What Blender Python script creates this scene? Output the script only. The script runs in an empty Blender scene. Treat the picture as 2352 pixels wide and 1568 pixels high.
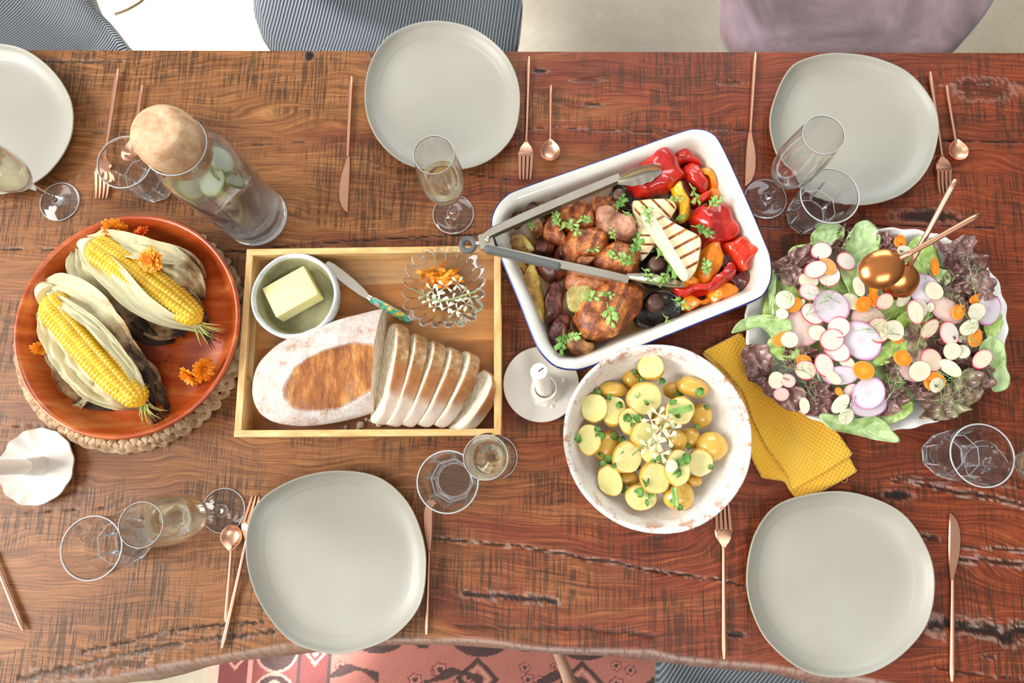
import bpy, bmesh, math, random
import numpy as np
from mathutils import Vector, Matrix, Euler, noise
random.seed(7)
noise.seed_set(11)
S = bpy.context.scene
COL = S.collection
TZ = 0.76                      # height of the table top
CAM_H = 0.962                  # camera above the table top
FPX = 1500.0                   # focal length in pixels of the 2352x1568 frame

# ---------------------------------------------------------------- camera
_d = Vector((46, 266, FPX)).normalized()
_b = 0.0169
_X = Vector((1.0, _b, -(_d.x + _b * _d.y) / _d.z)).normalized()
_Z = -_d
_Y = _Z.cross(_X)
def _world(v):
    return Vector((v.dot(_X), v.dot(_Y), v.dot(_Z)))
_r, _dn, _f = _world(Vector((1, 0, 0))), _world(Vector((0, 1, 0))), _world(Vector((0, 0, 1)))
cam_d = bpy.data.cameras.new('camera')
cam = bpy.data.objects.new('camera', cam_d); COL.objects.link(cam)
m = Matrix.Identity(4)
for i in range(3):
    m[i][0] = _r[i]; m[i][1] = -_dn[i]; m[i][2] = -_f[i]
m[2][3] = TZ + CAM_H
cam.matrix_world = m
cam_d.sensor_width = 36.0
cam_d.lens = FPX / 2352 * 36.0
cam_d.clip_start = 0.02
S.camera = cam

def P(px, py, z=0.0):
    """point where the sight line of a pixel meets the level z above the table top"""
    w = _world(Vector((px - 1176, py - 784, FPX)))
    t = (z - CAM_H) / w.z
    return Vector((w.x * t, w.y * t, TZ + z))

# ---------------------------------------------------------------- colour management, sky, daylight
S.view_settings.view_transform = 'Standard'
S.view_settings.look = 'None'
S.view_settings.exposure = 0.25
S.view_settings.gamma = 1.0
S.view_settings.use_curve_mapping = False
try:
    S.cycles.use_denoising = True
    S.cycles.max_bounces = 20
    S.cycles.glossy_bounces = 16
    S.cycles.transmission_bounces = 16
    S.cycles.transparent_max_bounces = 12
    S.cycles.sample_clamp_indirect = 6.0
except Exception:
    pass
W = bpy.data.worlds.new('daylight'); S.world = W; W.use_nodes = True
wn = W.node_tree; wn.nodes.clear()
wo = wn.nodes.new('ShaderNodeOutputWorld'); wb = wn.nodes.new('ShaderNodeBackground')
# bright walls and windows all round, brightest to the left and far side, under a dimmer ceiling
wt = wn.nodes.new('ShaderNodeTexCoord'); wsep = wn.nodes.new('ShaderNodeSeparateXYZ'); wr = wn.nodes.new('ShaderNodeValToRGB')
for pos_, val in ((0.0, 0.75), (0.30, 1.15), (0.55, 0.75), (1.0, 0.42)):
    e = wr.color_ramp.elements[0] if pos_ == 0 else wr.color_ramp.elements[1] if pos_ == 1 else wr.color_ramp.elements.new(pos_)
    e.color = (val, val * 0.985, val * 0.955, 1)
wd = wn.nodes.new('ShaderNodeVectorMath'); wd.operation = 'DOT_PRODUCT'; wd.inputs[1].default_value = (-0.42, 0.16, 0.0)
wa = wn.nodes.new('ShaderNodeMath'); wa.operation = 'ADD'; wa.inputs[1].default_value = 1.0
wm = wn.nodes.new('ShaderNodeMath'); wm.operation = 'MULTIPLY'; wm.inputs[1].default_value = 0.56
wn.links.new(wt.outputs['Generated'], wsep.inputs[0]); wn.links.new(wsep.outputs[2], wr.inputs[0]); wn.links.new(wr.outputs[0], wb.inputs[0])
wn.links.new(wt.outputs['Generated'], wd.inputs[0]); wn.links.new(wd.outputs['Value'], wa.inputs[0]); wn.links.new(wa.outputs[0], wm.inputs[0])
wn.links.new(wm.outputs[0], wb.inputs[1])
wn.links.new(wb.outputs[0], wo.inputs[0])
def area(name, loc, target, sx, sy, power, col):
    l = bpy.data.lights.new(name, 'AREA'); l.shape = 'RECTANGLE'; l.size = sx; l.size_y = sy
    l.energy = power; l.color = col
    o = bpy.data.objects.new(name, l); COL.objects.link(o); o.location = loc
    o.rotation_euler = (Vector(target) - Vector(loc)).to_track_quat('-Z', 'Y').to_euler()
    return o
area('window_light_side', (-4.6, -0.6, TZ + 2.9), (0, 0.2, TZ), 3.0, 2.4, 370, (1.0, 0.985, 0.96))
area('window_light_far', (0.5, 3.0, TZ + 1.7), (0, 0.3, TZ), 2.4, 1.4, 55, (0.90, 0.96, 1.0))
area('skylight', (0.5, -1.7, TZ + 2.7), (0.1, 0.1, TZ), 1.7, 1.0, 36, (1.0, 0.99, 0.97))
def shaft(name, loc, target, deg, power, blend, soft=0.22):
    l = bpy.data.lights.new(name, 'SPOT'); l.energy = power; l.spot_size = math.radians(deg); l.spot_blend = blend
    l.shadow_soft_size = soft; l.color = (0.95, 0.98, 1.0)
    o = bpy.data.objects.new(name, l); COL.objects.link(o); o.location = loc
    o.rotation_euler = (Vector(target) - Vector(loc)).to_track_quat('-Z', 'Y').to_euler()
shaft('sun_shaft_floor', (-1.9, 4.2, 2.6), (-0.83, 1.33, 0.0), 21, 2600, 0.45)
shaft('sun_shaft_rug', (-3.0, -2.4, 2.3), P(735, 1498, -0.75), 3.2, 2600, 0.9, 0.04)

# ---------------------------------------------------------------- names, labels
def tag(o, label, cat, group=None, kind=None):
    o['label'] = label; o['category'] = cat
    if group: o['group'] = group
    if kind: o['kind'] = kind
    return o
def thing(name, label, cat, loc, rotz=0.0, group=None):
    o = bpy.data.objects.new(name, None); COL.objects.link(o)
    o.empty_display_size = 0.02; o.location = loc; o.rotation_euler = (0, 0, rotz)
    return tag(o, label, cat, group)
def dup(root, name=None):
    r = root.copy(); COL.objects.link(r)
    for ch in list(root.children):
        c = ch.copy(); COL.objects.link(c); c.parent = r
        for g in list(ch.children):
            d = g.copy(); COL.objects.link(d); d.parent = c
    return r
ORD = ['first', 'second', 'third', 'fourth', 'fifth', 'sixth', 'seventh', 'eighth', 'ninth', 'tenth', 'eleventh', 'twelfth']
def settle(items):
    """items: (object, label, px, py); where two labels agree, tell them apart by order"""
    by = {}
    for it in items: by.setdefault(it[1], []).append(it)
    for lab, its in by.items():
        if len(its) == 1: its[0][0]['label'] = lab; continue
        xs = [i[2] for i in its]; ys = [i[3] for i in its]
        hor = max(xs) - min(xs) >= max(ys) - min(ys)
        its.sort(key=lambda i: i[2] if hor else i[3])
        for k, it in enumerate(its):
            if len(its) == 2: w = ('left one' if hor else 'upper one', 'right one' if hor else 'lower one')[k]
            else: w = ORD[k] + (' from the left' if hor else ' from the top')
            it[0]['label'] = lab + ', ' + w

# ---------------------------------------------------------------- geometry helpers: each returns (verts, faces)
def cat_geo(*gs):
    V, F = [], []
    for v, f in gs:
        n = len(V); V += list(v); F += [tuple(i + n for i in q) for q in f]
    return V, F
def mk(name, geo, mat, parent=None, loc=None, smooth=True, angle=40, uv=None, mi=None):
    V, F = geo
    V = [Vector(v) for v in V]
    if parent is not None: o0 = Vector(parent.location) if loc is None else Vector(loc)
    elif loc is not None: o0 = Vector(loc)
    else:
        o0 = sum(V, Vector()) / len(V); o0.z = min(v.z for v in V)
    me = bpy.data.meshes.new(name)
    me.from_pydata([tuple(v - o0) for v in V], [], F)
    for mm in (mat if isinstance(mat, (list, tuple)) else [mat]): me.materials.append(mm)
    if mi is not None: me.polygons.foreach_set('material_index', mi)
    if uv is not None:
        ul = me.uv_layers.new(name='UVMap'); li = np.zeros(len(me.loops), dtype=np.int32)
        me.loops.foreach_get('vertex_index', li)
        ul.data.foreach_set('uv', np.asarray(uv, dtype=np.float32)[li].ravel())
    bm = bmesh.new(); bm.from_mesh(me)
    bmesh.ops.recalc_face_normals(bm, faces=bm.faces); bm.to_mesh(me); bm.free()
    if smooth:
        me.shade_smooth()
        if angle < 180: me.set_sharp_from_angle(angle=math.radians(angle))
    o = bpy.data.objects.new(name, me); COL.objects.link(o)
    if parent is not None: o.parent = parent
    else: o.location = o0
    return o
def loft(rings, cap0=True, cap1=True, closed=True):
    n = len(rings[0]); V = []; F = []
    for r in rings: V += [Vector(p) for p in r]
    m_ = n if closed else n - 1
    for k in range(len(rings) - 1):
        a, b = k * n, (k + 1) * n
        for i in range(m_):
            j = (i + 1) % n
            F.append((a + i, a + j, b + j, b + i))
    if cap0:
        c = len(V); V.append(sum((Vector(p) for p in rings[0]), Vector()) / n)
        F += [(c, (i + 1) % n, i) for i in range(m_)]
    if cap1:
        c = len(V); V.append(sum((Vector(p) for p in rings[-1]), Vector()) / n); b = (len(rings) - 1) * n
        F += [(c, b + i, b + (i + 1) % n) for i in range(m_)]
    return V, F
def circ(c, r, z, n, ph=0.0):
    return [Vector((c[0] + r * math.cos(ph + 2 * math.pi * i / n), c[1] + r * math.sin(ph + 2 * math.pi * i / n), z)) for i in range(n)]
def lathe(prof, n=48, c=(0, 0), z=0.0, close=False):
    rings = [circ(c, max(r, 1e-5), z + h, n) for r, h in prof]
    if close:
        V, F = loft(rings, False, False); m_ = len(rings)
        F += [((m_ - 1) * n + i, (m_ - 1) * n + (i + 1) % n, (i + 1) % n, i) for i in range(n)]
        return V, F
    return loft(rings)
def spline(pts, n, closed=True):
    """Catmull-Rom through pts, resampled evenly to n points"""
    pts = [Vector(p) for p in pts]; m_ = len(pts); dense = []
    segs = m_ if closed else m_ - 1
    for i in range(segs):
        g = (lambda k: pts[k % m_]) if closed else (lambda k: pts[min(max(k, 0), m_ - 1)])
        p0, p1, p2, p3 = g(i - 1), g(i), g(i + 1), g(i + 2)
        for s in range(12):
            t = s / 12
            dense.append(0.5 * ((2 * p1) + (p2 - p0) * t + (2 * p0 - 5 * p1 + 4 * p2 - p3) * t * t + (3 * p1 - p0 - 3 * p2 + p3) * t ** 3))
    dense.append(dense[0].copy() if closed else pts[-1].copy())
    L = [0.0]
    for a, b in zip(dense, dense[1:]): L.append(L[-1] + (b - a).length)
    out = []; k = 0
    for i in range(n):
        s = L[-1] * i / (n if closed else n - 1)
        while k < len(L) - 2 and L[k + 1] < s: k += 1
        d = L[k + 1] - L[k]
        out.append(dense[k].lerp(dense[k + 1], 0 if d < 1e-12 else (s - L[k]) / d))
    return out
def outl(px, z, n, closed=True):
    return spline([P(a, b, z) for a, b in px], n, closed)
def frames(path):
    T = []
    for i in range(len(path)):
        a = path[max(i - 1, 0)]; b = path[min(i + 1, len(path) - 1)]
        t = (b - a); T.append(t.normalized() if t.length > 1e-9 else Vector((0, 0, 1)))
    up = Vector((0, 0, 1)) if abs(T[0].z) < 0.9 else Vector((1, 0, 0))
    N = []
    for t in T:
        nn = (up - t * up.dot(t))
        if nn.length < 1e-6: nn = t.orthogonal()
        up = nn.normalized(); N.append(up.copy())
    return T, N
def tube(path, rad, n=8, flat=1.0):
    path = [Vector(p) for p in path]; T, N = frames(path); rings = []
    for i, p in enumerate(path):
        r = rad[i] if isinstance(rad, (list, tuple)) else rad
        B = T[i].cross(N[i])
        rings.append([p + B * r * math.cos(2 * math.pi * k / n) + N[i] * r * flat * math.sin(2 * math.pi * k / n) for k in range(n)])
    return loft(rings)
def strip(path, wid, cup=0.0, th=0.0006, m_=6, wav=0.0, seed=0, up=None, pleat=0.0):
    """a leaf-like sheet along a path; returns geometry and uv (u across, v along)"""
    path = [Vector(p) for p in path]; T, N = frames(path)
    L = len(path); top = []; uv = []
    for i, p in enumerate(path):
        nn = N[i] if up is None else (Vector(up) - T[i] * Vector(up).dot(T[i])).normalized()
        B = T[i].cross(nn); w = wid[i]
        for k in range(m_ + 1):
            u = k / m_ * 2 - 1
            o = p + B * w * u + nn * (cup * w * (u * u - 0.3))
            o += nn * wav * noise.noise(Vector((u * 2.2 + seed, i * 0.45, seed * 3.1)))
            if pleat: o += nn * pleat * math.sin(u * 11 + seed + 0.8 * noise.noise(Vector((i * 0.2, seed, 0))))
            top.append((o, nn)); uv.append((k / m_, i / (L - 1)))
    V = [o for o, q in top] + [o - q * th for o, q in top]; F = []; K = m_ + 1; Z = L * K
    for i in range(L - 1):
        for k in range(m_):
            a = i * K + k
            F.append((a, a + 1, a + K + 1, a + K)); F.append((Z + a, Z + a + K, Z + a + K + 1, Z + a + 1))
    for i in range(L - 1):
        for k in (0, m_):
            a = i * K + k; F.append((a, a + K, Z + a + K, Z + a))
    for k in range(m_):
        for i in (0, L - 1):
            a = i * K + k; F.append((a, a + 1, Z + a + 1, Z + a))
    return (V, F), uv + uv
PILLOW = [(0.72, 0.0), (0.9, 0.08), (0.98, 0.24), (1.0, 0.42), (0.97, 0.62), (0.9, 0.78), (0.78, 0.9), (0.62, 0.97), (0.45, 1.0), (0.28, 1.02), (0.12, 1.03)]
def pillow(px, z0, h, n=48, prof=None, amp=0.0, freq=60.0, seed=0.0, tilt=(0, 0), world=None, fine=0.0):
    prof = prof or PILLOW
    pts = outl(px, z0 + h * 0.5, n) if world is None else spline(world, n)
    c = sum(pts, Vector()) / n; rings = []
    for s, zz in prof:
        ring = []
        for p in pts:
            q = c + (p - c) * s
            q = Vector((q.x, q.y, TZ + z0 + h * zz))
            q.z += (q.x - c.x) * tilt[0] + (q.y - c.y) * tilt[1]
            if amp:
                nv = noise.noise_vector(q * freq + Vector((seed, seed * 1.7, 3.3)))
                q += Vector((nv.x * amp, nv.y * amp, nv.z * amp)) * (0.4 if zz < 0.05 else 1.0)
            if fine:
                q.z += fine * noise.noise(q * freq * 3 + Vector((seed, 0, 0)))
            ring.append(q)
        rings.append(ring)
    return loft(rings)
def slab(px, z0, h, n=48, bev=0.002, tilt=(0, 0), raw=False):
    pts = [P(a, b, z0 + h) for a, b in px] if raw else outl(px, z0 + h, n)
    c = sum(pts, Vector()) / len(pts); rings = []
    R = sum((p - c).length for p in pts) / len(pts); k = 1 - bev / R
    for s, zz in ((k, 0), (1, bev), (1, h - bev), (k, h), (k * 0.6, h), (k * 0.25, h)):
        ring = []
        for p in pts:
            q = c + (p - c) * s; q = Vector((q.x, q.y, TZ + z0 + zz))
            q.z += (q.x - c.x) * tilt[0] + (q.y - c.y) * tilt[1]; ring.append(q)
        rings.append(ring)
    return loft(rings)
def sheet(px, zf, n=56, rings_=10, amp=0.0, freq=40.0, seed=0.0, th=0.0007, edge=0.0, curl=0.0):
    """leaf outline filled with rings; zf(x, y) gives the height above the table, ruffled by noise; uv radial"""
    z_mid = zf(*px[0]) if not callable(zf) else None
    pts = outl(px, 0.05, n); c = sum(pts, Vector()) / n; top = []; uv = []
    for k in range(1, rings_ + 1):
        s = k / rings_
        for i, p in enumerate(pts):
            q = c + (p - c) * s
            z = zf(q.x, q.y)
            nz = noise.noise(Vector((q.x * freq + seed, q.y * freq, seed * 2.3)))
            n2 = noise.noise(Vector((q.x * freq * 2.3 + seed, q.y * freq * 2.3, seed)))
            z += amp * (0.35 + 0.65 * s) * nz + amp * 0.45 * n2 + edge * s * s * math.sin(i / n * 2 * math.pi * 9 + seed) + curl * s ** 3
            top.append(Vector((q.x, q.y, TZ + z))); uv.append((0.5 + 0.5 * s * math.cos(2 * math.pi * i / n), 0.5 + 0.5 * s * math.sin(2 * math.pi * i / n)))
    top.append(Vector((c.x, c.y, TZ + zf(c.x, c.y) + amp * noise.noise(Vector((c.x * freq + seed, c.y * freq, seed * 2.3)))))); uv.append((0.5, 0.5))
    m_ = len(top); V = top + [p - Vector((0, 0, th)) for p in top]; F = []
    for k in range(rings_ - 1):
        for i in range(n):
            j = (i + 1) % n; a, b = k * n, (k + 1) * n
            F.append((a + i, b + i, b + j, a + j)); F.append((m_ + a + i, m_ + a + j, m_ + b + j, m_ + b + i))
    for i in range(n):
        j = (i + 1) % n; F.append((m_ - 1, i, j)); F.append((2 * m_ - 1, m_ + j, m_ + i))
        a = (rings_ - 1) * n; F.append((a + i, m_ + a + i, m_ + a + j, a + j))
    return (V, F), uv + uv
def box(c, s, rz=0.0, bev=0.0, seg=2):
    bm = bmesh.new(); bmesh.ops.create_cube(bm, size=1.0)
    for v in bm.verts: v.co = Vector((v.co.x * s[0], v.co.y * s[1], v.co.z * s[2]))
    if bev: bmesh.ops.bevel(bm, geom=bm.edges[:], offset=bev, segments=seg, affect='EDGES', profile=0.7)
    R = Matrix.Rotation(rz, 3, 'Z'); V = [R @ v.co + Vector(c) for v in bm.verts]
    bm.verts.index_update(); F = [tuple(v.index for v in f.verts) for f in bm.faces]; bm.free()
    return V, F
def xf(geo, M_):
    return [M_ @ Vector(v) for v in geo[0]], geo[1]
def ringpx(cx, cy, rx, ry, z):
    c = (P(cx - rx, cy, z) + P(cx + rx, cy, z)) / 2
    r = ((P(cx - rx, cy, z) - P(cx + rx, cy, z)).length + (P(cx, cy - ry, z) - P(cx, cy + ry, z)).length) / 4
    return c, r
# ---------------------------------------------------------------- materials
def c(h, a=1.0):
    h = h.lstrip('#'); out = []
    for i in (0, 2, 4):
        v = int(h[i:i + 2], 16) / 255
        out.append(v / 12.92 if v <= 0.04045 else ((v + 0.055) / 1.055) ** 2.4)
    return (*out, a)
class G:
    def __init__(s, name):
        s.m = bpy.data.materials.new(name); s.m.use_nodes = True; s.t = s.m.node_tree; s.t.nodes.clear()
        s.o = s.t.nodes.new('ShaderNodeOutputMaterial'); s.p = s.t.nodes.new('ShaderNodeBsdfPrincipled')
        s.t.links.new(s.p.outputs[0], s.o.inputs[0]); s._tc = None
    def N(s, typ, **kw):
        n = s.t.nodes.new('ShaderNode' + typ)
        for k, v in kw.items(): setattr(n, k, v)
        return n
    def set(s, sock, v):
        if hasattr(v, 'is_output') or hasattr(v, 'links'): s.t.links.new(v, sock)
        else: sock.default_value = v
    def tc(s, which='Object'):
        if s._tc is None: s._tc = s.N('TexCoord')
        return s._tc.outputs[which]
    def map(s, vec=None, scale=(1, 1, 1), rot=(0, 0, 0), loc=(0, 0, 0)):
        n = s.N('Mapping'); s.set(n.inputs['Vector'], vec or s.tc())
        n.inputs['Scale'].default_value = scale; n.inputs['Rotation'].default_value = rot; n.inputs['Location'].default_value = loc
        return n.outputs[0]
    def noise(s, scale, detail=3, rough=0.55, vec=None, dist=0.0):
        n = s.N('TexNoise'); s.set(n.inputs['Vector'], vec or s.tc()); n.inputs['Scale'].default_value = scale
        n.inputs['Detail'].default_value = detail; n.inputs['Roughness'].default_value = rough; n.inputs['Distortion'].default_value = dist
        return n.outputs['Fac']
    def vor(s, scale, vec=None, feature='F1', rnd=1.0):
        n = s.N('TexVoronoi', feature=feature); s.set(n.inputs['Vector'], vec or s.tc()); n.inputs['Scale'].default_value = scale
        n.inputs['Randomness'].default_value = rnd
        return n.outputs['Distance'] if feature != 'F1c' else n.outputs['Color']
    def wave(s, scale, vec=None, direction='X', dist=0.0, dscale=1.0):
        n = s.N('TexWave'); n.bands_direction = direction; s.set(n.inputs['Vector'], vec or s.tc()); n.inputs['Scale'].default_value = scale
        n.inputs['Distortion'].default_value = dist; n.inputs['Detail Scale'].default_value = dscale
        return n.outputs['Fac']
    def ramp(s, fac, stops, mode='LINEAR'):
        n = s.N('ValToRGB'); n.color_ramp.interpolation = mode; s.set(n.inputs[0], fac); e = n.color_ramp.elements
        while len(e) < len(stops): e.new(0.5)
        for i, (p_, col) in enumerate(stops):
            e[i].position = p_; e[i].color = c(col) if isinstance(col, str) else (col, col, col, 1)
        return n.outputs[0]
    def mix(s, fac, a, b, blend='MIX'):
        n = s.N('Mix', data_type='RGBA', blend_type=blend); s.set(n.inputs['Factor'], fac)
        for k, v in ((6, a), (7, b)): s.set(n.inputs[k], c(v) if isinstance(v, str) else v)
        return n.outputs[2]
    def math(s, op, a, b=0.0, clamp=False):
        n = s.N('Math', operation=op, use_clamp=clamp); s.set(n.inputs[0], a); s.set(n.inputs[1], b)
        return n.outputs[0]
    def sep(s, vec):
        n = s.N('SeparateXYZ'); s.set(n.inputs[0], vec); return n.outputs
    def attr(s, name):
        n = s.N('Attribute'); n.attribute_name = name; return n
    def rand(s):
        return s.N('ObjectInfo').outputs['Random']
    def bump(s, h, strength=0.3, dist=0.002):
        n = s.N('Bump'); s.set(n.inputs['Height'], h); n.inputs['Strength'].default_value = strength; n.inputs['Distance'].default_value = dist
        s.t.links.new(n.outputs[0], s.p.inputs['Normal'])
    def fin(s, col=None, rough=0.5, **kw):
        if col is not None: s.set(s.p.inputs['Base Color'], c(col) if isinstance(col, str) else col)
        s.set(s.p.inputs['Roughness'], rough)
        for k, v in kw.items():
            s.set(s.p.inputs[{'metal': 'Metallic', 'sss': 'Subsurface Weight', 'sssr': 'Subsurface Radius', 'ssss': 'Subsurface Scale', 'trans': 'Transmission Weight', 'ior': 'IOR',
                              'coat': 'Coat Weight', 'coatr': 'Coat Roughness', 'sheen': 'Sheen Weight', 'sheenr': 'Sheen Roughness', 'spec': 'Specular IOR Level', 'aniso': 'Anisotropic'}[k]], v)
        return s.m
MT = {}
def two(name, a, b, scale=30, rough=0.5, bump=0.0, bscale=200, dist=0.001, lo=0.35, hi=0.65, detail=4, **kw):
    g = G(name); f = g.noise(scale, detail); col = g.ramp(f, [(lo, a), (hi, b)])
    if bump: g.bump(g.noise(bscale, 3), bump, dist)
    MT[name] = g.fin(col, rough, **kw); return MT[name]
# -- wood of the table
g = G('table_wood')
co = g.tc()
warp = g.noise(2.2, 3, vec=g.map(scale=(1, 2.2, 1)))
wv = g.N('VectorMath', operation='ADD'); g.set(wv.inputs[0], co)
cmb = g.N('CombineXYZ'); g.set(cmb.inputs['Y'], g.math('MULTIPLY', g.math('SUBTRACT', warp, 0.5), 0.16)); g.t.links.new(cmb.outputs[0], wv.inputs[1]); wv = wv.outputs[0]
grain = g.noise(17, 8, 0.7, vec=g.map(wv, scale=(0.5, 19, 1)))
fine = g.noise(34, 6, 0.7, vec=g.map(wv, scale=(0.6, 10, 1)))
broad = g.noise(2.6, 5, 0.65, vec=g.map(wv, scale=(0.8, 4.2, 1)))
brown = g.ramp(grain, [(0.28, '#55331b'), (0.45, '#80502c'), (0.58, '#9b663a'), (0.75, '#b58552')])
red = g.ramp(grain, [(0.28, '#43190d'), (0.44, '#6f2d17'), (0.57, '#8e4222'), (0.76, '#b06436')])
xx = g.sep(co)[0]
side = g.math('ADD', g.math('MULTIPLY', xx, 0.85), g.math('MULTIPLY', g.math('SUBTRACT', broad, 0.5), 1.7))
side = g.ramp(g.math('ADD', side, 0.42), [(0.15, 0.0), (0.6, 1.0)])
col = g.mix(side, brown, red)
col = g.mix(g.math('MULTIPLY', g.ramp(broad, [(0.5, 0.0), (0.72, 1.0)]), 0.55), col, '#3d1b12')
col = g.mix(g.math('MULTIPLY', g.ramp(fine, [(0.5, 0.0), (0.7, 1.0)]), 0.5), col, '#35200f')
# saw marks across the grain, in clusters
sc = g.map(scale=(1, 0.05, 1), rot=(0, 0, 0.03))
saw = g.ramp(g.noise(270, 2, 0.5, vec=sc), [(0.50, 0.0), (0.57, 1.0)])
saw2 = g.ramp(g.noise(130, 2, 0.5, vec=g.map(scale=(1, 0.08, 1))), [(0.58, 0.0), (0.64, 1.0)])
clus = g.ramp(g.noise(6.5, 4, 0.6, vec=g.map(scale=(1.0, 1.7, 1), loc=(3.1, 1.2, 0))), [(0.41, 0.0), (0.54, 1.0)])
brk = g.ramp(g.noise(45, 3, 0.6, vec=g.map(scale=(0.5, 1.6, 1))), [(0.33, 0.0), (0.47, 1.0)])
sm = g.math('MULTIPLY', g.math('MULTIPLY', g.math('MAXIMUM', saw, g.math('MULTIPLY', saw2, 0.8)), clus), brk)
col = g.mix(g.math('MULTIPLY', sm, 0.7), col, '#2f2415')
at = g.attr('crack')
col = g.mix(at.outputs['Fac'], col, '#1d130d')
pale = g.attr('pale')
col = g.mix(g.math('MULTIPLY', pale.outputs['Fac'], 0.75), col, '#b39e92')  # pale crack margins, and the highlight painted on the near ridge
g.bump(g.math('SUBTRACT', g.math('MULTIPLY', grain, 0.35), g.math('ADD', g.math('MULTIPLY', sm, 0.9), at.outputs['Fac'])), 0.35, 0.001)
MT['table'] = g.fin(col, g.math('ADD', 0.36, g.math('MULTIPLY', fine, 0.22)), coat=0.05, coatr=0.3, spec=0.28)
# -- floor
g = G('concrete'); f = g.noise(3.2, 6, 0.6); f2 = g.noise(38, 5, 0.7)
col = g.ramp(f, [(0.3, '#a3957c'), (0.55, '#b3a68e'), (0.75, '#c2b8a2')])
col = g.mix(g.math('MULTIPLY', g.ramp(f2, [(0.6, 0.0), (0.75, 1.0)]), 0.5), col, '#e2d6ba')
g.bump(g.noise(14, 6, 0.65), 0.35, 0.01); MT['concrete'] = g.fin(col, 0.55)
g = G('rug_wool'); a = g.attr('Col')
n_ = g.noise(260, 3, 0.6); g.bump(n_, 0.5, 0.004)
MT['rug'] = g.fin(g.mix(g.math('MULTIPLY', g.noise(40, 4), 0.45), a.outputs['Color'], '#8a5148'), 0.95, sheen=0.3)
# -- chairs
def cord(name, a, b, rot):
    g = G(name); w = g.wave(46, vec=g.map(rot=(0, 0, rot)), dist=0.6, dscale=0.6)
    col = g.mix(w, a, b); g.bump(w, 0.9, 0.003); MT[name] = g.fin(col, 0.6, sheen=0.6, sheenr=0.3)
cord('corduroy_upright', '#32373b', '#757c81', 0.1)
cord('corduroy_slanting', '#32373b', '#757c81', 0.62)
g = G('mauve_velvet'); f = g.noise(5.5, 5, 0.6, dist=0.6)
MT['mauve_velvet'] = g.fin(g.ramp(f, [(0.3, '#4d3c3d'), (0.5, '#705a5d'), (0.72, '#9a838a')]), 0.7, sheen=0.8, sheenr=0.4)
two('pale_leg_wood', '#d9b9a0', '#c9a489', 12, 0.45)
two('chair_leg_black', '#20201f', '#2a2928', 12, 0.45)
# -- ceramics
g = G('plate_glaze'); sp = g.noise(420, 2, 0.5); f = g.noise(6, 3)
col = g.ramp(f, [(0.3, '#9b9689'), (0.7, '#a4a196')])
col = g.mix(g.math('MULTIPLY', g.ramp(sp, [(0.68, 0.0), (0.74, 1.0)]), 0.35), col, '#9a917c')
MT['plate'] = g.fin(col, 0.42, spec=0.45)
two('plate_rim', '#aea48a', '#9d9176', 60, 0.5)
two('white_porcelain', '#e9e6df', '#efece6', 8, 0.28)
two('candle_wax', '#f4efe4', '#efe8da', 14, 0.5, sss=0.2, ssss=0.01)
two('wick_black', '#30261f', '#4a3a30', 60, 0.9)
two('matte_white_ceramic', '#d2cabd', '#d9d3c9', 10, 0.5)
g = G('enamel_white'); f = g.noise(9, 5, 0.6); fl = g.noise(95, 3, 0.6); cl_ = g.noise(7, 2)
col = g.ramp(f, [(0.35, '#e0ded6'), (0.7, '#d8d4c8')])
at = g.attr('oil'); col = g.mix(g.math('MULTIPLY', at.outputs['Fac'], g.ramp(g.noise(16, 5, 0.6), [(0.3, 0.2), (0.6, 1.0)])), col, '#c99b5f')
col = g.mix(g.math('MULTIPLY', g.ramp(fl, [(0.71, 0.0), (0.74, 1.0)]), g.ramp(cl_, [(0.45, 0.0), (0.55, 0.9)])), col, '#3a342c')
MT['enamel'] = g.fin(col, 0.18, coat=0.3, coatr=0.08)
g = G('enamel_blue'); ch = g.noise(60, 4)
MT['enamel_blue'] = g.fin(g.mix(g.ramp(ch, [(0.62, 0.0), (0.66, 1.0)]), '#2c3a7a', '#6f6a66'), 0.25)
g = G('crackle_glaze'); cr = g.vor(95, feature='DISTANCE_TO_EDGE', vec=None); cr2 = g.vor(190, feature='DISTANCE_TO_EDGE')
col = g.ramp(g.noise(5, 4), [(0.3, '#e0d8cc'), (0.65, '#ece9e4')])
col = g.mix(g.math('MULTIPLY', g.ramp(cr, [(0.0, 1.0), (0.035, 0.0)]), 0.32), col, '#8d8272')
col = g.mix(g.math('MULTIPLY', g.ramp(cr2, [(0.0, 1.0), (0.03, 0.0)]), 0.2), col, '#8d8272')
rm = g.attr('rust'); pt = g.ramp(g.noise(58, 5, 0.72), [(0.52, 0.0), (0.6, 1.0)])
col = g.mix(g.math('MULTIPLY', rm.outputs['Fac'], pt), col, '#bb8a72')
MT['crackle'] = g.fin(col, 0.3, coat=0.2, coatr=0.15)
g = G('stoneware_outside'); MT['stoneware'] = g.fin(g.ramp(g.noise(40, 5, 0.7), [(0.35, '#b9bcb8'), (0.6, '#d4d8d6')]), 0.4)
g = G('stoneware_inside'); MT['stoneware_in'] = g.fin(g.ramp(g.noise(22, 5, 0.65), [(0.3, '#7c7857'), (0.55, '#9b9873'), (0.75, '#b1af8d')]), 0.3)
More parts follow.
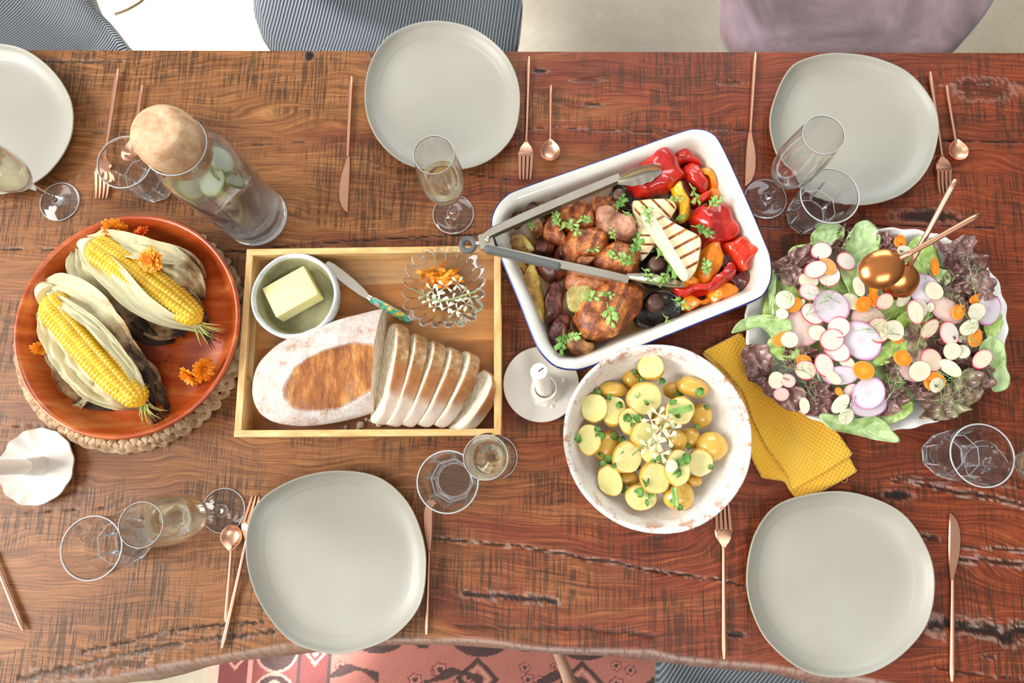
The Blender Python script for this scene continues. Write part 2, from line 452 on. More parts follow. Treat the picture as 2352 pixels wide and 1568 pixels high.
# -- wood and straw
g = G('bowl_wood'); v_ = g.map(scale=(1, 7, 1), rot=(0, 0, 0.5))
f = g.noise(7, 6, 0.6, vec=v_, dist=0.6); pat = g.noise(8, 3, 0.5)
col = g.ramp(f, [(0.3, '#8c3413'), (0.47, '#b44e1c'), (0.6, '#c9682e'), (0.78, '#dc9054')])
col = g.mix(g.math('MULTIPLY', g.ramp(pat, [(0.5, 0.0), (0.6, 1.0)]), 0.5), col, '#8e3213')
MT['bowl_wood'] = g.fin(col, 0.3, coat=0.3, coatr=0.15)
g = G('tray_floor'); y_ = g.sep(g.map(rot=(0, 0, -0.03)))[1]
st = g.math('FLOOR', g.math('MULTIPLY', y_, 22)); wn_ = g.N('TexWhiteNoise', noise_dimensions='1D'); g.set(wn_.inputs['W'], st)
tone = g.ramp(wn_.outputs['Value'], [(0.0, '#9c5f2c'), (0.3, '#b87936'), (0.55, '#c98c4a'), (0.8, '#8f5229'), (1.0, '#e0bd85')])
gr = g.noise(14, 6, 0.65, vec=g.map(scale=(0.7, 11, 1)), dist=0.4)
MT['tray_floor'] = g.fin(g.mix(g.math('MULTIPLY', g.ramp(gr, [(0.42, 0.0), (0.7, 1.0)]), 0.45), tone, '#6d3c1d'), 0.42)
g = G('tray_wall'); gr = g.noise(14, 6, 0.6, vec=g.map(scale=(2, 9, 9)))
MT['tray_wall'] = g.fin(g.ramp(gr, [(0.3, '#c29457'), (0.5, '#d8ae70'), (0.7, '#e4c08a')]), 0.45)
g = G('tray_wall_y'); gr = g.noise(14, 6, 0.6, vec=g.map(scale=(9, 2, 9)))
MT['tray_wall_y'] = g.fin(g.ramp(gr, [(0.3, '#c29457'), (0.5, '#d8ae70'), (0.7, '#e4c08a')]), 0.45)
g = G('straw'); f = g.noise(60, 4, 0.7); f2 = g.noise(14, 3)
col = g.ramp(f, [(0.3, '#8e6a45'), (0.5, '#c4a27a'), (0.7, '#e0c9a6')])
g.bump(f, 0.5, 0.002); MT['straw'] = g.fin(g.mix(g.math('MULTIPLY', g.ramp(f2, [(0.5, 0.0), (0.7, 1.0)]), 0.4), col, '#8a5d38'), 0.6)
g = G('cork'); f = g.vor(210); MT['cork'] = g.fin(g.ramp(g.noise(55, 4, 0.7), [(0.35, '#b3885f'), (0.55, '#cfaa84'), (0.75, '#dcc0a0')]), 0.75)
# -- metals
g = G('copper'); MT['copper'] = g.fin(g.ramp(g.noise(15, 2), [(0.3, '#d39a78'), (0.7, '#deab90')]), 0.36, metal=1.0)
g = G('copper_polished'); MT['copper_pol'] = g.fin('#d6884f', 0.2, metal=1.0)
g = G('steel'); MT['steel'] = g.fin(g.ramp(g.noise(20, 3), [(0.3, '#d2c6b2'), (0.7, '#e0d8c8')]), 0.3, metal=1.0)
g = G('grey_rubber'); MT['rubber'] = g.fin('#5b5c59', 0.55)
# -- glass and drinks
def clear(name, key, col, ior, tint, f):
    """clear drinkware: refraction mixed with plain see-through, so daylight still reaches what stands behind it"""
    g = G(name); g.fin(col, 0.0, trans=1.0, ior=ior); tr = g.N('BsdfTransparent'); tr.inputs[0].default_value = c(tint)
    mx = g.N('MixShader'); mx.inputs[0].default_value = f
    g.t.links.new(g.p.outputs[0], mx.inputs[1]); g.t.links.new(tr.outputs[0], mx.inputs[2]); g.t.links.new(mx.outputs[0], g.o.inputs[0]); MT[key] = g.m
clear('glass_clear', 'glass', '#fdfefe', 1.45, '#fbfcfc', 0.05)
clear('sparkling_wine', 'wine', '#f3ecd0', 1.33, '#f6f1dc', 0.15)
clear('water', 'water', '#f8faf6', 1.33, '#fafbf8', 0.3)
g = G('glass_edge_glint'); g.fin('#f2f7f8', 0.12, trans=0.45, ior=1.45); tr = g.N('BsdfTransparent'); mx = g.N('MixShader'); mx.inputs[0].default_value = 0.3  # whitish, part-diffuse glass that paints bright glints along the edges
g.t.links.new(g.p.outputs[0], mx.inputs[1]); g.t.links.new(tr.outputs[0], mx.inputs[2]); g.t.links.new(mx.outputs[0], g.o.inputs[0]); MT['glass_edge_glint'] = g.m
g = G('foam_bubbles'); MT['bubble'] = g.fin('#f7f3e6', 0.2)
# ---------------------------------------------------------------- floor, rug, table, chairs
fl = mk('floor', ([(-4, -3.2, 0), (4, -3.2, 0), (4, 4.2, 0), (-4, 4.2, 0)], [(0, 1, 2, 3)]), MT['concrete'], loc=(0, 0, 0)); fl['kind'] = 'structure'

def build_rug():
    x0 = P(474, 1568, -0.75).x; x1 = 1.5; y1 = 0.15; yn = -1.35
    st = 0.003; nx = int((x1 - x0) / st); ny = int((y1 - yn) / st)
    X, Y = np.meshgrid(np.linspace(x0, x1, nx + 1), np.linspace(yn, y1, ny + 1))
    fx = (X - x0)                                         # distance from the woven end
    colr = np.empty(X.shape + (3,)); colr[:] = c('#bd7768')[:3]
    dark = np.array(c('#2f312f')[:3]); pink = np.array(c('#d9a08e')[:3]); mar = np.array(c('#7b3a38')[:3]); sal = np.array(c('#c98577')[:3]); cream = np.array(c('#d8c3ab')[:3])
    def put(mask, cl): colr[mask] = cl
    def ell(cx, cy, a, b, r=0.0):
        dx, dy = X - cx, Y - cy; u = (dx * math.cos(r) + dy * math.sin(r)) / a; v = (-dx * math.sin(r) + dy * math.cos(r)) / b
        return u * u + v * v
    def dia(cx, cy, a, b): return np.abs(X - cx) / a + np.abs(Y - cy) / b
    put(fx < 0.028, cream)
    put((fx >= 0.028) & (fx < 0.10), mar)
    put((fx >= 0.10) & (fx < 0.112), pink)
    put((fx >= 0.112) & (fx < 0.225), np.array(c('#8a4440')[:3]))
    put((fx >= 0.225) & (fx < 0.233), dark); put((fx >= 0.233) & (fx < 0.30), mar); put((fx >= 0.30) & (fx < 0.308), dark)
    for k in range(-14, 3):
        cy = k * 0.115 - 0.04
        d = dia(x0 + 0.068, cy, 0.032, 0.036); put(d < 1, pink); put(d < 0.72, mar); put(d < 0.4, pink); put(d < 0.2, dark)
        e = ell(x0 + 0.17, cy + 0.02, 0.05, 0.052); put(e < 1.25, pink); put(e < 1.0, dark); put(ell(x0 + 0.17, cy + 0.045, 0.018, 0.016) < 1, pink); put(ell(x0 + 0.17, cy + 0.045, 0.006, 0.008) < 1, dark)
        d = dia(x0 + 0.267, cy + 0.01, 0.027, 0.03); put(d < 1, pink); put(d < 0.66, mar); put(d < 0.34, cream)
    # field with dark palmettes, scrolls and small rosettes
    rr = random.Random(11)
    field = fx > 0.308
    for gy in range(-7, 2):
        for gx in range(0, 8):
            cx = x0 + 0.42 + gx * 0.255 + (0.12 if gy % 2 else 0); cy = gy * 0.20 - 0.035
            w = ell(cx, cy, 0.075, 0.05); lf = (np.abs(Y - cy) < (X - cx + 0.115) * 0.5) & (X < cx - 0.02) & (X > cx - 0.115)
            put(field & ((w < 1) | lf), dark)
            put(field & (ell(cx + 0.01, cy, 0.035, 0.024) < 1), sal); put(field & (np.abs(Y - cy) < 0.004) & (np.abs(X - cx) < 0.04), dark)
            put(field & ((ell(cx + 0.105, cy + 0.014, 0.028, 0.018, 0.6) < 1) | (ell(cx + 0.105, cy - 0.014, 0.028, 0.018, -0.6) < 1)), dark)
            for s in range(9):
                ex, ey = cx + rr.uniform(-0.15, 0.15), cy + rr.choice((-1, 1)) * rr.uniform(.06, .1)
                q_ = rr.uniform(.5, 1.0); e = ell(ex, ey, 0.02 * q_, 0.017 * q_) * (1 + .25 * np.sin(6 * np.arctan2(Y - ey, X - ex))); put(field & (e < 1), mar); put(field & (e < 0.6), sal); put(field & (e < 0.16), dark)
            t = (X - cx + 0.1) / 0.12; band = np.abs(Y - (cy - 0.1 + 0.014 * np.sin(t * 4)))
            put(field & (band < 0.008 + 0.004 * np.sin(t * 9)) & (t > -0.3) & (t < 0.9), dark)
            rx = np.floor((X - cx) / 0.012); ry = np.floor((Y - cy) / 0.012)
            d = dia(cx + 0.13, cy + 0.1, 0.055, 0.05); put(field & (d < 1) & (d > 0.72), dark); put(field & (d < 0.6) & (d > 0.45), pink); put(field & (d < 0.3), mar)
    n = (nx + 1) * (ny + 1)
    V = np.stack([X.ravel(), Y.ravel(), np.full(n, 0.011)], 1)
    idx = np.arange(n).reshape(ny + 1, nx + 1)
    F = np.stack([idx[:-1, :-1].ravel(), idx[:-1, 1:].ravel(), idx[1:, 1:].ravel(), idx[1:, :-1].ravel()], 1)
    me = bpy.data.meshes.new('rug')
    per = list(idx[0, :]) + list(idx[1:, -1]) + list(idx[-1, :-1][::-1]) + list(idx[1:-1, 0][::-1])
    lo = V[per].copy(); lo[:, 2] = 0.001
    V2 = np.concatenate([V, lo]); m_ = len(per)
    SF = [(per[i], n + i, n + (i + 1) % m_, per[(i + 1) % m_]) for i in range(m_)]
    me.from_pydata(V2.tolist(), [], F.tolist() + SF)
    ca = me.color_attributes.new('Col', 'FLOAT_COLOR', 'POINT')
    full = np.ones((len(V2), 4), dtype=np.float32); full[:n, :3] = colr.reshape(-1, 3); full[n:, :3] = cream
    ca.data.foreach_set('color', full.ravel())
    me.materials.append(MT['rug']); o = bpy.data.objects.new('rug', me); COL.objects.link(o)
    return tag(o, 'worn pink and black patterned wool rug on the floor under the table', 'rug')
build_rug()

def build_table():
    t = thing('dining_table', 'long red-brown timber dining table with a wavy live edge and saw marks', 'table', (0, 0.2, 0))
    ridge = [(-500, 1650), (-200, 1615), (0, 1592), (136, 1563), (211, 1560), (299, 1547), (374, 1528), (493, 1511), (595, 1492), (663, 1480), (770, 1473), (870, 1470), (1006, 1470), (1074, 1469), (1142, 1475), (1230, 1489), (1329, 1494), (1400, 1495), (1501, 1497), (1562, 1513), (1663, 1522), (1764, 1530), (1866, 1546), (1946, 1554), (2007, 1564), (2150, 1600), (2352, 1635), (2600, 1650), (2900, 1655)]
    outer = [(-500, 1670), (0, 1612), (240, 1575), (306, 1567), (367, 1562), (425, 1548), (483, 1530), (540, 1519), (680, 1504), (760, 1494), (836, 1485), (938, 1480), (1040, 1482), (1176, 1492), (1295, 1504), (1414, 1508), (1499, 1518), (1602, 1532), (1764, 1546), (1845, 1566), (1950, 1585), (2150, 1620), (2500, 1650), (2900, 1665)]
    rp = [P(a, b, 0) for a, b in ridge]; op = [P(a, b, -0.045) for a, b in outer]
    x0, x1 = -1.22, 1.12; NX, NY = 860, 340
    xs = np.linspace(x0, x1, NX + 1)
    near = np.interp(xs, [p.x for p in rp], [p.y for p in rp]); out = np.interp(xs, [p.x for p in op], [p.y for p in op])
    out = np.minimum(out, near - 0.006)
    far = np.interp(xs, [-0.9, 0.77], [0.6488, 0.647])
    v = np.linspace(0, 1, NY + 1)
    X = np.repeat(xs[:, None], NY + 1, 1); Y = far[:, None] + (near - far)[:, None] * v[None, :]
    crack = np.zeros_like(X); pale = np.zeros_like(X)
    rs = np.random.RandomState(5)
    jit = np.interp(X * 330 + Y * 17, np.arange(-1200, 1200), rs.rand(2400)); jit2 = np.interp(Y * 400 + X * 130, np.arange(-1200, 1200), rs.rand(2400))
    def line(px, w, s=1.0, pl=0.0):
        pts = [P(a, b, 0) for a, b in px]; d = np.full(X.shape, 9.0)
        bx = (X > min(p.x for p in pts) - .03) & (X < max(p.x for p in pts) + .03)
        for a, b in zip(pts, pts[1:]):
            dx, dy = b.x - a.x, b.y - a.y; L2 = dx * dx + dy * dy
            tt = np.clip(((X - a.x) * dx + (Y - a.y) * dy) / L2, 0, 1)
            d = np.minimum(d, np.hypot(X - a.x - tt * dx, Y - a.y - tt * dy + (jit - 0.5) * w * 1.2))
        ww = w * (0.35 + 1.1 * jit2)
        crack[:] = np.maximum(crack, s * np.clip(1.5 - d / ww, 0, 1))
        if pl: pale[:] = np.maximum(pale, pl * np.clip(1 - np.abs(d - ww * 1.6) / (ww * 0.7), 0, 1) * (jit > 0.35))
    W_ = 0.0011
    line([(-200, 566), (0, 571), (120, 573), (500, 575), (560, 577), (640, 566), (790, 554), (986, 543), (1100, 538)], 0.0013)
    line([(1700, 522), (1850, 520), (1980, 518), (2190, 519), (2352, 526), (2700, 530)], W_)
    line([(2157, 323), (2352, 326), (2700, 330)], 0.0014); line([(2330, 870), (2700, 874)], 0.0022); line([(2050, 870), (2330, 868)], W_)
    line([(1180, 300), (1270, 291), (1350, 297), (1400, 299), (1480, 303), (1600, 300), (1720, 300)], 0.0008, 0.8, 0.4)
    line([(1063, 396), (1100, 402), (1180, 414)], 0.0008); line([(845, 368), (900, 385), (960, 390)], 0.0006, .7)
    line([(985, 1236), (1100, 1245), (1200, 1255), (1300, 1272), (1340, 1284), (1400, 1287), (1480, 1308), (1560, 1318), (1640, 1330), (1720, 1347)], 0.0016, 1, 0.7)
    line([(1068, 1363), (1150, 1369), (1210, 1374), (1275, 1380)], 0.0032, 1, 0.5)
    line([(190, 1496), (272, 1479), (357, 1458), (442, 1441), (527, 1434), (605, 1428)], 0.0018, 0.95, 0.3)
    line([(40, 1560), (150, 1535), (238, 1513), (340, 1492), (425, 1474), (510, 1463), (629, 1450)], 0.003, 0.75, 0.35)
    line([(60, 1555), (180, 1540), (330, 1520)], 0.006, 0.55, 0.5)
    line([(1050, 1436), (1180, 1442), (1330, 1444), (1420, 1452), (1500, 1460)], 0.0022, 0.7)
    line([(2050, 1105), (2130, 1115), (2200, 1130), (2280, 1140), (2352, 1160), (2500, 1180)], 0.0022, 0.9, 0.9)
    line([(2040, 1098), (2200, 1104), (2352, 1120)], 0.0014, 0.8, 0.4)
    line([(2190, 1253), (2250, 1258), (2352, 1264)], 0.0016, 0.9, 0.8); line([(2192, 1281), (2230, 1283), (2290, 1292), (2352, 1294)], 0.003, 0.9, 0.8)
    line([(2140, 1435), (2190, 1438), (2250, 1442), (2290, 1452), (2315, 1470), (2330, 1452), (2352, 1445), (2500, 1450)], 0.007, 1, 0.6)
    line([(2140, 1428), (2250, 1432), (2300, 1440), (2352, 1430)], 0.002, 0.8, 0.8)
    line([(2120, 1232), (2150, 1236)], 0.003, .9, .5); line([(2150, 1535), (2250, 1550), (2352, 1560)], 0.0012, .8, .5)
    line([(545, 335), (700, 325)], 0.0006, .8); line([(200, 305), (300, 308), (400, 312)], 0.0006, .8); line([(80, 141), (150, 142), (280, 142)], 0.002, .8, .3)
    line([(0, 985), (60, 975), (130, 985)], 0.0008, .8); line([(60, 1178), (180, 1170), (240, 1166)], .0008, .8)
    line([(1900, 200), (2150, 195), (2352, 190)], 0.0006, .7, .5); line([(2200, 210), (2352, 215)], 0.0006, .6, .5)
    line([(2100, 480), (2130, 478), (2190, 500), (2230, 512)], 0.004, .9)
    def knot(px, py, rx, ry, s=1.0, rot=0.0):
        q = P(px, py, 0); k = 1 / 1540.
        dx, dy = (X - q.x), (Y - q.y); u = (dx * math.cos(rot) + dy * math.sin(rot)) / (rx * k); w = (-dx * math.sin(rot) + dy * math.cos(rot)) / (ry * k)
        r = np.sqrt(u * u + w * w) + (jit - 0.5) * 0.5
        crack[:] = np.maximum(crack, s * np.clip((1.15 - r) * 2.2, 0, 1)); pale[:] = np.maximum(pale, 0.35 * np.clip(1 - np.abs(r - 1.15) * 6, 0, 1))
    for a in ((2125, 497, 70, 17, 0.95), (1240, 163, 19, 7, 1), (2065, 1137, 30, 10, 1), (1692, 1458, 18, 6, 1), (712, 127, 12, 15, 1), (1362, 240, 26, 5, .8), (557, 1461, 11, 3, 1), (1345, 185, 40, 6, .45), (2260, 205, 70, 26, .45), (1680, 190, 30, 6, .4), (1950, 1498, 14, 5, .8), (870, 128, 30, 8, .5), (2270, 1508, 14, 5, .8)): knot(*a)
    Z = np.full(X.shape, 0.0) - crack * 0.0016
    dn = np.clip(1 - (Y - near[:, None]) / 0.006, 0, 1); Z -= 0.0012 * dn ** 2
    ridge_highlight = np.clip(1 - (Y - near[:, None]) / 0.004, 0, 1); pale = np.maximum(pale, ridge_highlight * 1.0 * (0.5 + 0.5 * (jit > .3)))  # painted highlight: paler colour along the upward-facing near ridge
    low = [(near - 0.35 * (near - out), -0.012, .75), (near - 0.75 * (near - out) + 0.002 * (jit[:, 0] - .5), -0.03, .6), (out, -0.047, .4), (out + 0.012, -0.058, .2), (far - 0.01, -0.058, 0), (far + 0.0005, -0.05, 0), (far + 0.0005, -0.003, 0.2)]
    cols = [(X, Y, Z, crack, pale)]
    for yy, zz, pp in low:
        cols.append((xs[:, None], np.asarray(yy)[:, None], np.full((NX + 1, 1), zz), np.zeros((NX + 1, 1)), pp * (0.4 + 0.6 * rs.rand(NX + 1, 1))))
    A = [np.concatenate([q[i] for q in cols], 1) for i in range(5)]
    m_ = A[0].shape[1]; V = np.stack([A[0].ravel(), A[1].ravel() - 0.2, A[2].ravel() + TZ], 1)
    idx = np.arange((NX + 1) * m_).reshape(NX + 1, m_); nxt = np.roll(idx, -1, 1)
    F = np.stack([idx[:-1].ravel(), idx[1:].ravel(), nxt[1:].ravel(), nxt[:-1].ravel()], 1).tolist()
    F += [tuple(idx[0][::-1]), tuple(idx[-1])]
    me = bpy.data.meshes.new('tabletop'); me.from_pydata(V.tolist(), [], F)
    for nm, k in (('crack', 3), ('pale', 4)):
        a = me.attributes.new(nm, 'FLOAT', 'POINT'); a.data.foreach_set('value', A[k].ravel().astype(np.float32))
    me.materials.append(MT['table'])
    bm = bmesh.new(); bm.from_mesh(me); bmesh.ops.recalc_face_normals(bm, faces=bm.faces); bm.to_mesh(me); bm.free()
    me.shade_smooth(); me.set_sharp_from_angle(angle=math.radians(45))
    o = bpy.data.objects.new('tabletop', me); COL.objects.link(o); o.parent = t
    for x, y in ((-0.95, 0.5), (-0.95, 0.0), (0.85, 0.5), (0.85, 0.0)):
        mk('leg', box((x, y, (TZ - 0.058 + 0.002) / 2), (0.09, 0.09, TZ - 0.058), 0, 0.006), MT['table'], t)
build_table()

def chair(name, label, px, z, mat, back, group, legs=True, legmat='chair_leg_black', fz=0.0005, spread=0.28):
    pts = outl(px, z, 64); cen = sum(pts, Vector()) / 64
    t = thing(name, label, 'chair', (cen.x, cen.y, 0), 0, group)
    prof = [(0.8, -0.085), (0.93, -0.07), (0.985, -0.045), (1.0, -0.022), (0.985, -0.004), (0.93, 0.005), (0.8, -0.002), (0.6, -0.016), (0.4, -0.026), (0.2, -0.030)]
    rings = [[Vector((cen.x + (p.x - cen.x) * s, cen.y + (p.y - cen.y) * s, TZ + z + h)) for p in pts] for s, h in prof]
    mk('seat', loft(rings), mat, t, angle=180)
    # curved back that wraps the far side of the seat
    dirn = math.atan2(back[1], back[0]); sel = []
    R = sum((p - cen).length for p in pts) / 64
    for k in range(-16, 17):
        a = dirn + k / 16 * 1.0; best = max(pts, key=lambda p: (p - cen).normalized().dot(Vector((math.cos(a), math.sin(a), 0))))
        sel.append((Vector((cen.x, cen.y, 0)) + Vector((math.cos(a), math.sin(a), 0)) * ((best - cen).length * 0.97), a, k / 16))
    rings = []
    for q, a, u in sel:
        o_ = Vector((math.cos(a), math.sin(a), 0)); top = 0.36 - 0.2 * abs(u) ** 2.2; zb = TZ + z - 0.03
        rings.append([Vector((q.x, q.y, zb)) + o_ * d + Vector((0, 0, h * top)) for d, h in ((0.0, 0), (0.012, 0.35), (0.035, 0.75), (0.05, 0.97), (0.062, 1.0), (0.078, 0.96), (0.068, 0.7), (0.05, 0.3), (0.04, -0.03))])
    mk('backrest', loft(rings), mat, t, angle=180)
    if legs:
        for sx, sy in ((-1, -1), (-1, 1), (1, -1), (1, 1)):
            a = Vector((cen.x + sx * R * spread, cen.y + sy * R * spread, TZ + z - 0.08)); b = Vector((cen.x + sx * R * spread * 1.1, cen.y + sy * R * spread * 1.1, fz))
            mk('leg', tube([a, b], [0.016, 0.009], 12), MT[legmat], t)
    return t
chair('dining_chair', 'grey corduroy chair behind the middle plate of the far side', [(575, 0), (588, 60), (606, 95), (640, 135), (700, 165), (900, 172), (1100, 165), (1168, 140), (1190, 100), (1198, 40), (1200, -10), (1190, -150), (1100, -260), (880, -290), (680, -260), (590, -150)], -0.30, MT['corduroy_upright'], (0, 1), 'grey corduroy chairs')
chair('dining_chair', 'grey corduroy chair behind the cropped plate in the far left corner', [(207, 0), (240, 38), (272, 78), (296, 114), (296, 140), (250, 168), (0, 172), (-200, 150), (-300, 60), (-330, -100), (-250, -260), (-60, -280), (100, -230), (170, -100)], -0.30, MT['corduroy_slanting'], (0, 1), 'grey corduroy chairs')
chair('dining_chair', 'mauve velvet chair with a scooped seat at the far side', [(1660, 0), (1660, 40), (1670, 75), (1690, 105), (1730, 128), (1850, 145), (2050, 150), (2150, 140), (2198, 112), (2250, 55), (2290, 0), (2330, -100), (2280, -250), (2050, -290), (1800, -280), (1690, -180), (1662, -80)], -0.30, MT['mauve_velvet'], (0, 1), None)
chair('dining_chair', 'grey corduroy chair tucked under the near live edge of the table', [(1512, 1530), (1510, 1600), (1516, 1750), (1600, 1850), (1850, 1870), (2080, 1840), (2140, 1700), (2150, 1560), (2100, 1490), (1830, 1470), (1580, 1478), (1524, 1496)], -0.30, MT['corduroy_slanting'], (0, -1), 'grey corduroy chairs', True, 'chair_leg_black', 0.0115)
def pulled_chair():
    a = P(1272, 1472, -0.7485); b = P(1352, 1676, -0.335)
    t = thing('dining_chair', 'chair pulled back over the rug, only its pale wooden front leg in view', 'chair', (b.x - 0.2, b.y - 0.2, 0))
    mk('leg', tube([b, a], [0.017, 0.011], 14), MT['pale_leg_wood'], t)
    for dx, dy in ((-0.36, -0.22), (-0.14, -0.55), (0.22, -0.33)):
        mk('leg', tube([b + Vector((dx, dy, 0)), Vector((a.x + dx, a.y + dy - 0.08, 0.0115))], [0.017, 0.011], 14), MT['pale_leg_wood'], t)
    mk('seat', box((b.x - 0.07, b.y - 0.275, b.z + 0.03), (0.47, 0.45, 0.06), 0.55, 0.025, 4), MT['corduroy_upright'], t)
    mk('backrest', box((b.x + 0.04, b.y - 0.45, b.z + 0.27), (0.44, 0.05, 0.36), 0.55, 0.022, 4), MT['corduroy_upright'], t)
pulled_chair()
tag(mk('floor_cord', tube(spline([P(262, 30, -.757), P(285, 22, -.757), P(305, 12, -.757), P(330, -6, -.757), P(380, -60, -.757)], 20, False), .0028, 8), MT['pale_leg_wood']), 'thin beige cord lying on the sunlit floor between two corduroy chairs', 'cord')
# ---------------------------------------------------------------- plates
def plate(px, label, z=0.0):
    RIM = 0.022; pts = outl(px, RIM + z, 96); cen = sum(pts, Vector()) / 96
    prof = [(0.60, 0.0), (0.66, 0.0), (0.70, 0.003), (0.9, 0.012), (0.985, RIM - 0.002), (1.0, RIM), (0.993, RIM + 0.0018), (0.98, RIM + 0.001), (0.96, 0.0185), (0.93, 0.0152), (0.9, 0.0126), (0.87, 0.0107), (0.84, 0.0092), (0.8, 0.0078), (0.75, 0.0068), (0.68, 0.0062), (0.6, 0.006), (0.3, 0.006), (0.1, 0.006)]
    rings = [[Vector((cen.x + (p.x - cen.x) * s, cen.y + (p.y - cen.y) * s, TZ + z + h)) for p in pts] for s, h in prof]
    V, F = loft(rings); n = 96
    mi = [0] * len(F)
    for k in (5,):
        for i in range(n): mi[k * n + i] = 1
    o = mk('dinner_plate', (V, F), [MT['plate'], MT['plate_rim']], loc=(cen.x, cen.y, TZ + z), angle=180, mi=mi)
    return tag(o, label, 'plate', 'stoneware dinner plates')
plate([(1005, 48), (1085, 65), (1150, 112), (1185, 170), (1195, 235), (1180, 310), (1130, 365), (1060, 390), (975, 390), (910, 365), (860, 310), (838, 240), (845, 160), (880, 95), (935, 60)], 'empty grey stoneware plate overhanging the far edge before the corduroy chair')
plate([(1925, 122), (2010, 133), (2090, 170), (2145, 240), (2155, 310), (2130, 390), (2075, 445), (2000, 470), (1925, 468), (1850, 440), (1790, 370), (1767, 290), (1780, 220), (1815, 155), (1865, 130)], 'empty grey stoneware plate in front of the mauve velvet chair')
plate([(775, 1080), (870, 1095), (935, 1150), (970, 1225), (980, 1300), (965, 1390), (905, 1460), (820, 1495), (750, 1500), (665, 1470), (600, 1390), (568, 1300), (568, 1210), (600, 1145), (680, 1098)], 'empty grey stoneware plate below the bread tray at the near edge', 0.002)
plate([(1900, 1128), (1990, 1138), (2075, 1180), (2130, 1260), (2147, 1340), (2130, 1430), (2075, 1500), (2000, 1545), (1915, 1556), (1835, 1535), (1760, 1470), (1722, 1390), (1714, 1310), (1735, 1220), (1790, 1155)], 'empty grey stoneware plate touched by the tip of the yellow napkin')
plate([(0, 100), (60, 115), (120, 160), (160, 220), (170, 280), (155, 340), (110, 400), (50, 435), (-20, 448), (-100, 430), (-170, 370), (-195, 290), (-180, 200), (-130, 130), (-60, 100)], 'grey stoneware plate cut off by the left edge of the picture')

# ---------------------------------------------------------------- copper cutlery, built along +y, handle end at y=0
def flat_shape(sections, bend=lambda y: 0.0, th=0.0016, n=8):
    """sections (y, left x, right x); a thin plate following bend(y)"""
    rings = []
    for y, a, b in sections:
        z = bend(y); rings.append([Vector((a, y, z)), Vector((b, y, z)), Vector((b - (b - a) * 0.08, y, z + th)), Vector((a + (b - a) * 0.08, y, z + th))])
    return loft(rings)
def handle_geo(L, r0, r1, lift0=0.002, lift1=0.004):
    path = [Vector((0, L * t, lift0 + r0 + (lift1 - lift0) * t ** 2)) for t in [i / 12 for i in range(13)]]
    rad = [r0 * (0.55 if i == 0 else 1) + (r1 - r0) * (i / 12) for i in range(13)]
    return tube(path, rad, 10, 0.8)
def place2(t, hpx, tpx, L, z=0.0, zt=None):
    a = P(hpx[0], hpx[1], z); b = P(tpx[0], tpx[1], z if zt is None else zt); d = b - a
    t.location = a; t.rotation_euler = (math.asin(max(-1, min(1, d.z / d.length))), 0, math.atan2(-d.x, d.y))
    s = d.length / L; t.scale = (s, s, s)
def fork(label, h, e, z=0.0):
    t = thing('fork', label, 'fork', (0, 0, 0), 0, 'copper forks')
    bd = lambda y: 0.004 + 0.010 * max(0, 1 - abs((y - 0.165) / 0.03)) * 0.5 - 0.0015 * max(0, (y - 0.16) / 0.05) + 0.004 * max(0, (y - 0.18) / 0.03) ** 2 * 0.0
    mk('handle', handle_geo(0.148, 0.0037, 0.0024), MT['copper'], t, loc=(0, 0, 0))
    head = flat_shape([(0.144, -0.0022, 0.0022), (0.150, -0.0035, 0.0035), (0.156, -0.0085, 0.0085), (0.161, -0.0113, 0.0113), (0.167, -0.0123, 0.0123), (0.172, -0.0124, 0.0124)], bd)
    tines = []
    for k in range(4):
        cx = -0.0124 + 0.0248 * (k + 0.5) / 4; ex = cx * 0.84; w = 0.0023
        tines.append(flat_shape([(0.170, cx - w - .0006, cx + w + .0006), (0.176, cx - w, cx + w), (0.19, cx * .97 - w * .95, cx * .97 + w * .95), (0.202, cx * 0.9 - w * 0.75, cx * 0.9 + w * 0.75), (0.210, ex - 0.0008, ex + 0.0008)], bd))
    mk('fork_head', cat_geo(head, *tines), MT['copper'], t, loc=(0, 0, 0))
    place2(t, h, e, 0.21, z); return t
def spoon(label, h, e, z=0.0, name='spoon', group='copper teaspoons'):
    t = thing(name, label, 'spoon', (0, 0, 0), 0, group)
    mk('handle', handle_geo(0.102, 0.003, 0.0018), MT['copper'], t, loc=(0, 0, 0))
    rings = []
    for s, dz in ((0.03, 0.0015), (0.4, 0.0018), (0.75, 0.0045), (0.95, 0.0085), (1.0, 0.0105), (0.96, 0.0102), (0.72, 0.0058), (0.4, 0.0032), (0.03, 0.0028)):
        ring = []
        for i in range(28):
            a = 2 * math.pi * i / 28; x = 0.0152 * math.cos(a) * s; y = 0.016 * math.sin(a) * s
            x *= 1 - 0.42 * max(0, -math.sin(a)) ** 4 * (s > 0.7)
            yy = 0.1145 + y - (0.004 * max(0, -math.sin(a)) ** 4 if s > 0.7 else 0)
            ring.append(Vector((x, yy, dz)))
        rings.append(ring)
    mk('spoon_bowl', loft(rings), MT['copper'], t, loc=(0, 0, 0), angle=180)
    place2(t, h, e, 0.1305, z); return t
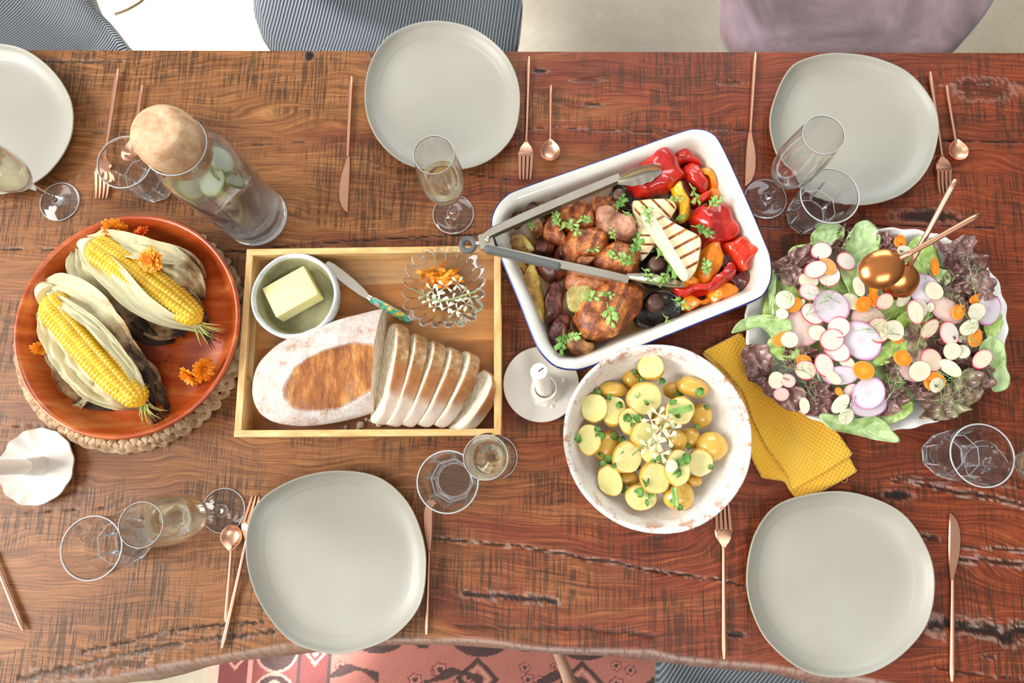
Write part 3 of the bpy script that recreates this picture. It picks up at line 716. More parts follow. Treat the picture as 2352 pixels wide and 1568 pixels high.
def knife(label, h, e, flip=1, z=0.0):
    t = thing('table_knife', label, 'knife', (0, 0, 0), 0, 'copper table knives')
    mk('handle', handle_geo(0.137, 0.0039, 0.0026, 0.001, 0.001), MT['copper'], t, loc=(0, 0, 0))
    f = flip
    secs = [(0.132, -0.002, 0.0026), (0.142, -0.003, 0.0035), (0.152, -0.0055, 0.0042), (0.165, -0.0092, 0.0046), (0.18, -0.0117, 0.0048), (0.195, -0.0125, 0.0047), (0.208, -0.0114, 0.0044), (0.219, -0.0075, 0.0041), (0.226, -0.0025, 0.0038), (0.230, 0.003, 0.0038)]
    secs = [(y, a, b) if f > 0 else (y, -b, -a) for y, a, b in secs]
    mk('blade', flat_shape(secs, lambda y: 0.0028, 0.0014), MT['copper'], t, loc=(0, 0, 0))
    place2(t, h, e, 0.23, z); return t
knife('copper knife left of the plate before the grey corduroy chair', (809, 180), (795, 490), -1)
fork('copper fork just above the rim of the enamel roasting dish', (1215, 135), (1206, 415))
spoon('copper teaspoon above the roasting dish, right of a fork', (1265, 200), (1263, 375))
knife('copper knife between the roasting dish and the plate by the velvet chair', (1733, 125), (1714, 430), 1)
fork('copper fork half hidden by the plate before the velvet chair', (2132, 170), (2168, 447))
spoon('copper teaspoon at the far right, right of the partly hidden fork', (2170, 200), (2196, 374))
fork('copper fork beside the carafe, its tines under the water tumbler', (276, 163), (236, 458))
spoon('copper teaspoon seen through the tumbler next to the corked carafe', (331, 199), (307, 374))
spoon('copper teaspoon at the foot of the left champagne flute, beside the near plate', (522, 1425), (541, 1203))
fork('copper fork leaning under the left rim of the near left plate', (515, 1485), (594, 1139))
knife('copper knife along the right side of the near left plate', (981, 1455), (990, 1139), 1)
fork('copper fork with its tines pointing at the potato bowl', (1661, 1510), (1658, 1152))
knife('copper knife right of the plate with the napkin tip', (2182, 1562), (2184, 1178), -1)
knife('copper cutlery handle cut off by the lower left edge of the picture', (60, 1446), (-74, 1118), 1)

# ---------------------------------------------------------------- glasses
def torus(R, r, z, n=64, m_=8, poly=0, rot=0.0):
    rg = []
    for i in range(n):
        a = 2 * math.pi * i / n; k = 1.0
        if poly: d = (a + math.pi / poly) % (2 * math.pi / poly) - math.pi / poly; k = math.cos(math.pi / poly) / math.cos(d) * 1.02
        rg.append([Vector((math.cos(a) * (R * k + r * math.cos(b)), math.sin(a) * (R * k + r * math.cos(b)), z + r * math.sin(b))) for b in [2 * math.pi * q / m_ for q in range(m_)]])
    return loft(rg + [rg[0]], False, False)
def flute(label, fx, fy, wine=None, H=0.205, n=64):
    q = P(fx, fy, 0.002)
    t = thing('champagne_flute', label, 'glass', (q.x, q.y, TZ), 0, 'champagne flutes')
    k = H / 0.205
    o_ = [(0.0, 0.0006), (0.028, 0.0006), (0.0312, 0.0012), (0.0316, 0.0020), (0.0308, 0.0028), (0.02, 0.0042), (0.010, 0.0065), (0.0058, 0.011), (0.0042, 0.018), (0.0038, 0.035), (0.0040, 0.055), (0.0055, 0.066), (0.0105, 0.073), (0.0185, 0.083), (0.0250, 0.096), (0.0290, 0.112), (0.0306, 0.13), (0.0302, 0.150), (0.0285, 0.175), (0.02625, 0.2), (0.0260, 0.2028), (0.02585, 0.2042), (0.0256, 0.2048), (0.0254, 0.205)]
    i_ = [(0.0252, 0.2048), (0.02495, 0.2042), (0.0250, 0.2028), (0.02525, 0.2), (0.0274, 0.175), (0.0290, 0.150), (0.0294, 0.13), (0.0278, 0.112), (0.0238, 0.097), (0.0172, 0.0855), (0.009, 0.0775), (0.0, 0.0745)]
    mk('glass_body', lathe([(r, h * k) for r, h in o_ + i_], n), MT['glass'], t, loc=(0, 0, 0), angle=180)
    t.children[0].location = (0, 0, 0)
    mk('foot_glint', cat_geo(torus(.0314, .0007, .0022), torus(.0085, .0006, .0072, 40)), MT['glass_edge_glint'], t, loc=(0, 0, 0), angle=180)  # thin whitish rings added as painted glints around the foot
    mk('lip', torus(.0255, .00045, H), MT['glass_edge_glint'], t, loc=(0, 0, 0), angle=180)  # whitish ring standing in for the bright light caught in the lip
    if wine:
        hw = wine; ins = sorted([(r, h * k) for r, h in i_], key=lambda a: a[1]); prof = [(0, ins[0][1] + .0006)]
        for r, h in ins[1:]:
            if h < hw: prof.append((r - 0.0005, h + 0.0003))
            else:
                pr, ph = prof[-1]; f = (hw - ph) / (h - ph); prof.append((pr + (r - 0.0005 - pr) * f, hw)); break
        prof += [(prof[-1][0] * 0.985, hw - 0.0004), (prof[-1][0] * 0.5, hw - 0.0006)]
        w = mk('wine', lathe(prof, n), MT['wine'], t, loc=(0, 0, 0), angle=180); w['label'] = 'pale sparkling wine'
        rr = random.Random(int(fx)); gs = []
        for _ in range(26):
            a = rr.uniform(0, 6.28); rad = rr.uniform(0.3, 0.86); z_ = rr.uniform(0.09, hw - 0.004); R_ = np.interp(z_, [h for r, h in ins], [r for r, h in ins]) * rad
            s_ = rr.uniform(0.00035, 0.0008); gs.append(lathe([(0, -s_), (s_ * .7, -s_ * .7), (s_, 0), (s_ * .7, s_ * .7), (0, s_)], 6, (R_ * math.cos(a), R_ * math.sin(a)), z_))
        b_ = mk('bubble', cat_geo(*gs), MT['bubble'], w, loc=(0, 0, 0)); b_['kind'] = 'stuff'
    return t
flute('champagne flute of sparkling wine in front of the middle far plate', 1041, 492, 0.128)
flute('empty champagne flute leaning over the velvet chair plate in this view', 1758, 457)
flute('champagne flute of pale wine at the lower left, beside an empty tumbler', 513, 1172, 0.150)
flute('nearly full champagne flute seen from above by the tray corner', 1138, 1050, 0.155)
flute('champagne flute at the left edge, before the cropped plate', 137, 463, 0.150)
flute('champagne flute at the right edge, its foot behind a tumbler', 2263, 1067, 0.12)
def tumbler(label, bx, by, H=0.086, rot=0.0, n=80):
    q = P(bx, by, 0.0); t = thing('tumbler', label, 'glass', (q.x, q.y, TZ), rot, 'faceted water tumblers')
    K = 8
    def ring(r, z, fac):
        out = []
        for i in range(n):
            a = 2 * math.pi * i / n; d = (a + math.pi / K) % (2 * math.pi / K) - math.pi / K
            rr = r * ((1 - fac) + fac * math.cos(math.pi / K) / math.cos(d) * 1.02) + fac * 0.0013 * math.exp(-((abs(d) - math.pi / K) / 0.07) ** 2); out.append(Vector((rr * math.cos(a), rr * math.sin(a), z)))
        return out
    s = H / 0.086
    pr = [(0.024, 0.0006, 1), (0.0265, 0.0010, 1), (0.0280, 0.003, 1), (0.0292, 0.010, 1), (0.0330, 0.040, 1), (0.0352, 0.050, .9), (0.0366, 0.054, 0.35), (0.0378, 0.058, 0), (0.0406, 0.0815, 0), (0.0408, 0.0845, 0), (0.0406, 0.0856, 0), (0.0402, 0.086, 0), (0.0398, 0.0856, 0), (0.0394, 0.0845, 0), (0.0391, 0.0815, 0), (0.0362, 0.058, 0), (0.0346, 0.053, .15), (0.0322, 0.047, .6), (0.0300, 0.038, .75), (0.0266, 0.016, .6), (0.0230, 0.0115, .3), (0.012, 0.0105, 0), (0.002, 0.0105, 0)]
    mk('glass_body', loft([ring(r, z * s, f) for r, z, f in pr]), MT['glass'], t, loc=(0, 0, 0), angle=32)
    mk('rim', torus(.0402, .0010, .0858 * s, 80), MT['glass_edge_glint'], t, loc=(0, 0, 0), angle=180)  # whitish ring that paints the light gathered by the glass rim
    mk('base_glint', cat_geo(torus(.0275, .0008, .0022, 80, 8, K), torus(.0232, .0007, .0122, 64), torus(.0288, .0006, .0385 * s, 80, 8, K)), MT['glass_edge_glint'], t, loc=(0, 0, 0), angle=180)  # whitish lines added as glints on the base edges
    ribs = []
    for k in range(K):
        a = math.pi / K + 2 * math.pi * k / K; d = Vector((math.cos(a), math.sin(a), 0))
        ribs.append(tube([d * .0296 + Vector((0, 0, .004)), d * .0318 + Vector((0, 0, .02 * s)), d * .0350 + Vector((0, 0, .044 * s)), d * .0362 + Vector((0, 0, .052 * s))], [.0006, .0009, .0009, .0002], 8))
    mk('facet_glints', cat_geo(*ribs), MT['glass_edge_glint'], t, loc=(0, 0, 0), angle=180)  # whitish tubes added as glints along the facet corners
    return t
tumbler('faceted tumbler between the upright flute and the velvet chair plate', 1848, 500, 0.086, 0.1)
tumbler('empty faceted tumbler lowest on the left, under a flute', 313, 1237, 0.098, 0.2)
tumbler('faceted tumbler seen straight down, above a knife blade', 1046, 1101, 0.088, 0.3)
tumbler('faceted tumbler at the right edge, below the salad platter', 2160, 1046, 0.088, 0.0)
tumbler('faceted tumbler next to the corked carafe, over a fork', 362, 427, 0.086, 0.35)

def carafe():
    q = P(590, 498, 0.0); t = thing('water_carafe', 'glass carafe of water with cucumber slices and a cork ball stopper', 'carafe', (q.x, q.y, TZ))
    o_ = [(0, 0.0006), (0.044, 0.0006), (0.0478, 0.003), (0.0490, 0.008), (0.0490, 0.185), (0.0478, 0.198), (0.0445, 0.210), (0.0405, 0.220), (0.0390, 0.230), (0.0393, 0.2365), (0.0393, 0.2385), (0.0391, 0.2393), (0.0386, 0.2396)]
    i_ = [(0.0381, 0.2393), (0.0379, 0.2385), (0.0379, 0.2365), (0.0374, 0.230), (0.0388, 0.2205), (0.0427, 0.209), (0.0458, 0.198), (0.0468, 0.185), (0.0468, 0.022), (0.044, 0.017), (0.0, 0.016)]
    mk('glass_body', lathe(o_ + i_, 72), MT['glass'], t, loc=(0, 0, 0), angle=180)
    mk('water', lathe([(0, 0.0166), (0.0436, 0.0176), (0.0463, 0.0225), (0.0463, 0.172), (0.0455, 0.1715), (0.02, 0.1712)], 72), MT['water'], t, loc=(0, 0, 0), angle=180)
    mk('rim', cat_geo(torus(.0388, .0009, .2392, 72), torus(.0484, .0009, .004, 72), torus(.0452, .0008, .0175, 72)), MT['glass_edge_glint'], t, loc=(0, 0, 0), angle=180)  # whitish rings painting the glints at collar and base
    mk('cork_stopper', lathe([(0, 0.207), (0.029, 0.207), (0.032, 0.210), (0.0352, 0.232), (0.0376, 0.246), (0.0384, 0.256), (0.0370, 0.2655), (0.0338, 0.2735), (0.0300, 0.2785), (0.0270, 0.2802), (0.012, 0.281)], 64), MT['cork'], t, loc=(0, 0, 0), angle=180)
    g = G('cucumber_slice'); uv = g.sep(g.tc('UV')); r = g.math('SQRT', g.math('ADD', g.math('POWER', g.math('SUBTRACT', uv[0], 0.5), 2.0), g.math('POWER', g.math('SUBTRACT', uv[1], 0.5), 2.0)))
    col = g.ramp(r, [(0.0, '#eef2dc'), (0.2, '#f3f6e6'), (0.40, '#eef3da'), (0.46, '#cfdcaa'), (0.49, '#8aa860')])
    MT['cucumber'] = g.fin(col, 0.35, sss=0.15, ssss=0.01)
    its = []
    spec = [((-0.018, 0.012), 0.163, 0.5, 'floating flat nearest the cork'), ((0.012, -0.014), 0.160, -0.35, 'lying nearest the front of the carafe'), ((0.018, 0.018), 0.158, 0.8, 'tilted against the back wall'), ((-0.020, -0.018), 0.152, -0.7, 'half under the others on the near side'), ((0.0, 0.0), 0.147, 0.25, 'under the middle of the pile'), ((0.024, -0.004), 0.150, 1.0, 'on edge by the right wall')]
    for (x, y), z, tl, w in spec:
        o = disc_obj('cucumber_slice', 0.0215, 0.0035, MT['cucumber']) ; o.location = (q.x + x, q.y + y, TZ + z); o.rotation_euler = (tl, tl * 0.5, x * 90)
        tag(o, 'cucumber slice in the water carafe, ' + w, 'cucumber slice', 'cucumber slices in the carafe')
def disc_geo(r, th, n=36, wob=0.0, seed=0):
    rr = random.Random(seed); ph = rr.uniform(0, 6); ring = lambda s, z: [Vector((r * s * (1 + wob * math.sin(2 * a + ph) + wob * 0.6 * math.sin(3 * a + ph * 2)) * math.cos(a), r * s * (1 + wob * math.sin(2 * a + ph) + wob * .6 * math.sin(3 * a + 2 * ph)) * math.sin(a), z)) for a in [2 * math.pi * i / n for i in range(n)]]
    rings = [ring(0.5, 0), ring(0.96, 0), ring(1, th * 0.3), ring(1, th * 0.7), ring(0.96, th), ring(0.8, th), ring(0.5, th * 1.02), ring(0.2, th * 1.03)]
    V, F = loft(rings); uv = [(0.5 + v.x / r * 0.5, 0.5 + v.y / r * 0.5) for v in V]
    return (V, F), uv
def disc_obj(name, r, th, mat, wob=0.02, seed=0):
    g_, uv = disc_geo(r, th, 36, wob, seed); return mk(name, g_, mat, loc=(0, 0, 0), uv=uv, angle=50)
carafe()

# ---------------------------------------------------------------- candles
def candles():
    q, r = ringpx(85, 1071, 85, 90, 0.012)
    t = thing('candle_holder', 'white candle holder with a wavy plate at the left edge', 'candle holder', (q.x, q.y, TZ))
    rings = []
    for s, h, w in ((0.30, 0.0, 0), (0.55, 0.0, 0), (0.97, 0.010, 1), (1.0, 0.0125, 1), (0.99, 0.0145, 1), (0.95, 0.0135, 1), (0.7, 0.007, .25), (0.45, 0.0055, .05), (0.26, 0.006, 0), (0.235, 0.010, 0), (0.225, 0.030, 0), (0.222, 0.032, 0), (0.20, 0.032, 0), (0.195, 0.012, 0), (0.1, 0.0115, 0)):
        rings.append([Vector((r * s * (1 + 0.012 * w * math.sin(13 * a)) * math.cos(a), r * s * (1 + 0.012 * w * math.sin(13 * a)) * math.sin(a), h + 0.0014 * w * math.sin(13 * a + 1) * s)) for a in [2 * math.pi * i / 104 for i in range(104)]])
    mk('plate_and_socket', loft(rings), MT['matte_white_ceramic'], t, loc=(0, 0, 0), angle=60)
    k = thing('taper_candle', 'tall white taper candle in the wavy holder, leaving the picture at left', 'candle', (q.x, q.y, TZ + 0.0125))
    mk('wax', lathe([(0, 0), (0.0105, 0), (0.0108, 0.002), (0.0100, 0.19), (0.007, 0.21), (0.002, 0.216)], 32), MT['candle_wax'], k, loc=(0, 0, 0))
    mk('wick', tube([Vector((0, 0, 0.214)), Vector((0.001, 0, 0.222)), Vector((0.003, 0, 0.227))], 0.0008, 6), MT['wick_black'], k, loc=(0, 0, 0))
    q, r = ringpx(1243, 882, 87, 87, 0.008)
    t = thing('candle_holder', 'flat white disc candle holder between bread tray and potato bowl', 'candle holder', (q.x, q.y, TZ))
    mk('plate', lathe([(r * .3, 0), (r * .85, 0.001), (r * .985, 0.0065), (r, 0.0085), (r * .985, 0.0095), (r * .9, 0.0085), (r * .6, 0.0066)], 80), MT['matte_white_ceramic'], t, loc=(0, 0, 0), angle=50)
    w_ = P(1251, 893, 0.0066) - Vector((q.x, q.y, TZ)); mk('socket', lathe([(0.027, 0.0062), (0.0225, 0.009), (0.0195, 0.018), (0.0175, 0.0215), (0.0150, 0.0212), (0.0145, 0.012), (0.008, 0.0115)], 48, (w_.x, w_.y)), MT['candle_wax'], t, loc=(0, 0, 0), angle=50)
    a = P(1250, 892, .0125); b = P(1237.5, 852, .105); k = thing('candle_stub', 'short burnt white candle stub on the flat disc holder', 'candle', a)
    ax = (b - a).normalized(); M_ = Matrix.Translation(a) @ ax.to_track_quat('Z', 'Y').to_matrix().to_4x4(); L = (b - a).length
    mk('wax', xf(lathe([(0, 0), (0.0120, 0), (0.0122, 0.004), (0.0116, L - .002), (0.0111, L), (0.0095, L - .0005), (0.004, L - .002)], 40), M_), MT['candle_wax'], k)
    mk('wick', xf(tube([Vector((0, 0, L - .002)), Vector((-0.001, 0, L + .001)), Vector((-0.005, 0.0004, L + .002)), Vector((-0.0075, 0.0006, L + .0018))], 0.0009, 6), M_), MT['wick_black'], k)
    rr = random.Random(3); gs = []
    for a, d, s in ((-0.9, 0.030, 0.004), (-1.3, 0.029, 0.005), (-0.5, 0.03, 0.0035), (0.2, 0.034, 0.004), (-1.8, 0.028, 0.004), (-1.1, 0.036, 0.003)):
        gs.append(lathe([(0, 0), (s, 0.0002), (s * .9, s * .35), (s * .5, s * .6), (0.0003, s * .65)], 12, (q.x + d * math.cos(a), q.y + d * math.sin(a)), TZ + 0.0072))
    tag(mk('wax_drips', cat_geo(*gs), MT['candle_wax']), 'hardened wax drips beside the candle stub on the disc', 'wax', None, 'stuff')
candles()
# ---------------------------------------------------------------- straw mat, wooden bowl, corn, marigolds
def g_corn():
    g = G('corn_kernels'); MT['corn'] = g.fin(g.mix(g.math('MULTIPLY', g.ramp(g.noise(300, 3), [(0.63, 0.0), (0.70, 1.0)]), 0.8), g.ramp(g.noise(35, 3), [(0.3, '#e5b21c'), (0.6, '#f3cb3a'), (0.8, '#f7dc70')]), '#5a3d14'), 0.28, sss=0.15, ssss=0.006, coat=0.2)
    g = G('corn_husk'); uv = g.sep(g.tc('UV')); r = g.rand()
    fib = g.noise(26, 4, 0.6, vec=g.map(g.tc('UV'), scale=(8, 0.16, 1)))
    col = g.ramp(fib, [(0.3, '#c0ab68'), (0.46, '#e2d6a4'), (0.62, '#f2ebd0')])
    bn = g.math('ADD', g.math('MULTIPLY', g.math('SUBTRACT', g.noise(38, 4, 0.6), 0.5), 1.3), g.attr('burn').outputs['Fac'])
    col = g.mix(g.ramp(bn, [(0.45, 0.0), (0.75, 0.85)]), col, '#9b6b35'); col = g.mix(g.ramp(bn, [(0.8, 0.0), (1.05, 0.95)]), col, '#2e1d12')
    g.bump(fib, 0.7, 0.0015); MT['husk'] = g.fin(col, 0.5, sss=0.1, ssss=0.004)
    two('corn_silk', '#c9b66c', '#a4c06a', 60, 0.6); two('charred', '#241a14', '#4a3321', 60, 0.8, 0.4)
    two('marigold_orange', '#f08a10', '#f7a81e', 60, 0.5, sss=0.1, ssss=0.004); two('marigold_deep', '#ec5a12', '#f47a18', 60, 0.5)
    two('calyx_green', '#6c7f45', '#93a35f', 60, 0.6); two('flower_heart', '#c4580e', '#e08a1a', 200, 0.7)
g_corn()
def mat_and_bowl():
    q, r = ringpx(302, 763, 270, 274, 0.008)
    gs = []
    for R, A, B, wd, n_ in ((r - 0.016, 0.0085, 0.0034, 0.0115, 20), (r - 0.040, 0.008, 0.003, 0.011, 17), (r - 0.062, 0.0075, 0.0025, 0.010, 14)):
        for j in range(3):
            ph = 2 * math.pi * j / 3; rings = []; M_ = 420
            rr = random.Random(j + int(R * 1e4))
            for i in range(M_):
                th = 2 * math.pi * i / M_; w = n_ * th + ph
                rad = R + A * math.sin(w) + 0.0015 * noise.noise(Vector((math.cos(th) * 9, math.sin(th) * 9, j * 5))); z = 0.0072 + 1.3 * B * math.sin(2 * w + 1)
                wv = wd * (0.52 + 0.12 * math.sin(th * 57 + j))
                dz = A * n_ * math.cos(w) / R; tw = math.atan(dz)
                cx, cy = math.cos(th), math.sin(th); ring = []
                for k in range(8):
                    a = 2 * math.pi * k / 8; o_ = math.cos(a) * wv * math.cos(tw); ot = -math.cos(a) * wv * math.sin(tw); zz = math.sin(a) * 0.0032 + 0.0012 * (1 if k in (1, 3) else 0)
                    ring.append(Vector((q.x + cx * (rad + o_) - cy * ot, q.y + cy * (rad + o_) + cx * ot, TZ + max(0.0006, z + zz - 0.25 * abs(o_) * 0.4))))
                rings.append(ring)
            V, F = loft(rings + [rings[0]], False, False); gs.append((V, F))
    gs.append(lathe([(0.0, 0.001), (r - 0.072, 0.001), (r - 0.07, 0.004), (r - 0.074, 0.007), (0.001, 0.007)], 64, (q.x, q.y), TZ))
    tag(mk('woven_placemat', cat_geo(*gs), MT['straw'], loc=(q.x, q.y, TZ)), 'round braided straw placemat under the wooden bowl', 'placemat')
    q2, r2 = ringpx(293, 744, 257, 257, 0.062)
    z0 = 0.0128
    o = mk('wooden_bowl', lathe([(r2 * .5, z0), (r2 * .78, z0), (r2 * .84, z0 + 0.004), (r2 * .93, z0 + 0.022), (r2 * .985, 0.056), (r2, 0.0615), (r2 * .992, 0.0645), (r2 * .972, 0.0648), (r2 * .955, 0.0615), (r2 * .93, 0.050), (r2 * .885, 0.036), (r2 * .83, 0.0275), (r2 * .76, 0.0235), (r2 * .6, 0.022), (r2 * .3, 0.0215), (0.002, 0.0213)], 128, (q2.x, q2.y), TZ), MT['bowl_wood'], loc=(q2.x, q2.y, TZ + z0), angle=180)
    tag(o, 'wide reddish wooden bowl holding two grilled corn cobs', 'bowl')
mat_and_bowl()
FZ = 0.0225
def cob(t, apx, bpx, r, z, rows=14, kern=34):
    a, b = P(*apx, z), P(*bpx, z); ax = (b - a); L = ax.length; T = ax.normalized(); N = Vector((0, 0, 1)); B = T.cross(N)
    rings = []; NV = kern * 6; NU = rows * 6
    for i in range(NV + 1):
        v = i / NV; rad = r * min(1, (1 - (1 - min(v / 0.1, 1)) ** 2) * 0.35 + 0.65) * (1 - 0.5 * max(0, (v - 0.55) / 0.45) ** 2) * (1 - 0.9 * max(0, (v - 0.93) / 0.07) ** 2)
        ring = []
        for k in range(NU):
            u = k / NU; row = u * rows; off = 0.5 if int(row) % 2 else 0.0
            kv = abs(math.sin(math.pi * (v * kern + off))) ** 0.55; ku = abs(math.sin(math.pi * row)) ** 0.55
            rr = rad * (0.87 + 0.16 * kv * ku + 0.015 * noise.noise(Vector((int(row) * 3.1, int(v * kern + off) * 1.7, 0))))
            an = 2 * math.pi * u
            ring.append(a + T * (L * v) + (B * math.cos(an) + N * math.sin(an)) * rr)
        rings.append(ring)
    mk('cob', loft(rings), MT['corn'], t, angle=180)
def husk(t, path, wid, cup=0.6, burn=(0, 0), wav=0.003, seed=0, th=0.0007, up=None):
    pts = spline([P(x, y, z) for x, y, z in path], 26, False)
    ws = [np.interp(i / 25, np.linspace(0, 1, len(wid)), wid) for i in range(26)]
    g_, uv = strip(pts, ws, cup, th, 22, wav * 1.5, seed, up, .0011)
    o = mk('husk_leaf', g_, MT['husk'], t, uv=uv, angle=180)
    a = o.data.attributes.new('burn', 'FLOAT', 'POINT')
    a.data.foreach_set('value', np.array([burn[0] + (burn[1] - burn[0]) * v ** 1.2 for u, v in uv], dtype=np.float32))
def silk(t, px, z, ang, n, L, mat, seed=1):
    rr = random.Random(seed); gs = []; p = P(*px, z)
    for k in range(n):
        a = ang + rr.uniform(-0.5, 0.5); l = L * rr.uniform(0.5, 1.1); d = Vector((math.cos(a), math.sin(a), 0)); s = Vector((-d.y, d.x, 0)) * rr.uniform(-0.006, 0.006)
        q = p + s + Vector((0, 0, rr.uniform(-.003, .006)))
        gs.append(tube([q, q + d * l * .4 + Vector((0, 0, .002)), q + d * l * .75 + s * .6, q + d * l + s * 1.5 + Vector((0, 0, -min(0.008, q.z - TZ - FZ - .003)))], [0.0011, 0.001, 0.0008, 0.0003], 5))
    mk('corn_silk', cat_geo(*gs), mat, t)
def corns():
    p = P(330, 640, FZ); t = thing('corn_cob', 'grilled corn cob in its pale husk, upper one, a marigold lying on it', 'corn', (p.x, p.y, TZ + FZ), 0, 'grilled corn cobs')
    cob(t, (222, 566), (462, 738), 0.0265, 0.056)
    husk(t, [(185, 560, .05), (215, 590, .066), (270, 640, .08), (322, 694, .080), (385, 732, .070), (450, 752, .05), (485, 768, .035)], [.008, .016, .019, .019, .015, .009, .003], 0.6, (0, .3), .003, 1)
    husk(t, [(180, 560, .045), (185, 610, .055), (220, 660, .06), (270, 710, .055), (310, 750, .045), (350, 780, .034), (400, 785, .03)], [.007, .017, .021, .02, .017, .011, .002], 0.4, (0, 1.3), .006, 2)
    husk(t, [(195, 552, .05), (240, 552, .066), (300, 565, .07), (360, 580, .068), (420, 592, .06), (455, 615, .05), (468, 640, .04)], [.006, .013, .018, .018, .016, .012, .004], 0.5, (-.1, .75), .005, 3)
    husk(t, [(250, 575, .045), (330, 590, .055), (390, 605, .06), (430, 635, .055), (452, 662, .046), (462, 690, .036)], [.006, .018, .026, .026, .02, .006], 0.3, (.1, .9), .007, 4)
    husk(t, [(330, 720, .036), (350, 745, .034), (380, 755, .034), (420, 750, .034), (440, 740, .034)], [.01, .018, .018, .014, .006], .3, (.6, 1.1), .004, 5)
    husk(t, [(400, 640, .04), (440, 690, .046), (465, 720, .044), (480, 745, .034)], [.008, .012, .01, .002], .4, (.2, 1.1), .003, 15)
    mk('stem_end', tube([P(178, 555, .043), P(192, 559, .048), P(215, 570, .053)], [.0075, .010, .016], 16), MT['husk'], t)
    silk(t, (455, 745), .045, -0.75, 16, 0.035, MT['corn_silk'], 4); silk(t, (470, 760), .036, -0.6, 10, .03, MT['charred'], 9)
    p = P(220, 810, FZ); t = thing('corn_cob', 'grilled corn cob with a half charred husk, lower one in the bowl', 'corn', (p.x, p.y, TZ + FZ), 0, 'grilled corn cobs')
    cob(t, (122, 690), (330, 930), 0.0285, 0.055, 14, 36)
    husk(t, [(100, 660, .045), (140, 660, .066), (200, 690, .08), (250, 740, .082), (295, 800, .074), (325, 850, .06), (345, 905, .045), (358, 950, .03)], [.009, .02, .025, .026, .023, .018, .012, .003], 0.5, (.05, 1.4), .004, 6)
    husk(t, [(115, 675, .064), (160, 705, .082), (215, 745, .086), (265, 800, .083), (305, 850, .072), (325, 895, .058), (340, 930, .04)], [.005, .008, .009, .010, .009, .008, .003], 0.6, (-.1, .4), .003, 7)
    husk(t, [(105, 690, .05), (112, 740, .062), (140, 800, .066), (180, 860, .06), (230, 905, .05), (290, 925, .042), (345, 935, .034)], [.007, .015, .018, .018, .016, .012, .003], 0.45, (-.2, .8), .005, 8)
    husk(t, [(104, 690, .045), (108, 750, .045), (130, 820, .04), (150, 870, .034), (172, 905, .03), (200, 925, .027)], [.006, .011, .013, .012, .012, .006], 0.4, (-.1, 1.3), .005, 9)
    husk(t, [(130, 760, .04), (155, 840, .036), (185, 890, .032), (215, 915, .029), (260, 935, .028)], [.01, .018, .022, .018, .006], 0.2, (.5, 1.2), .005, 10)
    husk(t, [(300, 820, .05), (345, 870, .045), (372, 915, .034), (388, 948, .028)], [.014, .016, .010, .002], .4, (.5, 1.3), .006, 16)
    husk(t, [(210, 870, .055), (205, 900, .045), (190, 925, .034), (170, 940, .03)], [.003, .0035, .004, .006], .3, (0, .2), .002, 17)
    mk('stem_end', tube([P(82, 648, .037), P(96, 660, .044), P(115, 680, .05)], [.0085, .012, .018], 16), MT['husk'], t)
    silk(t, (335, 930), .045, -1.1, 14, 0.03, MT['corn_silk'], 5); silk(t, (352, 945), .034, -0.7, 16, .03, MT['charred'], 8)
    rr = random.Random(21); gs = []
    for k in range(90):
        cx, cy, sx, sy = rr.choice(((400, 770, 60, 40), (495, 720, 12, 40), (310, 955, 60, 15), (370, 830, 45, 25), (230, 620, 60, 40), (420, 560, 50, 30), (480, 650, 20, 30)))
        p = P(rr.gauss(cx, sx * .6), rr.gauss(cy, sy * .6), FZ + .0002)
        if (p - P(293, 749, FZ)).length > 0.115: continue
        a = rr.uniform(0, 6.3); l = rr.uniform(.001, .005); d = Vector((math.cos(a), math.sin(a), 0)) * l
        gs.append(tube([p - d, p + Vector((0, 0, .0006)), p + d], [.0003, .0006, .0003], 4))
    tag(mk('charred_bits', cat_geo(*gs), MT['charred']), 'scattered black charred bits on the floor of the wooden bowl', 'crumbs', None, 'stuff')
corns()
def petal_ring(n, L, w, lift, droop, seed, r0=0.0015):
    rr = random.Random(seed); gs = []
    for k in range(n):
        a = 2 * math.pi * k / n + rr.uniform(-.1, .1); l = L * rr.uniform(.88, 1.08); d = Vector((math.cos(a), math.sin(a), 0)); up = lift * rr.uniform(.7, 1.3)
        pts = [d * (r0 + l * s) + Vector((0, 0, up * s - droop * s * s)) for s in (0, .3, .6, .85, 1.0)]
        gs.append(strip(pts, [w * .4, w * .8, w, w * .85, w * .35], .25, .0003, 4, 0, k)[0])
    return cat_geo(*gs)
def marigold(label, px, z, scale, deep, tilt, stem=None):
    p = P(*px, z); t = thing('marigold_flower', label, 'flower', p, 0, 'marigold flowers in the bowl')
    mp = MT['marigold_deep' if deep else 'marigold_orange']
    s = scale; R = Euler(tilt).to_matrix().to_4x4() @ Matrix.Scale(s, 4)
    T_ = Matrix.Translation(p) @ R
    mk('petals', xf(cat_geo(petal_ring(15, .017, .0032, .004, .003, 1), petal_ring(13, .0135, .003, .008, .002, 2), petal_ring(9, .008, .0024, .008, 0, 3)), T_), mp, t, angle=180)
    mk('flower_heart', xf(lathe([(0, .001), (.0035, .0015), (.0035, .004), (.002, .0052), (.0004, .0056)], 16), T_), MT['flower_heart'], t)
    mk('calyx', xf(lathe([(0, -.0065), (.0014, -.0065), (.0024, -.003), (.0042, -.0006), (.003, .0008), (0, .001)], 14), T_), MT['calyx_green'], t)
marigold('marigold lying on the kernels of the upper corn cob', (347, 598), .086, 1.05, False, (0.25, -0.2, 0.4))
marigold('pale orange marigold tipped sideways at the top of the wooden bowl', (262, 526), .064, 1.0, False, (0.85, -0.5, 1.0))
marigold('deep orange marigold beside another at the top of the wooden bowl', (321, 540), .058, .95, True, (-0.2, 0.7, 2.0))
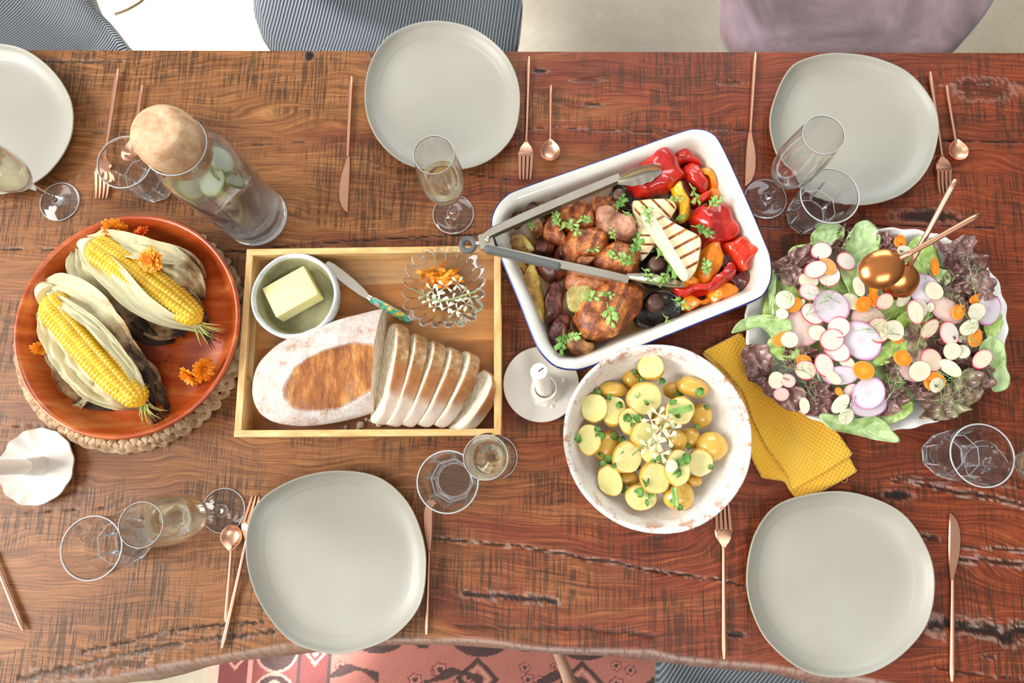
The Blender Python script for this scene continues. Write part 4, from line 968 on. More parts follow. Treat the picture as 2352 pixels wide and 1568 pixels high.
marigold('marigold on its side against the left wall of the wooden bowl', (98, 797), .052, .85, False, (1.0, 0.8, 0.2))
marigold('marigold facing left at the lower right of the wooden bowl', (438, 864), .038, 1.0, False, (0.6, -0.9, 0.5))
marigold('marigold nearest the rim at the lower right of the wooden bowl', (467, 848), .047, 1.0, False, (0.2, 1.15, 0.1))
# ---------------------------------------------------------------- bread tray
def g_bread():
    g = G('crust_floured'); uv = g.sep(g.tc('UV'))
    n1 = g.noise(60, 6, 0.7); n2 = g.noise(13, 4, 0.6)
    flour = g.ramp(n1, [(0.33, '#a8816c'), (0.42, '#c9b0a2'), (0.55, '#d0c1b7'), (0.8, '#dfd7d0')])
    flour = g.mix(g.math('MULTIPLY', g.ramp(n2, [(0.5, 0.0), (0.7, 1.0)]), 0.6), flour, '#f3eee8')
    rr_ = g.math('ADD', g.math('MULTIPLY', uv[0], uv[0]), g.math('MULTIPLY', uv[1], uv[1]))
    edge = g.math('ADD', rr_, g.math('MULTIPLY', g.math('SUBTRACT', g.noise(22, 4, 0.65), 0.5), 0.5))
    st = g.noise(26, 5, 0.65, vec=g.map(scale=(2.2, .7, 1), rot=(0, 0, 0.35)))
    ear = g.ramp(st, [(0.28, '#6e3d20'), (0.45, '#a05f2b'), (0.57, '#c68743'), (0.72, '#e6bd86')])
    ear = g.mix(g.math('MULTIPLY', g.ramp(g.noise(28, 3), [(0.52, 0.0), (0.66, 1.0)]), 0.55), ear, '#8e6a5c')
    col = g.mix(g.ramp(edge, [(0.85, 1.0), (1.05, 0.0)]), flour, ear)
    lip = g.ramp(edge, [(0.86, 0.0), (0.98, 1.0), (1.12, 0.0)])
    col = g.mix(g.math('MULTIPLY', lip, 0.45), col, '#8a5a36')
    g.bump(g.math('ADD', n1, g.math('MULTIPLY', st, 0.8)), 0.9, 0.004); MT['crust'] = g.fin(col, 0.75)
    g = G('bread_crumb'); n1 = g.noise(90, 5, 0.7); h = g.vor(120)
    col = g.ramp(n1, [(0.3, '#c8aa82'), (0.46, '#e0d0b4'), (0.62, '#eadfcc')]); g.bump(g.math('ADD', n1, h), 0.8, 0.003)
    MT['crumb'] = g.fin(col, 0.85, sss=0.1, ssss=0.004)
    g = G('slice_crust'); n1 = g.noise(70, 5, 0.7); n2 = g.noise(9, 3)
    col = g.ramp(n1, [(0.3, '#7d4e2a'), (0.47, '#a87848'), (0.62, '#c49c70'), (0.78, '#dcc8ae')])
    yv = g.sep(g.tc('Object'))[1]
    fl = g.ramp(g.math('ADD', g.math('MULTIPLY', yv, -9.0), g.math('MULTIPLY', n2, 0.8)), [(0.55, 0.0), (0.8, 1.0)])
    col = g.mix(g.math('MULTIPLY', fl, 0.7), col, '#dccfc1')
    br = g.ramp(g.math('ABSOLUTE', g.math('ADD', yv, 0.012)), [(0.014, 1.0), (0.026, 0.0)])
    col = g.mix(g.math('MULTIPLY', br, 0.7), col, '#a9662f')
    g.bump(n1, 0.6, 0.002); MT['slice_crust'] = g.fin(col, 0.75)
    two('butter', '#efe39a', '#f4ecb6', 6, 0.35, sss=0.25, ssss=0.012)
    g = G('floral_handle'); v = g.vor(230, feature='F1'); n = g.N('TexVoronoi'); n.inputs['Scale'].default_value = 150; g.set(n.inputs['Vector'], g.tc())
    col = g.ramp(g.noise(120, 4), [(0.3, '#2f8f7a'), (0.55, '#63b59a'), (0.75, '#9fd0b0')])
    wn_ = g.N('TexWhiteNoise', noise_dimensions='3D'); g.set(wn_.inputs['Vector'], n.outputs['Position'])
    fc = g.ramp(wn_.outputs['Value'], [(0.0, '#e8c02a'), (0.45, '#e8c02a'), (0.46, '#d98aa8'), (0.65, '#d98aa8'), (0.66, '#4f8f4a'), (1.0, '#e8d860')], 'CONSTANT')
    MT['floral'] = g.fin(g.mix(g.ramp(n.outputs['Distance'], [(0.42, 1.0), (0.5, 0.0)]), col, fc), 0.3, coat=0.4)
    two('petal_orange', '#f2860c', '#f9a21c', 80, 0.5, sss=0.1, ssss=0.004)
    two('white_petal', '#eef0dc', '#dfe3bf', 80, 0.5, sss=0.1, ssss=0.004); two('herb_stalk', '#9fae72', '#7f935a', 80, 0.6); two('dark_sepal', '#6d4a3a', '#8a6a50', 90, 0.6)
g_bread()
TRZ = 0.0125
def tray():
    cs = [P(565, 572, .05), P(1145, 563, .05), P(1155, 1000, .05), P(538, 1003, .05)]
    cen = sum(cs, Vector()) / 4; wx = ((cs[1] - cs[0]).length + (cs[2] - cs[3]).length) / 2; wy = ((cs[0] - cs[3]).length + (cs[1] - cs[2]).length) / 2
    rz = math.atan2(cs[1].y - cs[0].y, cs[1].x - cs[0].x); rz = (rz + math.atan2(cs[2].y - cs[3].y, cs[2].x - cs[3].x)) / 2
    t = thing('wooden_tray', 'rectangular acacia serving tray holding bread, butter and petals', 'tray', (cen.x, cen.y, TZ), rz)
    T = 0.0095
    mk('bottom_panel', box((0, 0, .007), (wx - 2 * T, wy - 2 * T, .011)), MT['tray_floor'], t, loc=(0, 0, 0), smooth=False)
    mk('side_wall', box((0, wy / 2 - T / 2, .0255), (wx, T, .049), 0, .0012), MT['tray_wall'], t, loc=(0, 0, 0))
    mk('side_wall', box((0, -wy / 2 + T / 2, .0255), (wx, T, .049), 0, .0012), MT['tray_wall'], t, loc=(0, 0, 0))
    for s in (-1, 1):      # end walls with an open hand slot
        x = s * (wx / 2 - T / 2); L = wy - 2 * T; z1 = .0255
        prof = []
        gs = [box((x, 0, .0115), (T, L, .021)), box((x, L / 4 + .0275, .0355), (T, L / 2 - .055, .027)), box((x, -L / 4 - .0275, .0355), (T, L / 2 - .055, .027)), box((x, 0, .0455), (T, .11, .007))]
        mk('end_wall', cat_geo(*gs), MT['tray_wall_y'], t, loc=(0, 0, 0), smooth=False)
tray()
def loaf():
    secs = [((579, 905), (577, 868)), ((584, 925), (583, 848)), ((593, 942), (594, 828)), ((607, 957), (612, 810)), ((640, 972), (650, 783)), ((700, 979), (712, 757)), ((760, 973), (775, 735)), ((812, 962), (830, 720)), ((848, 951), (868, 711)), ((862, 945), (884, 709))]
    lo = spline([P(*a, TRZ + .022) for a, b in secs], 56, False); hi = spline([P(*b, TRZ + .03) for a, b in secs], 56, False)
    ec = P(772, 866, .075); ax = (P(890, 818, .075) - P(655, 912, .075)); ea = ax.length / 2 * 1.02; ax.normalize(); ay = Vector((-ax.y, ax.x, 0)); eb = (P(745, 805, .075) - P(800, 925, .075)).length / 2
    rings = []; M_ = 64
    for i in range(56):
        a, b = lo[i], hi[i]; mid = (a + b) / 2; hw = (b - a) / 2; hw.z = 0; t_ = i / 55
        H = 0.066 * min(1, (hw.length / 0.068)) ** 0.75; ring = []
        for k in range(M_):
            an = 2 * math.pi * k / M_; cx, sz = math.cos(an), math.sin(an)
            px = (abs(cx) ** 0.85) * (1 if cx > 0 else -1); z = H * (0.40 + 0.60 * sz if sz > 0 else 0.40 + 0.40 * (-(abs(sz) ** 0.6)))
            q = Vector((mid.x, mid.y, 0)) - hw * px * (1 if sz > -.3 else .93) + Vector((0, 0, TZ + TRZ + .0006 + z))
            d = q - ec; u = (d.x * ax.x + d.y * ax.y) / ea; v = (d.x * ay.x + d.y * ay.y) / eb; rr = u * u + v * v
            if sz > 0.05:
                lump = noise.noise(q * 28) * .0025
                q.z += lump - 0.003 * max(0, 1 - rr) + 0.004 * math.exp(-((math.sqrt(rr) - 1.02) / .1) ** 2) * (0.4 + 0.6 * (v > 0))
                if rr < 1: q.z += 0.002 * noise.noise(Vector((u * 7, v * 4, 1)))
            ring.append(q)
        rings.append(ring)
    rings.append([rings[-1][k] * .9 + (sum(rings[-1], Vector()) / M_) * .1 for k in range(M_)])
    for s in (.7, .4, .15):
        cc = sum(rings[55], Vector()) / M_; rings.append([cc + (p - cc) * s + Vector((.0012 * noise.noise(p * 90), 0, 0)) for p in rings[55]])
    V, F = loft(rings)
    uv = []
    for v_ in V:
        d = v_ - ec; u, w = (d.x * ax.x + d.y * ax.y) / ea, (d.x * ay.x + d.y * ay.y) / eb
        uv.append((u, w) if v_.z > TZ + .04 else (3, 3))
    mi = [0] * len(F); nq = 55 * M_
    for k in range(len(F)):
        if k >= nq: mi[k] = 1
    for k in range(len(F) - 2 * M_, len(F) - M_): mi[k] = 0
    o = mk('bread_loaf', (V, F), [MT['crust'], MT['crumb']], uv=uv, mi=mi, angle=50)
    tag(o, 'uncut half of a floured sourdough loaf with a browned split top', 'bread')
loaf()
def slices():
    spec = [((870, 858), .146, .066, 8, 33, 'first slice of sourdough, nearest the loaf'), ((907, 868), .136, .064, 14, 31, 'second slice of sourdough, counting from the loaf'), ((945, 874), .128, .061, 19, 31, 'third slice of sourdough, counting from the loaf'),
            ((982, 880), .120, .058, 22, 32, 'fourth slice of sourdough, counting from the loaf'), ((1020, 884), .116, .055, 25, 34, 'fifth slice of sourdough, counting from the loaf'), ((1062, 908), .098, .05, 33, 48, 'smallest slice of sourdough, farthest from the loaf')]
    for n_, (bp, Wd, Hh, yaw, lean, lab) in enumerate(spec):
        th = 0.0185; pts = []
        for k in range(48):
            a = 2 * math.pi * k / 48; y = Wd / 2 * (abs(math.cos(a)) ** .8) * (1 if math.cos(a) > 0 else -1); z = Hh * (.36 + .64 * (abs(math.sin(a)) ** .9)) if math.sin(a) > 0 else Hh * (.36 - .36 * abs(math.sin(a)) ** .5)
            pts.append((y, z))
        cy, cz = 0, Hh * .4
        def ring(s, x, j): return [Vector((x + (.0006 * noise.noise(Vector((y * 80, z * 80, n_ + j)))), cy + (y - cy) * s, cz + (z - cz) * s)) for y, z in pts]
        rg = [ring(.2, 0, 1), ring(.5, 0, 2), ring(.8, 0, 3), ring(.955, 0, 4), ring(.99, .0008, 0), ring(1.0, .003, 0), ring(1.0, th - .003, 0), ring(.99, th - .0008, 0), ring(.955, th, 5), ring(.8, th, 6), ring(.5, th, 7), ring(.2, th, 8)]
        V, F = loft(rg); mi = [1] * len(F)
        for k in range(3 * 48, 8 * 48): mi[k] = 0
        R = Matrix.Rotation(math.radians(-yaw), 4, 'Z') @ Matrix.Rotation(math.radians(lean), 4, 'Y')
        V = [R @ v for v in V]; zm = min(v.z for v in V); p = P(*bp, TRZ)
        o = mk('bread_slice', ([v + Vector((p.x, p.y, TZ + TRZ - zm + .0006)) for v in V], F), [MT['slice_crust'], MT['crumb']], mi=mi, angle=50, loc=(p.x, p.y, TZ + TRZ))
        # keep the crust pattern along the slice's own length
        tag(o, lab, 'bread slice', 'bread slices leaning in a row')
    rr = random.Random(5); gs = []
    for k in range(26):
        p = P(rr.gauss(850, 40), rr.gauss(968, 9), TRZ + .0004); s = rr.choice((.0006, .001, .0015, .003) if k < 24 else (.006,))
        gs.append(xf(lathe([(0, 0), (s, .0002), (s * .9, s * .7), (s * .4, s), (.0001, s)], 7), Matrix.Translation(p)))
    tag(mk('bread_crumbs', cat_geo(*gs), MT['crumb']), 'bread crumbs on the tray below the cut end of the loaf', 'crumbs', None, 'stuff')
slices()
def butter():
    q, r = ringpx(675, 677, 101, 98, .058); z0 = TRZ + .0004
    prof = [(r * .5, z0), (r * .66, z0), (r * .8, z0 + .004), (r * .95, z0 + .02), (r * 1.0, .046), (r * .995, .055), (r * .965, .0588), (r * .93, .0582), (r * .89, .053), (r * .855, .040), (r * .80, .027), (r * .7, .0205), (r * .45, .0185), (r * .1, .018)]
    V, F = lathe(prof, 96, (q.x, q.y), TZ)
    V = [v + Vector((.0012 * noise.noise(v * 30), .0012 * noise.noise(v * 30 + Vector((9, 0, 0))), 0)) if v.z > TZ + z0 + .002 else v for v in V]
    mi = [0] * len(F)
    for k in range(8 * 96, 13 * 96): mi[k] = 1
    for k in range(len(F) - 96, len(F)): mi[k] = 1
    tag(mk('butter_bowl', (V, F), [MT['stoneware'], MT['stoneware_in']], loc=(q.x, q.y, TZ + z0), mi=mi, angle=180), 'pale blue-grey stoneware bowl with an olive inside, holding butter', 'bowl')
    cn = [P(596, 668, .05), P(693, 604, .05), P(734, 680, .05), P(637, 724, .05)]; ce = sum(cn, Vector()) / 4
    ex = ((cn[1] - cn[0]) + (cn[2] - cn[3])) / 2; ey = ((cn[0] - cn[3]) + (cn[1] - cn[2])) / 2
    g_ = box((0, 0, 0), (ex.length, ey.length, .026), 0, .003, 3)
    M_ = Matrix.Translation((ce.x, ce.y, TZ + .0345)) @ Matrix.Rotation(math.atan2(ex.y, ex.x), 4, 'Z') @ Matrix.Rotation(-.10, 4, 'X')
    tag(mk('butter_block', xf(g_, M_), MT['butter']), 'pale yellow block of butter in the stoneware bowl', 'butter')
    a = P(752, 602, .050); b = P(846, 683, .027); e = P(944, 738, TRZ + .006)
    t = thing('butter_knife', 'butter knife with a flowered green handle leaning on the butter bowl', 'knife', (e.x, e.y, TZ + TRZ))
    d = (b - a); side = Vector((-d.y, d.x, 0)).normalized(); rings = []
    for s, l, w in ((0, -.004, .002), (.12, -.007, .005), (.35, -.009, .0065), (.6, -.0085, .007), (.85, -.0065, .006), (.95, -.0045, .0045), (1.0, -.0035, .0035)):
        p = a + d * s; up = Vector((0, 0, .0012)); rings.append([p + side * l, p + side * w, p + side * w * .9 + up, p + side * l * .9 + up])
    mk('blade', loft(rings), MT['copper_blade'] if 'copper_blade' in MT else MT['steel'], t)
    mk('ferrule', tube([a + d * .985 + Vector((0, 0, .001)), b + (e - b) * .07 + Vector((0, 0, .001))], [.0042, .0056], 16, .8), MT['steel'], t)
    hp = [b + (e - b) * s for s in (.05, .2, .5, .8, .95, 1.0)]
    mk('handle', tube(hp, [.0052, .0058, .0064, .0066, .0058, .003], 18, .75), MT['floral'], t)
butter()
def dish():
    q, r = ringpx(1020, 660, 96, 92, .052); n = 200
    def ring(s, z, sc, sq):
        out = []
        for i in range(n):
            a = 2 * math.pi * i / n + .06; k = 1 + sq * (0.055 * math.cos(4 * (a - math.pi / 4)))
            k *= 1 + sc * (abs(math.sin(a * 10)) ** .7 - .6) * .15
            out.append(Vector((q.x + r * s * k * math.cos(a), q.y + r * s * k * math.sin(a), TZ + z + sc * .0035 * (abs(math.sin(a * 10)) - .6) * 1.6)))
        return out
    z0 = TRZ + .0005
    rg = [ring(.35, z0, 0, 0), ring(.46, z0, 0, 0), ring(.5, z0 + .002, .1, .3), ring(.58, z0 + .008, .5, .6), ring(.74, z0 + .018, .9, 1), ring(.9, z0 + .030, .85, 1), ring(.985, z0 + .0365, 1, 1), ring(1, z0 + .0385, 1, 1), ring(.985, z0 + .0398, 1, 1), ring(.94, z0 + .0385, .5, 1), ring(.85, z0 + .033, .1, 1), ring(.69, z0 + .0255, -.25, .9), ring(.54, z0 + .0155, -.2, .5), ring(.46, z0 + .006, 0, .2), ring(.3, z0 + .005, 0, 0), ring(.1, z0 + .005, 0, 0)]
    V, F = loft(rg); mi = [1 if 7 * n <= i < 8 * n else 0 for i in range(len(F))]  # top faces of the lip take the whitish material as painted glint
    tag(mk('glass_dish', (V, F), [MT['glass'], MT['glass_edge_glint']], loc=(q.x, q.y, TZ + z0), angle=60, mi=mi), 'scalloped pressed-glass dish of petals and white flowers on the tray', 'dish')
    rr = random.Random(12); zb = z0 + .0075
    g_, _ = strip([Vector((0, -.009, 0)), Vector((0, -.004, .0012)), Vector((0, .002, .0016)), Vector((0, .007, .001)), Vector((0, .0095, 0))], [.0012, .0026, .0032, .0026, .0008], .3, .0004, 4)
    base = mk('marigold_petal', g_, MT['petal_orange'], loc=(0, 0, 0), angle=180)
    for k in range(46):
        o = base if k == 0 else base.copy()
        if k: COL.objects.link(o)
        u = rr.uniform(0, 1) ** .6; a = rr.uniform(0, 6.28); p = P(1013 + 46 * u * math.cos(a), 638 + 24 * u * math.sin(a), zb)
        lay = k / 46; o.location = (p.x, p.y, TZ + zb + .001 + .014 * lay * (1 - .5 * u) + .002 * u); o.rotation_euler = (rr.uniform(-.45, .45), rr.uniform(-.5, .5), rr.uniform(0, 6.28))
        tag(o, 'loose orange marigold petal heaped in the glass dish', 'petal', 'loose marigold petals in the dish')
    def arugula_geo(seed):
        rr2 = random.Random(seed); gs = []
        for k in range(4):
            a = k * math.pi / 2 + rr2.uniform(-.25, .25); d = Vector((math.cos(a), math.sin(a), 0))
            gs.append(strip([Vector((0, 0, 0)), d * .004 + Vector((0, 0, .002)), d * .008 + Vector((0, 0, .0032)), d * .0115 + Vector((0, 0, .0028)), d * .0135 + Vector((0, 0, .002))], [.0004, .0006, .0019, .0024, .0009], .25, .0003, 4)[0])
        return cat_geo(*gs)
    t0 = thing('arugula_flower', 'x', 'flower', (0, 0, 0))
    mk('petals', arugula_geo(3), MT['white_petal'], t0, loc=(0, 0, 0), angle=180)
    mk('sepal', tube([Vector((0, 0, .0005)), Vector((.0008, .0005, -.004)), Vector((.0015, .002, -.0075))], [.0012, .0016, .0007], 7), MT['dark_sepal'], t0, loc=(0, 0, 0))
    fs = [(1022, 655), (1008, 676), (1052, 652), (985, 690), (1040, 690), (1060, 672), (1030, 705), (1072, 700), (1000, 705), (1052, 712), (975, 678), (1082, 682), (1012, 690), (1045, 720), (1066, 722), (992, 664)]
    for k, (x, y) in enumerate(fs):
        t = t0 if k == 0 else dup(t0); p = P(x, y, .035); t.location = (p.x, p.y, TZ + .030 + .010 * ((k * 7) % 5) / 5); t.rotation_euler = (rr.uniform(-.7, .7), rr.uniform(-.7, .7), rr.uniform(0, 6.3)); s = rr.uniform(.8, 1.1); t.scale = (s, s, s)
        tag(t, 'small white flower with thin petals strewn in the glass dish', 'flower', 'white salad flowers in the dish')
    tag(mk('flower_stalk', tube(spline([P(1095, 668, .047), P(1060, 680, .044), P(1020, 690, .04), P(990, 688, .034)], 12, False), .0013, 7), MT['herb_stalk']), 'green flower stalk lying across the right half of the glass dish', 'stalk', 'flower stalks in the dish')
    tag(mk('flower_stalk', tube(spline([P(941, 660, .046), P(965, 672, .04), P(985, 684, .034)], 10, False), .0012, 7), MT['herb_stalk']), 'green flower stalk poking over the left rim of the glass dish', 'stalk', 'flower stalks in the dish')
dish()
# ---------------------------------------------------------------- enamel roasting dish, grilled food, tongs
def g_roast():
    def meat(name, cols, stripes=None):
        g = G(name); n1 = g.noise(42, 6, 0.68); n2 = g.noise(120, 4, 0.7); n3 = g.noise(16, 4, 0.6, dist=0.5)
        col = g.ramp(g.math('ADD', g.math('MULTIPLY', n1, 0.55), g.math('MULTIPLY', n3, 0.45)), list(zip((0.36, 0.45, 0.52, 0.58, 0.66), cols)))
        if stripes is not None:
            w = g.wave(16, vec=g.map(rot=(0, 0, stripes)), dist=2.2, dscale=1.5)
            col = g.mix(g.math('MULTIPLY', g.ramp(w, [(0.55, 0.0), (0.8, 1.0)]), g.ramp(n3, [(0.38, 0.0), (0.5, 0.75)])), col, '#5e2812')
        col = g.mix(g.math('MULTIPLY', g.ramp(n2, [(0.6, 0.0), (0.7, 1.0)]), 0.6), col, '#40190c')
        g.bump(g.math('ADD', n1, g.math('MULTIPLY', n2, 0.5)), 1.0, 0.004); MT[name] = g.fin(col, 0.36, coat=0.2, coatr=0.25, sss=0.05, ssss=0.004)
    ck = ('#44190a', '#8a4219', '#c47230', '#e2a25c', '#f3cb92')
    meat('chicken', ck, 0.4); meat('chicken_plain', ('#5e2c1a', '#93512f', '#b77346', '#cf9365', '#e6b994'))
    meat('chicken_light', ('#5a2f24', '#94604a', '#bd8464', '#dba888', '#efcbb0'))
    meat('aubergine', ('#2c120d', '#4c1f16', '#743420', '#9a5a2c', '#c08a50')); meat('aubergine_pale', ('#4a2416', '#84502a', '#b3823f', '#cfa45c', '#dcb978'))
    meat('courgette', ('#5f3a14', '#9a6a24', '#c29a3c', '#d8bb58', '#e2d07c')); meat('courgette_green', ('#6d5a26', '#a08c42', '#b9ac62', '#c9bf7c', '#d6cf96'))
    def pep(name, a, b, d):
        g = G(name); n1 = g.noise(26, 4, 0.6); n2 = g.noise(30, 5, 0.65)
        col = g.ramp(n1, [(0.35, a), (0.65, b)]); col = g.mix(g.ramp(n2, [(0.64, 0.0), (0.70, 0.92)]), col, d)
        g.bump(n1, 0.5, 0.004); MT[name] = g.fin(col, 0.2, coat=0.5, coatr=0.1, sss=0.08, ssss=0.004)
    pep('pepper_red', '#a3120c', '#d8321c', '#2a1210'); pep('pepper_scarlet', '#d4260f', '#ec4a1e', '#5a1610'); pep('pepper_orange', '#e06a0c', '#f59a1e', '#6a2c10'); pep('pepper_yellow', '#eba015', '#f7bd2e', '#a3621a')
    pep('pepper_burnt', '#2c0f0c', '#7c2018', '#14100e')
    two('mushroom_black', '#171310', '#33291f', 40, 0.3, 0.8, 90, 0.004, coat=0.3); two('mushroom_stem', '#4a3028', '#7d5a4a', 40, 0.4, 0.5, 90, 0.002)
    g = G('halloumi'); n1 = g.noise(50, 4); uv = g.sep(g.tc('UV'))
    col = g.ramp(n1, [(0.3, '#ecd69a'), (0.6, '#f4e7bd')]); sw = g.math('FRACT', g.math('ADD', g.math('MULTIPLY', uv[0], 1.0), g.math('MULTIPLY', g.math('SUBTRACT', g.noise(60, 2), 0.5), 0.08)))
    bar = g.ramp(sw, [(0.38, 0.0), (0.41, 1.0), (0.62, 1.0), (0.65, 0.0)]); bar = g.math('MULTIPLY', bar, uv[1])
    bc = g.ramp(g.noise(160, 3), [(0.4, '#7a3a12'), (0.6, '#a85f1e'), (0.75, '#d79a3e')])
    MT['halloumi'] = g.fin(g.mix(bar, col, bc), 0.38, sss=0.1, ssss=0.005)
    two('halloumi_edge', '#e6d9b2', '#eee4c6', 40, 0.4, sss=0.1, ssss=0.005)
    g = G('herb_green'); n1 = g.noise(60, 3); MT['herb'] = g.fin(g.ramp(n1, [(0.3, '#6f9a45'), (0.55, '#93b85f'), (0.75, '#b4cf86')]), 0.5, sss=0.05, ssss=0.003)
    two('herb_dark', '#4a7a2c', '#7aa84a', 60, 0.45)
g_roast()
RZ = 0.0075                      # inside floor of the roasting dish
def roasting_dish():
    px = [(1128, 520), (1136, 482), (1160, 452), (1200, 432), (1400, 362), (1560, 305), (1600, 297), (1632, 305), (1655, 330), (1700, 425), (1750, 540), (1769, 590), (1772, 635), (1760, 668), (1735, 690), (1600, 745), (1450, 805), (1350, 845), (1312, 850), (1275, 842), (1245, 815), (1225, 780), (1190, 690), (1145, 580)]
    pts = outl(px, .053, 160); cen = sum(pts, Vector()) / 160
    def inset(d, z):
        out = []
        for i, p in enumerate(pts):
            a, b = pts[i - 4], pts[(i + 4) % 160]; t = (b - a).normalized(); nrm = Vector((-t.y, t.x, 0))
            if nrm.dot(cen - p) < 0: nrm = -nrm
            s = 1.0
            q = p + nrm * d; out.append(Vector((q.x, q.y, TZ + z)))
        return out
    spec = [(.05, .0008), (.033, .0008), (.027, .003), (.019, .025), (.012, .047), (.002, .0510), (-.0004, .0525), (0, .0545), (.002, .0555), (.006, .0552), (.0125, .0535), (.0165, .0495), (.0195, .040), (.0255, .020), (.0295, .0115), (.036, RZ + .0004), (.046, RZ)]
    V, F = loft([inset(d, z) for d, z in spec]); mi = [0] * len(F)
    for k in range(5 * 160, 8 * 160): mi[k] = 1
    for k in range(4 * 160, 5 * 160): mi[k] = 0
    o = mk('roasting_dish', (V, F), [MT['enamel'], MT['enamel_blue']], loc=(cen.x, cen.y, TZ + .0008), mi=mi, angle=180)
    a = o.data.attributes.new('oil', 'FLOAT', 'POINT')
    a.data.foreach_set('value', np.array([1.0 if i >= 14 * 160 else (0.55 if i >= 13 * 160 else (.12 if i >= 12 * 160 else 0)) for i in range(len(V))], dtype=np.float32))
    tag(o, 'white enamel roasting dish with a blue rim, full of grilled food', 'roasting dish')
roasting_dish()
def piece(name, label, cat, px, z0, h, mat, group=None, amp=.004, freq=45, seed=0, tilt=(0, 0), prof=None, n=56, fine=.0006):
    o = mk(name, pillow(px, z0, h, n, prof, amp, freq, seed, tilt, None, fine), MT[mat], angle=180)
    return tag(o, label, cat, group)
FINE = [(0.7, 0.0), (0.86, 0.04), (0.95, 0.14), (0.99, 0.28), (1.0, 0.42), (0.985, 0.56), (0.95, 0.69), (0.89, 0.8), (0.81, 0.88), (0.71, 0.94), (0.6, 0.98), (0.48, 1.0), (0.36, 1.01), (0.24, 1.02), (0.12, 1.02)]
CH = 'pieces of grilled chicken'
for i, (px, z, h, m_, tl, w) in enumerate([
    ([(1275, 505), (1296, 474), (1330, 460), (1362, 470), (1372, 495), (1366, 528), (1335, 540), (1300, 535)], RZ, .042, 'chicken', (0, 0), 'brown grilled chicken piece under the upper tong arm'),
    ([(1345, 474), (1368, 457), (1402, 455), (1420, 472), (1415, 495), (1385, 505), (1352, 498)], RZ, .040, 'chicken', (0, 0), 'small grilled chicken piece beside the topmost black mushroom'),
    ([(1362, 496), (1385, 478), (1425, 490), (1458, 512), (1464, 538), (1447, 556), (1410, 548), (1372, 530)], RZ + .004, .050, 'chicken_light', (0, 0), 'pale speckled chicken piece left of the halloumi'),
    ([(1288, 580), (1296, 555), (1325, 532), (1355, 520), (1388, 535), (1400, 560), (1396, 585), (1370, 603), (1325, 608), (1298, 602)], RZ + .003, .047, 'chicken', (0, 0), 'orange chicken piece in the middle between the two tong arms'),
    ([(1355, 605), (1372, 580), (1400, 560), (1432, 556), (1460, 570), (1470, 600), (1462, 636), (1425, 640), (1380, 628)], RZ + .002, .048, 'chicken', (0, 0), 'grilled chicken piece just above the lower tong arm'),
    ([(1296, 640), (1310, 615), (1345, 612), (1392, 630), (1396, 662), (1372, 680), (1330, 672), (1302, 664)], RZ, .042, 'chicken_plain', (0, 0), 'chicken piece half hidden under the lower tong arm'),
    ([(1315, 738), (1322, 705), (1352, 678), (1390, 650), (1425, 640), (1462, 650), (1480, 676), (1472, 708), (1450, 738), (1420, 762), (1390, 782), (1352, 776), (1326, 760)], RZ, .050, 'chicken', (0, 0), 'largest chicken piece, striped, at the front of the dish'),
    ([(1246, 530), (1256, 505), (1278, 503), (1294, 535), (1304, 560), (1290, 572), (1264, 556)], RZ, .040, 'chicken', (0, 0), 'narrow chicken piece under the green frond at left'),
    ([(1325, 598), (1340, 588), (1362, 592), (1366, 606), (1350, 614), (1330, 610)], RZ + .02, .030, 'chicken_plain', (0, 0), 'smallest chicken scrap resting on the lower tong arm edge')]):
    piece('grilled_chicken', w, 'chicken', px, z, h, m_, CH, .0075, 42, i * 3.7, tl, FINE, 72, .0028)
AU = 'roasted aubergine pieces'
for i, (px, z, h, m_, w) in enumerate([
    ([(1249, 700), (1256, 668), (1270, 650), (1286, 656), (1297, 682), (1292, 715), (1274, 738), (1253, 736)], RZ, .034, 'aubergine', 'shiny purple aubergine chunk right of the long courgette slice'),
    ([(1256, 772), (1262, 745), (1285, 732), (1302, 752), (1304, 790), (1290, 808), (1268, 798)], RZ, .034, 'aubergine', 'dark aubergine chunk in the front left corner, with a frond'),
    ([(1292, 768), (1308, 758), (1328, 775), (1350, 784), (1366, 792), (1366, 808), (1350, 820), (1322, 815), (1298, 795)], RZ, .032, 'aubergine_pale', 'pale topped aubergine slice nearest the front rim'),
    ([(1232, 608), (1258, 598), (1290, 612), (1302, 632), (1276, 645), (1250, 636)], RZ, .036, 'aubergine', 'aubergine piece under the grey tong grip'),
    ([(1224, 572), (1240, 555), (1264, 556), (1274, 576), (1252, 590), (1232, 588)], RZ, .036, 'aubergine', 'dark aubergine piece inside the angle of the tongs'),
    ([(1166, 508), (1180, 490), (1204, 494), (1200, 515), (1178, 520)], RZ, .030, 'aubergine', 'blackened aubergine piece at the far left, behind the tong arm'),
    ([(1208, 494), (1217, 467), (1236, 478), (1240, 500), (1220, 506)], RZ, .036, 'aubergine', 'pointed aubergine piece standing behind the upper tong arm'),
    ([(1238, 482), (1262, 462), (1290, 460), (1290, 482), (1258, 496)], RZ, .032, 'aubergine_pale', 'browned aubergine piece against the far wall of the dish'),
    ([(1218, 520), (1235, 502), (1248, 522), (1243, 540), (1226, 540)], RZ, .038, 'aubergine_pale', 'small brown aubergine piece below the upper tong arm'),
    ([(1276, 575), (1292, 566), (1312, 590), (1310, 612), (1290, 606), (1278, 592)], RZ, .036, 'aubergine', 'dark aubergine piece beside the middle chicken piece'),
    ([(1258, 720), (1285, 722), (1308, 730), (1310, 752), (1285, 756), (1262, 744)], RZ, .024, 'aubergine', 'sunken dark aubergine piece left of the largest chicken')]):
    piece('roasted_aubergine', w, 'aubergine', px, z, h, m_, AU, .0055, 60, 40 + i * 2.3, (0, 0), FINE, 64, .002)
ZU = 'grilled courgette slices'
